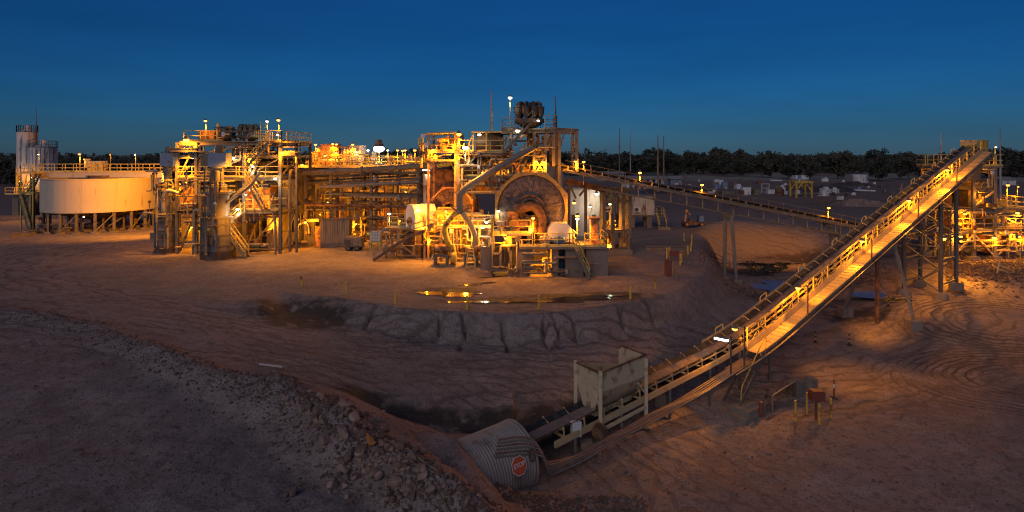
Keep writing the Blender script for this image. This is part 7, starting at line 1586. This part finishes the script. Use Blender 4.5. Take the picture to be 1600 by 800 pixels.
for k, (px, py) in enumerate(((1327, 539), (1274, 535), (1424, 478), (1388, 478))):
    g = on_ground(px, py, -3.5); t = thing('delineator', 'black and yellow striped stake, ' + ('nearest the steps by the conveyor shadow', 'half hidden under the long conveyor', 'beside the trestle blocks', 'farther of the two by the trestle')[k], 'stake', g, 'striped stakes by the long conveyor')
    for i in range(5): obj('stripe', MB().tube([g+Vector((0, 0, .05+i*.15)), g+Vector((0, 0, .2+i*.15))], .045, 8), M['yellow' if i % 2 else 'rubber'], t)
    obj('foot', MB().lathe([(.0, .05), (.16, .04), (.2, 0)], g, 10), M['rubber'], t, 40)
# white tube and cone on the berm
a = on_ground(405, 571, .3); b = on_ground(441, 576, .3); tag(obj('white_tube', MB().tube([a+Vector((0, 0, .08)), b+Vector((0, 0, .08))], .045, 8), M['plastic'], None, 40), 'white plastic tube lying on the crest of the rubble berm', 'tube')
g = on_ground(579, 722, -.4); cn = thing('traffic_cone', 'orange traffic cone on the rubble berm', 'cone', g); obj('cone', MB().lathe([(0, .45), (.03, .45), (.12, .04)], g, 14), M['orange'], cn, 40); obj('foot', MB().cbox(g+Vector((0, 0, .02)), (.3, .3, .04)), M['orange'], cn)
cn.rotation_euler = (.3, -.35, .4)
for k, pts in enumerate((((588, 682), (612, 694), (640, 705), (662, 725), (690, 745), (715, 765)), ((592, 690), (630, 712), (660, 738), (690, 768), (715, 790)))):
    ps = bend([on_ground(a, b, -1.5)+Vector((0, 0, .05)) for a, b in pts], .5, 4); tag(obj('cable', MB().tube(ps, .035, 7), M['dusty'], None, 40), ('upper of two pale cables lying down the berm', 'lower of two pale cables lying down the berm')[k], 'cable')
# conveyor-side scrap
g = on_ground(1400, 472, -2.8); scp = thing('pallet_stack', 'lit timber offcuts lying behind the conveyor trestle', 'timber', g)
rr = random.Random(3)
for i in range(9):
    a = rr.uniform(-.4, .4); p = g+Vector((rr.uniform(-.8, .8), rr.uniform(-.4, .6), .06+.05*i)); d = Vector((math.cos(a), math.sin(a), rr.uniform(-.05, .1)))*rr.uniform(.6, 1.1); beam('plank', p-d, p+d, .14, .04, M['wood' if i % 2 else 'yellow'], scp)
g = on_ground(1498, 457, -1.8); tyr = thing('drag_mat', 'flat rusty grating lying on the dirt below the trestle', 'grating', g)
for i in range(6): beam('bar', g+Vector((-.7, -.4+.17*i, .06)), g+Vector((.75, -.38+.17*i, .06)), .06, .06, M['rust'], tyr)
for x_ in (-.7, .75): beam('end_bar', g+Vector((x_, -.45, .05)), g+Vector((x_, .5, .05)), .07, .05, M['rust'], tyr)
g = on_ground(1566, 425, -.8)
cw_ = thing('cable_coil', 'pale coil of cable on the rubble under the screening tower', 'coil', g+Vector((0, 0, .2)))
for i in range(3): obj('turn', MB().lathe([(.75+.05*i, 0), (.79+.05*i, .03), (.75+.05*i, .06)], g+Vector((.05*i, 0, .25+.05*i)), 24, (.2, -.3, 1)), M['plate'], cw_, 60)
# leaning scrap posts
post('scrap_post', 'short leaning timber post in the rubble near the cable coil', 1557, 428, 1.3, .06, 'plate', -.8, cat='post', lean=(.35, 0)); post('witches_hat', 'small orange marker post in front of the trestle', 1516, 432, .7, .05, 'orange', -1.2, cat='marker')

# ------------------------------------------------------------------ rock rubble
def rock_mesh(seed, sub=2):
    import bmesh
    bm_ = bmesh.new(); bmesh.ops.create_icosphere(bm_, subdivisions=sub, radius=1.0); r = random.Random(seed)
    pl = [(Vector((r.gauss(0, 1), r.gauss(0, 1), r.gauss(0, 1))).normalized(), r.uniform(.5, .85)) for _ in range(11)]
    for v in bm_.verts:
        for n_, d_ in pl:
            k_ = v.co.dot(n_)
            if k_ > d_: v.co -= n_*(k_-d_)
        v.co *= 1 + .05*r.uniform(-1, 1)
    me_ = bpy.data.meshes.new('rock'); bm_.to_mesh(me_); bm_.free(); me_.materials.append(M['rock']); return me_
RM = [rock_mesh(i) for i in range(9)]
spots = []
rr = random.Random(21)
def berm_at(t):
    i = min(int(t), len(BERM)-2); return BERM[i]+(BERM[i+1]-BERM[i])*(t-i)
while len(spots) < 285:
    t = rr.triangular(5.0, 10.4, 7.6); b = berm_at(t); wd = .9 + .35*math.sin(t*2)
    x = b[0]+rr.gauss(-.15, wd*.75); y = b[1]+rr.gauss(-.35, wd*.75); s_ = min(.24, .085*math.exp(abs(rr.gauss(0, .5))))
    spots.append((x, y, s_))
for x, y, s_ in spots:
    o = bpy.data.objects.new('rock', rr.choice(RM)); COL.objects.link(o); z = hz(x, y)
    o.location = (x, y, z+s_*.35); o.scale = (s_*rr.uniform(.8, 1.5), s_*rr.uniform(.8, 1.2), s_*rr.uniform(.55, .95)); o.rotation_euler = (rr.uniform(-.6, .6), rr.uniform(-.6, .6), rr.uniform(0, 6.3))
    tag(o, 'broken brown rock in the rubble of the berm', 'rock', 'rocks of the berm')
def rubble(name, lb, pts, seed, dens=1):
    r = random.Random(seed); src = []
    for k in range(5):
        m_ = rock_mesh(100+k, 1); src.append(([v.co.copy() for v in m_.vertices], [tuple(p.vertices) for p in m_.polygons])); bpy.data.meshes.remove(m_)
    P_ = np.array([(p[0], p[1]) for p in pts]); Zs = height(P_[:, 0], P_[:, 1]); mb = MB()
    for (x, y, s_), z in zip(pts, Zs):
        vs, fs = r.choice(src); m_ = Matrix.Translation((x, y, z+s_*.25)) @ Matrix.Rotation(r.uniform(0, 6.3), 4, 'Z') @ Matrix.Rotation(r.uniform(-.5, .5), 4, 'X') @ Matrix.Diagonal((s_*r.uniform(.8, 1.5), s_, s_*r.uniform(.5, .9), 1))
        mb.add([m_ @ v for v in vs], fs)
    o = obj(name, mb, M['rock']); tag(o, lb, 'rubble', kind='stuff')
pts = []
for i in range(3600):
    t = rr.uniform(4.6, 10.6) if i < 2100 else rr.uniform(.2, 5.5); b = berm_at(t); wd = 1.0 if i < 2100 else .8
    pts.append((b[0]+rr.gauss(-.1, wd), b[1]+rr.gauss(-.25, wd*.8), .02+.045*abs(rr.gauss(0, .8))))
rubble('rubble', 'small stones strewn along the berm', pts, 5)
pts = []
for i in range(1500):
    if i < 900: g = gnd(rr.gauss(1150, 38), rr.gauss(437, 9), -2.2)
    else: g = gnd(rr.uniform(1210, 1420), rr.gauss(432, 10), -2.8)
    pts.append((g.x, g.y, .05+.08*abs(rr.gauss(0, .8))))
rubble('pit_rubble', 'pale crushed stones on the pit slope below the feed conveyor', pts, 6)
pts = []
for i in range(1300):
    g = gnd(rr.uniform(1480, 1600), rr.gauss(420, 7), -.9); pts.append((g.x, g.y, .05+.10*abs(rr.gauss(0, .9))))
rubble('spillage_rubble', 'spilled rock round the feet of the screening tower', pts, 7)
pts = []
for i in range(1100):
    a, b = rr.uniform(0, 520), rr.uniform(560, 800); g = gnd(a, b, -.6); pts.append((g.x, g.y, .012+.03*abs(rr.gauss(0, .8))))
for i in range(700):
    a, b = rr.uniform(880, 1600), rr.uniform(600, 800); g = gnd(a, b, -3.9); pts.append((g.x, g.y, .012+.03*abs(rr.gauss(0, .8))))
for i in range(500):
    a, b = rr.uniform(760, 1010), rr.uniform(765, 800); g = gnd(a, b, -3.6); pts.append((g.x, g.y, .03+.06*abs(rr.gauss(0, .8))))
rubble('pebbles', 'scattered pebbles on the foreground dirt', pts, 8)

# ------------------------------------------------------------------ the laydown yard beyond the pit
def yard(px, py): return on_ground(px, py, 0)
g = yard(1256, 309); gf = thing('lifting_gantry', 'yellow A braced lifting gantry standing in the yard', 'gantry', g); w_, hgt_ = 24/F*g.y, 23/F*g.y
for sx in (-1, 1):
    for dy in (0, 3.0): beam('leg', g+Vector((sx*w_/2, dy, 0)), g+Vector((sx*w_/2, dy, hgt_)), .35, .35, M['yellow'], gf); beam('knee', g+Vector((sx*w_/2, dy, hgt_*.45)), g+Vector((sx*w_*.12, dy, hgt_)), .25, .25, M['yellow'], gf)
for dy in (0, 3.0): beam('top_beam', g+Vector((-w_/2-.3, dy, hgt_+.2)), g+Vector((w_/2+.3, dy, hgt_+.2)), .4, .45, M['yellow'], gf)
for sx in (-1, 1): beam('tie', g+Vector((sx*w_/2, 0, hgt_+.25)), g+Vector((sx*w_/2, 3, hgt_+.25)), .3, .3, M['yellow'], gf)
g = yard(1312, 323); sn = thing('notice_board', 'pale notice board on four legs in the yard', 'sign', g)
for dx in (-.55, .55):
    for dy in (0, .6): beam('leg', g+Vector((dx, dy, 0)), g+Vector((dx, dy, 1.9)), .09, .09, M['galv'], sn)
obj('board', MB().box((g.x-.7, g.y-.08, g.z+1.3), (g.x+.35, g.y-.02, g.z+2.0)), M['cream'], sn); obj('side_board', MB().box((g.x+.38, g.y-.08, g.z+1.35), (g.x+.7, g.y-.02, g.z+2.0)), M['plastic'], sn)
g = yard(1348, 287); vtank('water_tank', 'round pale water tank at the foot of the trees', g.x, g.y+2, g.z, g.z+3.0, 2.3, 'silo', ribs=2)
for k, (px, py, w_, h_, d_, mt, lb) in enumerate(((1121, 292, 1.6, 2.0, 1.2, 'plastic', 'first white tote in the row by the feed conveyor lamp'), (1127, 292, 1.2, 1.9, 1.2, 'plastic', 'second white tote in the row by the feed conveyor lamp'), (1133, 293, 1.4, 1.6, 1.2, 'greyblue', 'bluish tote beside the white totes'), (1167, 305, 2.0, 1.8, 1.4, 'white', 'pale box with a dark side in the yard'), (1184, 305, 1.6, 1.4, 1.4, 'dusty', 'dusty crate next to the pale box'), (1207, 303, 2.2, 1.0, 1.4, 'white', 'low white bin near the round cages'), (1138, 305, 3.2, 1.1, 1.6, 'steel', 'low grey skid with a yellow beam'), (1228, 304, .8, .7, .8, 'plastic', 'small white carton near the yellow gantry'))):
    g = yard(px, py); crate('yard_crate', lb, g.x-w_/2, g.x+w_/2, g.y, g.y+d_, g.z, g.z+h_, mt, 'crate', 'crates in the yard')
g = yard(1196, 302); fr = thing('pipe_cage', 'open white square frame among the yard crates', 'frame', g); 
for dx in (-.9, .9): beam('upright', g+Vector((dx, 0, 0)), g+Vector((dx, 0, 2.4)), .12, .12, M['plastic'], fr)
for z_ in (.3, 1.3, 2.35): beam('rail', g+Vector((-.84, 0, z_)), g+Vector((.84, 0, z_)), .1, .1, M['plastic'], fr)
for k, (px, py, r_, mt, lb) in enumerate(((1174, 303, .9, 'tank', 'brown upright drum in the yard row'), (1218, 305, 1.0, 'rust', 'rusty cone topped bin near the gantry'), (1120, 307, .6, 'rust', 'rusty drum beside the low grey skid'))):
    g = yard(px, py); t = thing('yard_drum', lb, 'drum', g, 'drums in the yard'); obj('shell', MB().lathe([(0, 0), (r_, 0), (r_, r_*1.3), (r_*.3, r_*2.2), (0, r_*2.25)], g, 14), M[mt], t, 35); obj('band', MB().lathe([(r_+.002, r_*.6), (r_+.05, r_*.6), (r_+.05, r_*.7), (r_+.002, r_*.7)], g, 14), M[mt], t)
for k, (pa, ya, pb, yb, mt, lb) in enumerate(((1223, 294, 1245, 294, 'blue', 'blue pipe bundle left of the yellow gantry'), (1338, 299, 1368, 300, 'white', 'long white pipe bundle right of the gantry'), (1107, 297, 1118, 298, 'orange', 'orange lit plank pile near the conveyor lamp'), (1205, 283, 1222, 284, 'plastic', 'pale strip pile at the edge of the grass'))):
    a, b = yard(pa, ya), yard(pb, yb); t = thing('pipe_bundle', lb, 'pipes', a, 'bundles in the yard')
    for i in range(3): obj('pipe', MB().tube([a+Vector((0, .5*i, .25)), b+Vector((0, .5*i, .25))], .22, 8), M[mt], t, 40)
for k in range(7):
    g = yard(1238+k*4.6, 280.5); crate('small_container', 'white box in the row at the grass edge, %s from the totes' % ORD[k], g.x-1.0, g.x+1.0, g.y, g.y+1.5, g.z, g.z+1.6, 'plastic' if k % 3 else 'greyblue', 'container', 'white boxes at the grass edge')
rr = random.Random(91)
for k in range(64):
    px = rr.choice((rr.uniform(1040, 1240), rr.uniform(1040, 1240), rr.uniform(1245, 1400))); g = yard(px, rr.uniform(282, 307)); mb = MB(); mt = rr.choice(('plastic', 'silo', 'rust', 'steel', 'dark', 'greyblue', 'dusty', 'white')); w_ = rr.uniform(.4, 1.4)
    if rr.random() < .5: mb.obox(g+Vector((0, 0, w_*.4)), (w_*1.6, w_, w_*.8), rr.uniform(0, 3)).obox(g+Vector((.2*w_, 0, w_*.95)), (w_*.7, w_*.6, w_*.3), rr.uniform(0, 3))
    else: mb.lathe([(0, 0), (w_*.45, 0), (w_*.45, w_*.9), (w_*.3, w_*1.0), (0, w_*1.0)], g, 12).bar(g+Vector((-w_, .2, .1)), g+Vector((w_, .5, .12)), .15)
    tag(obj('yard_oddment', mb, M[mt]), 'small oddment among the scrap rows of the yard', 'scrap', 'oddments in the yard')
# scrap heaps
for k, (px, py, wx, hx_, lb) in enumerate(((1290, 298, 9, 1.3, 'long dark scrap heap right of the gantry'), (1236, 296, 4, 1.2, 'dark scrap heap behind the gantry'), (1060, 300, 10, 1.5, 'dark scrap heap beyond the container office'), (1300, 319, 5, 1.0, 'grey gravel heap near the notice board'), (1345, 321, 6, 1.1, 'grey gravel heap right of the notice board'), (1330, 290, 7, 1.2, 'dark scrap heap near the water tank'))):
    g = yard(px, py); vs = []; fs = []; n_ = 18; r = random.Random(60+k)
    for i in range(n_):
        for j_ in range(n_):
            a_, b_ = i/(n_-1)*2-1, j_/(n_-1)*2-1; f_ = max(0, 1-a_*a_)*max(0, 1-b_*b_); vs.append((g.x+a_*wx, g.y+b_*wx*.5, g.z-.1+hx_*f_*(.6+.8*r.random())))
    for i in range(n_-1):
        for j_ in range(n_-1): fs.append((i*n_+j_, (i+1)*n_+j_, (i+1)*n_+j_+1, i*n_+j_+1))
    tag(obj('scrap_heap' if k < 3 or k == 5 else 'gravel_heap', MB().add(vs, fs), M['dark' if k < 3 or k == 5 else 'rock']), lb, 'heap')
# long sheds and containers behind the masts
for k, (a, b, tp, bt, mt, lb) in enumerate(((935, 975, 272, 282, 'corr', 'low pitched roof shed behind the feed conveyor'), (978, 1042, 280, 294, 'silo', 'long pale open store behind the masts'), (1048, 1066, 280, 290, 'greyblue', 'grey container right of the masts'), (1566, 1588, 281, 288, 'silo', 'pale container beyond the screening tower'))):
    Yb = F*10/(bt-HY)*.98; x0, x1 = X(a, Yb), X(b, Yb); zt_ = Z(tp, Yb); t = thing('store_shed', lb, 'shed', ((x0+x1)/2, Yb, 0))
    n_ = max(4, int((x1-x0)/1.6)); 
    for i in range(n_): xx = x0+(x1-x0)*i/n_; obj('bay_panel', MB().box((xx+.04, Yb, -.2), (xx+(x1-x0)/n_*(.55 if k == 1 else 1)-.04, Yb+.1, zt_)), M[mt], t)
    obj('roof', MB().prism([(x0-.3, Yb-.4, zt_), (x0-.3, Yb+3, zt_+.9), (x0-.3, Yb+6.4, zt_)], (x1-x0+.6, 0, 0)), M['corr'], t); obj('rear_wall', MB().box((x0, Yb+5.8, -.2), (x1, Yb+6, zt_)), M[mt], t)
# grader-like machine parked by the pit
g = yard(1085, 356); mc = thing('mobile_lift', 'small machine with an orange boom and a blue engine parked by the pit', 'machine', g)
obj('chassis', MB().box((g.x-1.4, g.y, g.z+.3), (g.x+1.5, g.y+1.4, g.z+.7)), M['rust'], mc); obj('boom', MB().bar(g+Vector((-1.1, .6, .7)), g+Vector((-.9, .6, 2.3)), .22).bar(g+Vector((-.9, .6, 2.3)), g+Vector((-.4, .6, 1.6)), .14), M['orange'], mc); obj('engine_cover', MB().box((g.x+.7, g.y+.2, g.z+.7), (g.x+1.3, g.y+1.2, g.z+1.5)), M['blue'], mc); obj('seat_console', MB().box((g.x-.6, g.y+.3, g.z+.7), (g.x+.3, g.y+1.1, g.z+1.0)), M['dark'], mc)
for x_ in (-1.0, 1.0):
    for y_ in (-.05, 1.45):
        wh = obj('wheel', MB().lathe([(0, -.12), (.28, -.12), (.36, -.08), (.36, .08), (.28, .12), (0, .12)], g+Vector((x_, y_, .36)), 16, (0, 1, 0)), M['rubber'], mc, 35); obj('rim', MB().lathe([(0, -.13), (.18, -.13), (.18, -.122), (0, -.122)], g+Vector((x_, y_, .36)), 12, (0, 1, 0)), M['orange'], wh)
# bushes on the pit bank
def leaf_cloud(n, rx, ry, rz, size, seed, lobes=7):
    r = random.Random(seed); mb = MB(); cs = [(Vector((r.uniform(-.7, .7)*rx, r.uniform(-.7, .7)*ry, r.uniform(-.6, .75)*rz)), r.uniform(.32, .6)) for _ in range(lobes)]
    for i in range(n):
        c, k_ = r.choice(cs); d = Vector((r.gauss(0, 1), r.gauss(0, 1), r.gauss(0, 1))).normalized()*(r.random()**.4)*k_
        p = c+Vector((d.x*rx, d.y*ry, d.z*rz)); u = Vector((r.gauss(0, 1), r.gauss(0, 1), r.gauss(0, .6))).normalized(); v = u.cross(Vector((r.gauss(0, 1), r.gauss(0, 1), r.gauss(0, 1)))).normalized(); s_ = size*r.uniform(.6, 1.3)
        mb.add([p-u*s_-v*s_*.5, p+u*s_-v*s_*.5, p+u*s_*.7+v*s_*.6, p-u*s_*.7+v*s_*.6], [(0, 1, 2, 3)])
    return mb
for k, (px, py, r_, lb) in enumerate(((1185, 378, 1.5, 'dark low bush on the pit bank'), (1222, 377, 1.2, 'smaller bush right of the dark bush on the pit bank'), (1289, 394, .7, 'small bush low on the yellow bank near the conveyor leg'), (646, 493, .16, 'small dark tuft on the bank below the bollards'))):
    g = on_ground(px, py, -1.5); t = thing('bush', lb, 'bush', g, 'bushes on the banks'); m_ = leaf_cloud(500 if r_ > .3 else 80, r_, r_*.7, r_*.45, r_*.07, 70+k); m_.v = [(x+g.x, y+g.y, z+g.z+r_*.35) for x, y, z in m_.v]; obj('foliage', m_, M['leaf2'], t); obj('stem', MB().tube([g-Vector((0, 0, .1)), g+Vector((0, 0, r_*.5))], r_*.05, 6), M['bark'], t)
# ------------------------------------------------------------------ trees beyond the yard
def tree_meshes(seed, h_, spread):
    r = random.Random(seed); tk_ = MB(); tips = []
    base = Vector((0, 0, -.5)); fork = Vector((r.uniform(-.3, .3), r.uniform(-.3, .3), h_*r.uniform(.16, .3)))
    tk_.tube([base, base.lerp(fork, .5)+Vector((.1, 0, 0)), fork], [.34, .28, .22], 8)
    for k in range(6):
        a = 2*math.pi*k/6+r.uniform(-.4, .4); L = spread*r.uniform(.5, .95); e = fork+Vector((math.cos(a)*L, math.sin(a)*L, h_*r.uniform(.2, .5))); m_ = fork.lerp(e, .5)+Vector((0, 0, -.4)); tk_.tube([fork, m_, e], [.16, .11, .05], 6); tips.append(e)
    e = fork+Vector((r.uniform(-.6, .6), r.uniform(-.6, .6), h_*.55)); tk_.tube([fork, e], [.16, .05], 6); tips.append(e)
    cr = MB()
    tips += [Vector((r.uniform(-.5, .5)*spread, r.uniform(-.5, .5)*spread, h_*r.uniform(.15, .4))) for _ in range(3)]
    for e in tips:
        for _ in range(3):
            c = e+Vector((r.gauss(0, spread*.22), r.gauss(0, spread*.22), r.gauss(h_*.03, h_*.06))); R = spread*r.uniform(.22, .42)
            for i in range(70):
                d = Vector((r.gauss(0, 1), r.gauss(0, 1), r.gauss(0, .75))).normalized()*(r.random()**.35)*R; p = c+d
                u = Vector((r.gauss(0, 1), r.gauss(0, 1), r.gauss(0, .7))).normalized(); v = u.cross(Vector((r.gauss(0, 1), r.gauss(0, 1), r.gauss(0, 1)))).normalized(); s_ = r.uniform(.2, .5)
                cr.add([p-u*s_-v*s_*.5, p+u*s_-v*s_*.5, p+u*s_*.7+v*s_*.6, p-u*s_*.7+v*s_*.6], [(0, 1, 2, 3)])
    return tk_, cr
TREES = []
for k in range(7):
    tk_, cr = tree_meshes(200+k, 9.5, 3.6+.5*(k % 3)); ms = []
    for nm, mb, mt in (('trunk', tk_, M['bark']), ('crown', cr, M['leaf'] if k % 3 else M['leaf2'])):
        me_ = bpy.data.meshes.new(nm); me_.from_pydata([tuple(v) for v in mb.v], [], mb.f); me_.materials.append(mt); ms.append(me_)
    TREES.append(ms)
rr = random.Random(77)
def tree(x, y, s_, lb, group, k=None):
    k = rr.randrange(7) if k is None else k; t = bpy.data.objects.new('gum_tree', None); COL.objects.link(t)
    m_ = Matrix.Translation((x, y, hz(x, y))) @ Matrix.Rotation(rr.uniform(0, 6.3), 4, 'Z') @ Matrix.Diagonal((s_*rr.uniform(.85, 1.2), s_*rr.uniform(.85, 1.2), s_, 1)); t.matrix_basis = m_; WM[t.name] = m_
    tag(t, lb, 'tree', group)
    for me_ in TREES[k]:
        o = bpy.data.objects.new(me_.name, me_); COL.objects.link(o); o.parent = t
named = [(1123, 272, 1.35, 'tall pale topped gum standing above the rest behind the yard'), (1190, 278, .95, 'rounded dark tree at the edge of the pale grass'), (1235, 280, 1.0, 'broad dark tree behind the white boxes'), (1265, 281, .9, 'dark tree just behind the yellow gantry'), (1310, 280, 1.15, 'tall dark tree left of the water tank'), (1372, 283, .95, 'broad dark tree right of the water tank'), (1160, 276, .75, 'small dark tree left of the rounded one'), (1420, 280, 1.1, 'dark tree beyond the crossing of the conveyors'), (1560, 278, 1.4, 'tallest dark tree at the right edge beyond the screening tower'), (1592, 276, 1.25, 'dark tree at the very right edge')]
for px, py, s_, lb in named:
    g = gnd(px, py, 0); tree(g.x, g.y, s_, lb, 'trees nearest the yard')
for i in range(210):
    y = rr.uniform(250, 320); px = -60+1720*((i*0.61803)%1) + rr.uniform(-10, 10)
    x = X(px, y); s_ = rr.choice((.55, .7, .8, .9, .95, 1.0, 1.2))*rr.uniform(.92, 1.06)*(1.0 if px > 420 else .9)
    if 1130 < px < 1420 and y < 292: y += 40; x = X(px, y)
    if px < 270: y -= 70; x = X(px, y); s_ *= .8
    tree(x, y, s_, 'dark gum tree in the belt of trees along the skyline', 'skyline trees')
# the wood behind, one dark mass
r = random.Random(9); mb = MB(); NB = 6200
for i in range(NB):
    y = r.uniform(326, 420); px = r.uniform(-80, 1680); x = X(px, y); hh = (7.4+3.0*float(fbm(np.array([x]), np.array([y]), .05, 3)[0])*2.2) ; R = r.uniform(1.1, 2.6)
    z = r.uniform(.0, 1)**.75*hh + .2
    for j in range(13):
        d = Vector((r.gauss(0, 1), r.gauss(0, 1), r.gauss(0, .8))).normalized()*R*r.random()**.4; p = Vector((x, y, z))+d; u = Vector((r.gauss(0, 1), r.gauss(0, .5), r.gauss(0, .8))).normalized(); v = u.cross(Vector((r.gauss(0, .6), 1, r.gauss(0, .6)))).normalized(); s_ = r.uniform(.35, .8)
        mb.add([p-u*s_-v*s_*.6, p+u*s_-v*s_*.6, p+u*s_*.6+v*s_*.7, p-u*s_*.6+v*s_*.7], [(0, 1, 2, 3)])
tag(obj('forest', mb, M['leaf']), 'dark mass of woodland along the horizon', 'forest', kind='stuff')
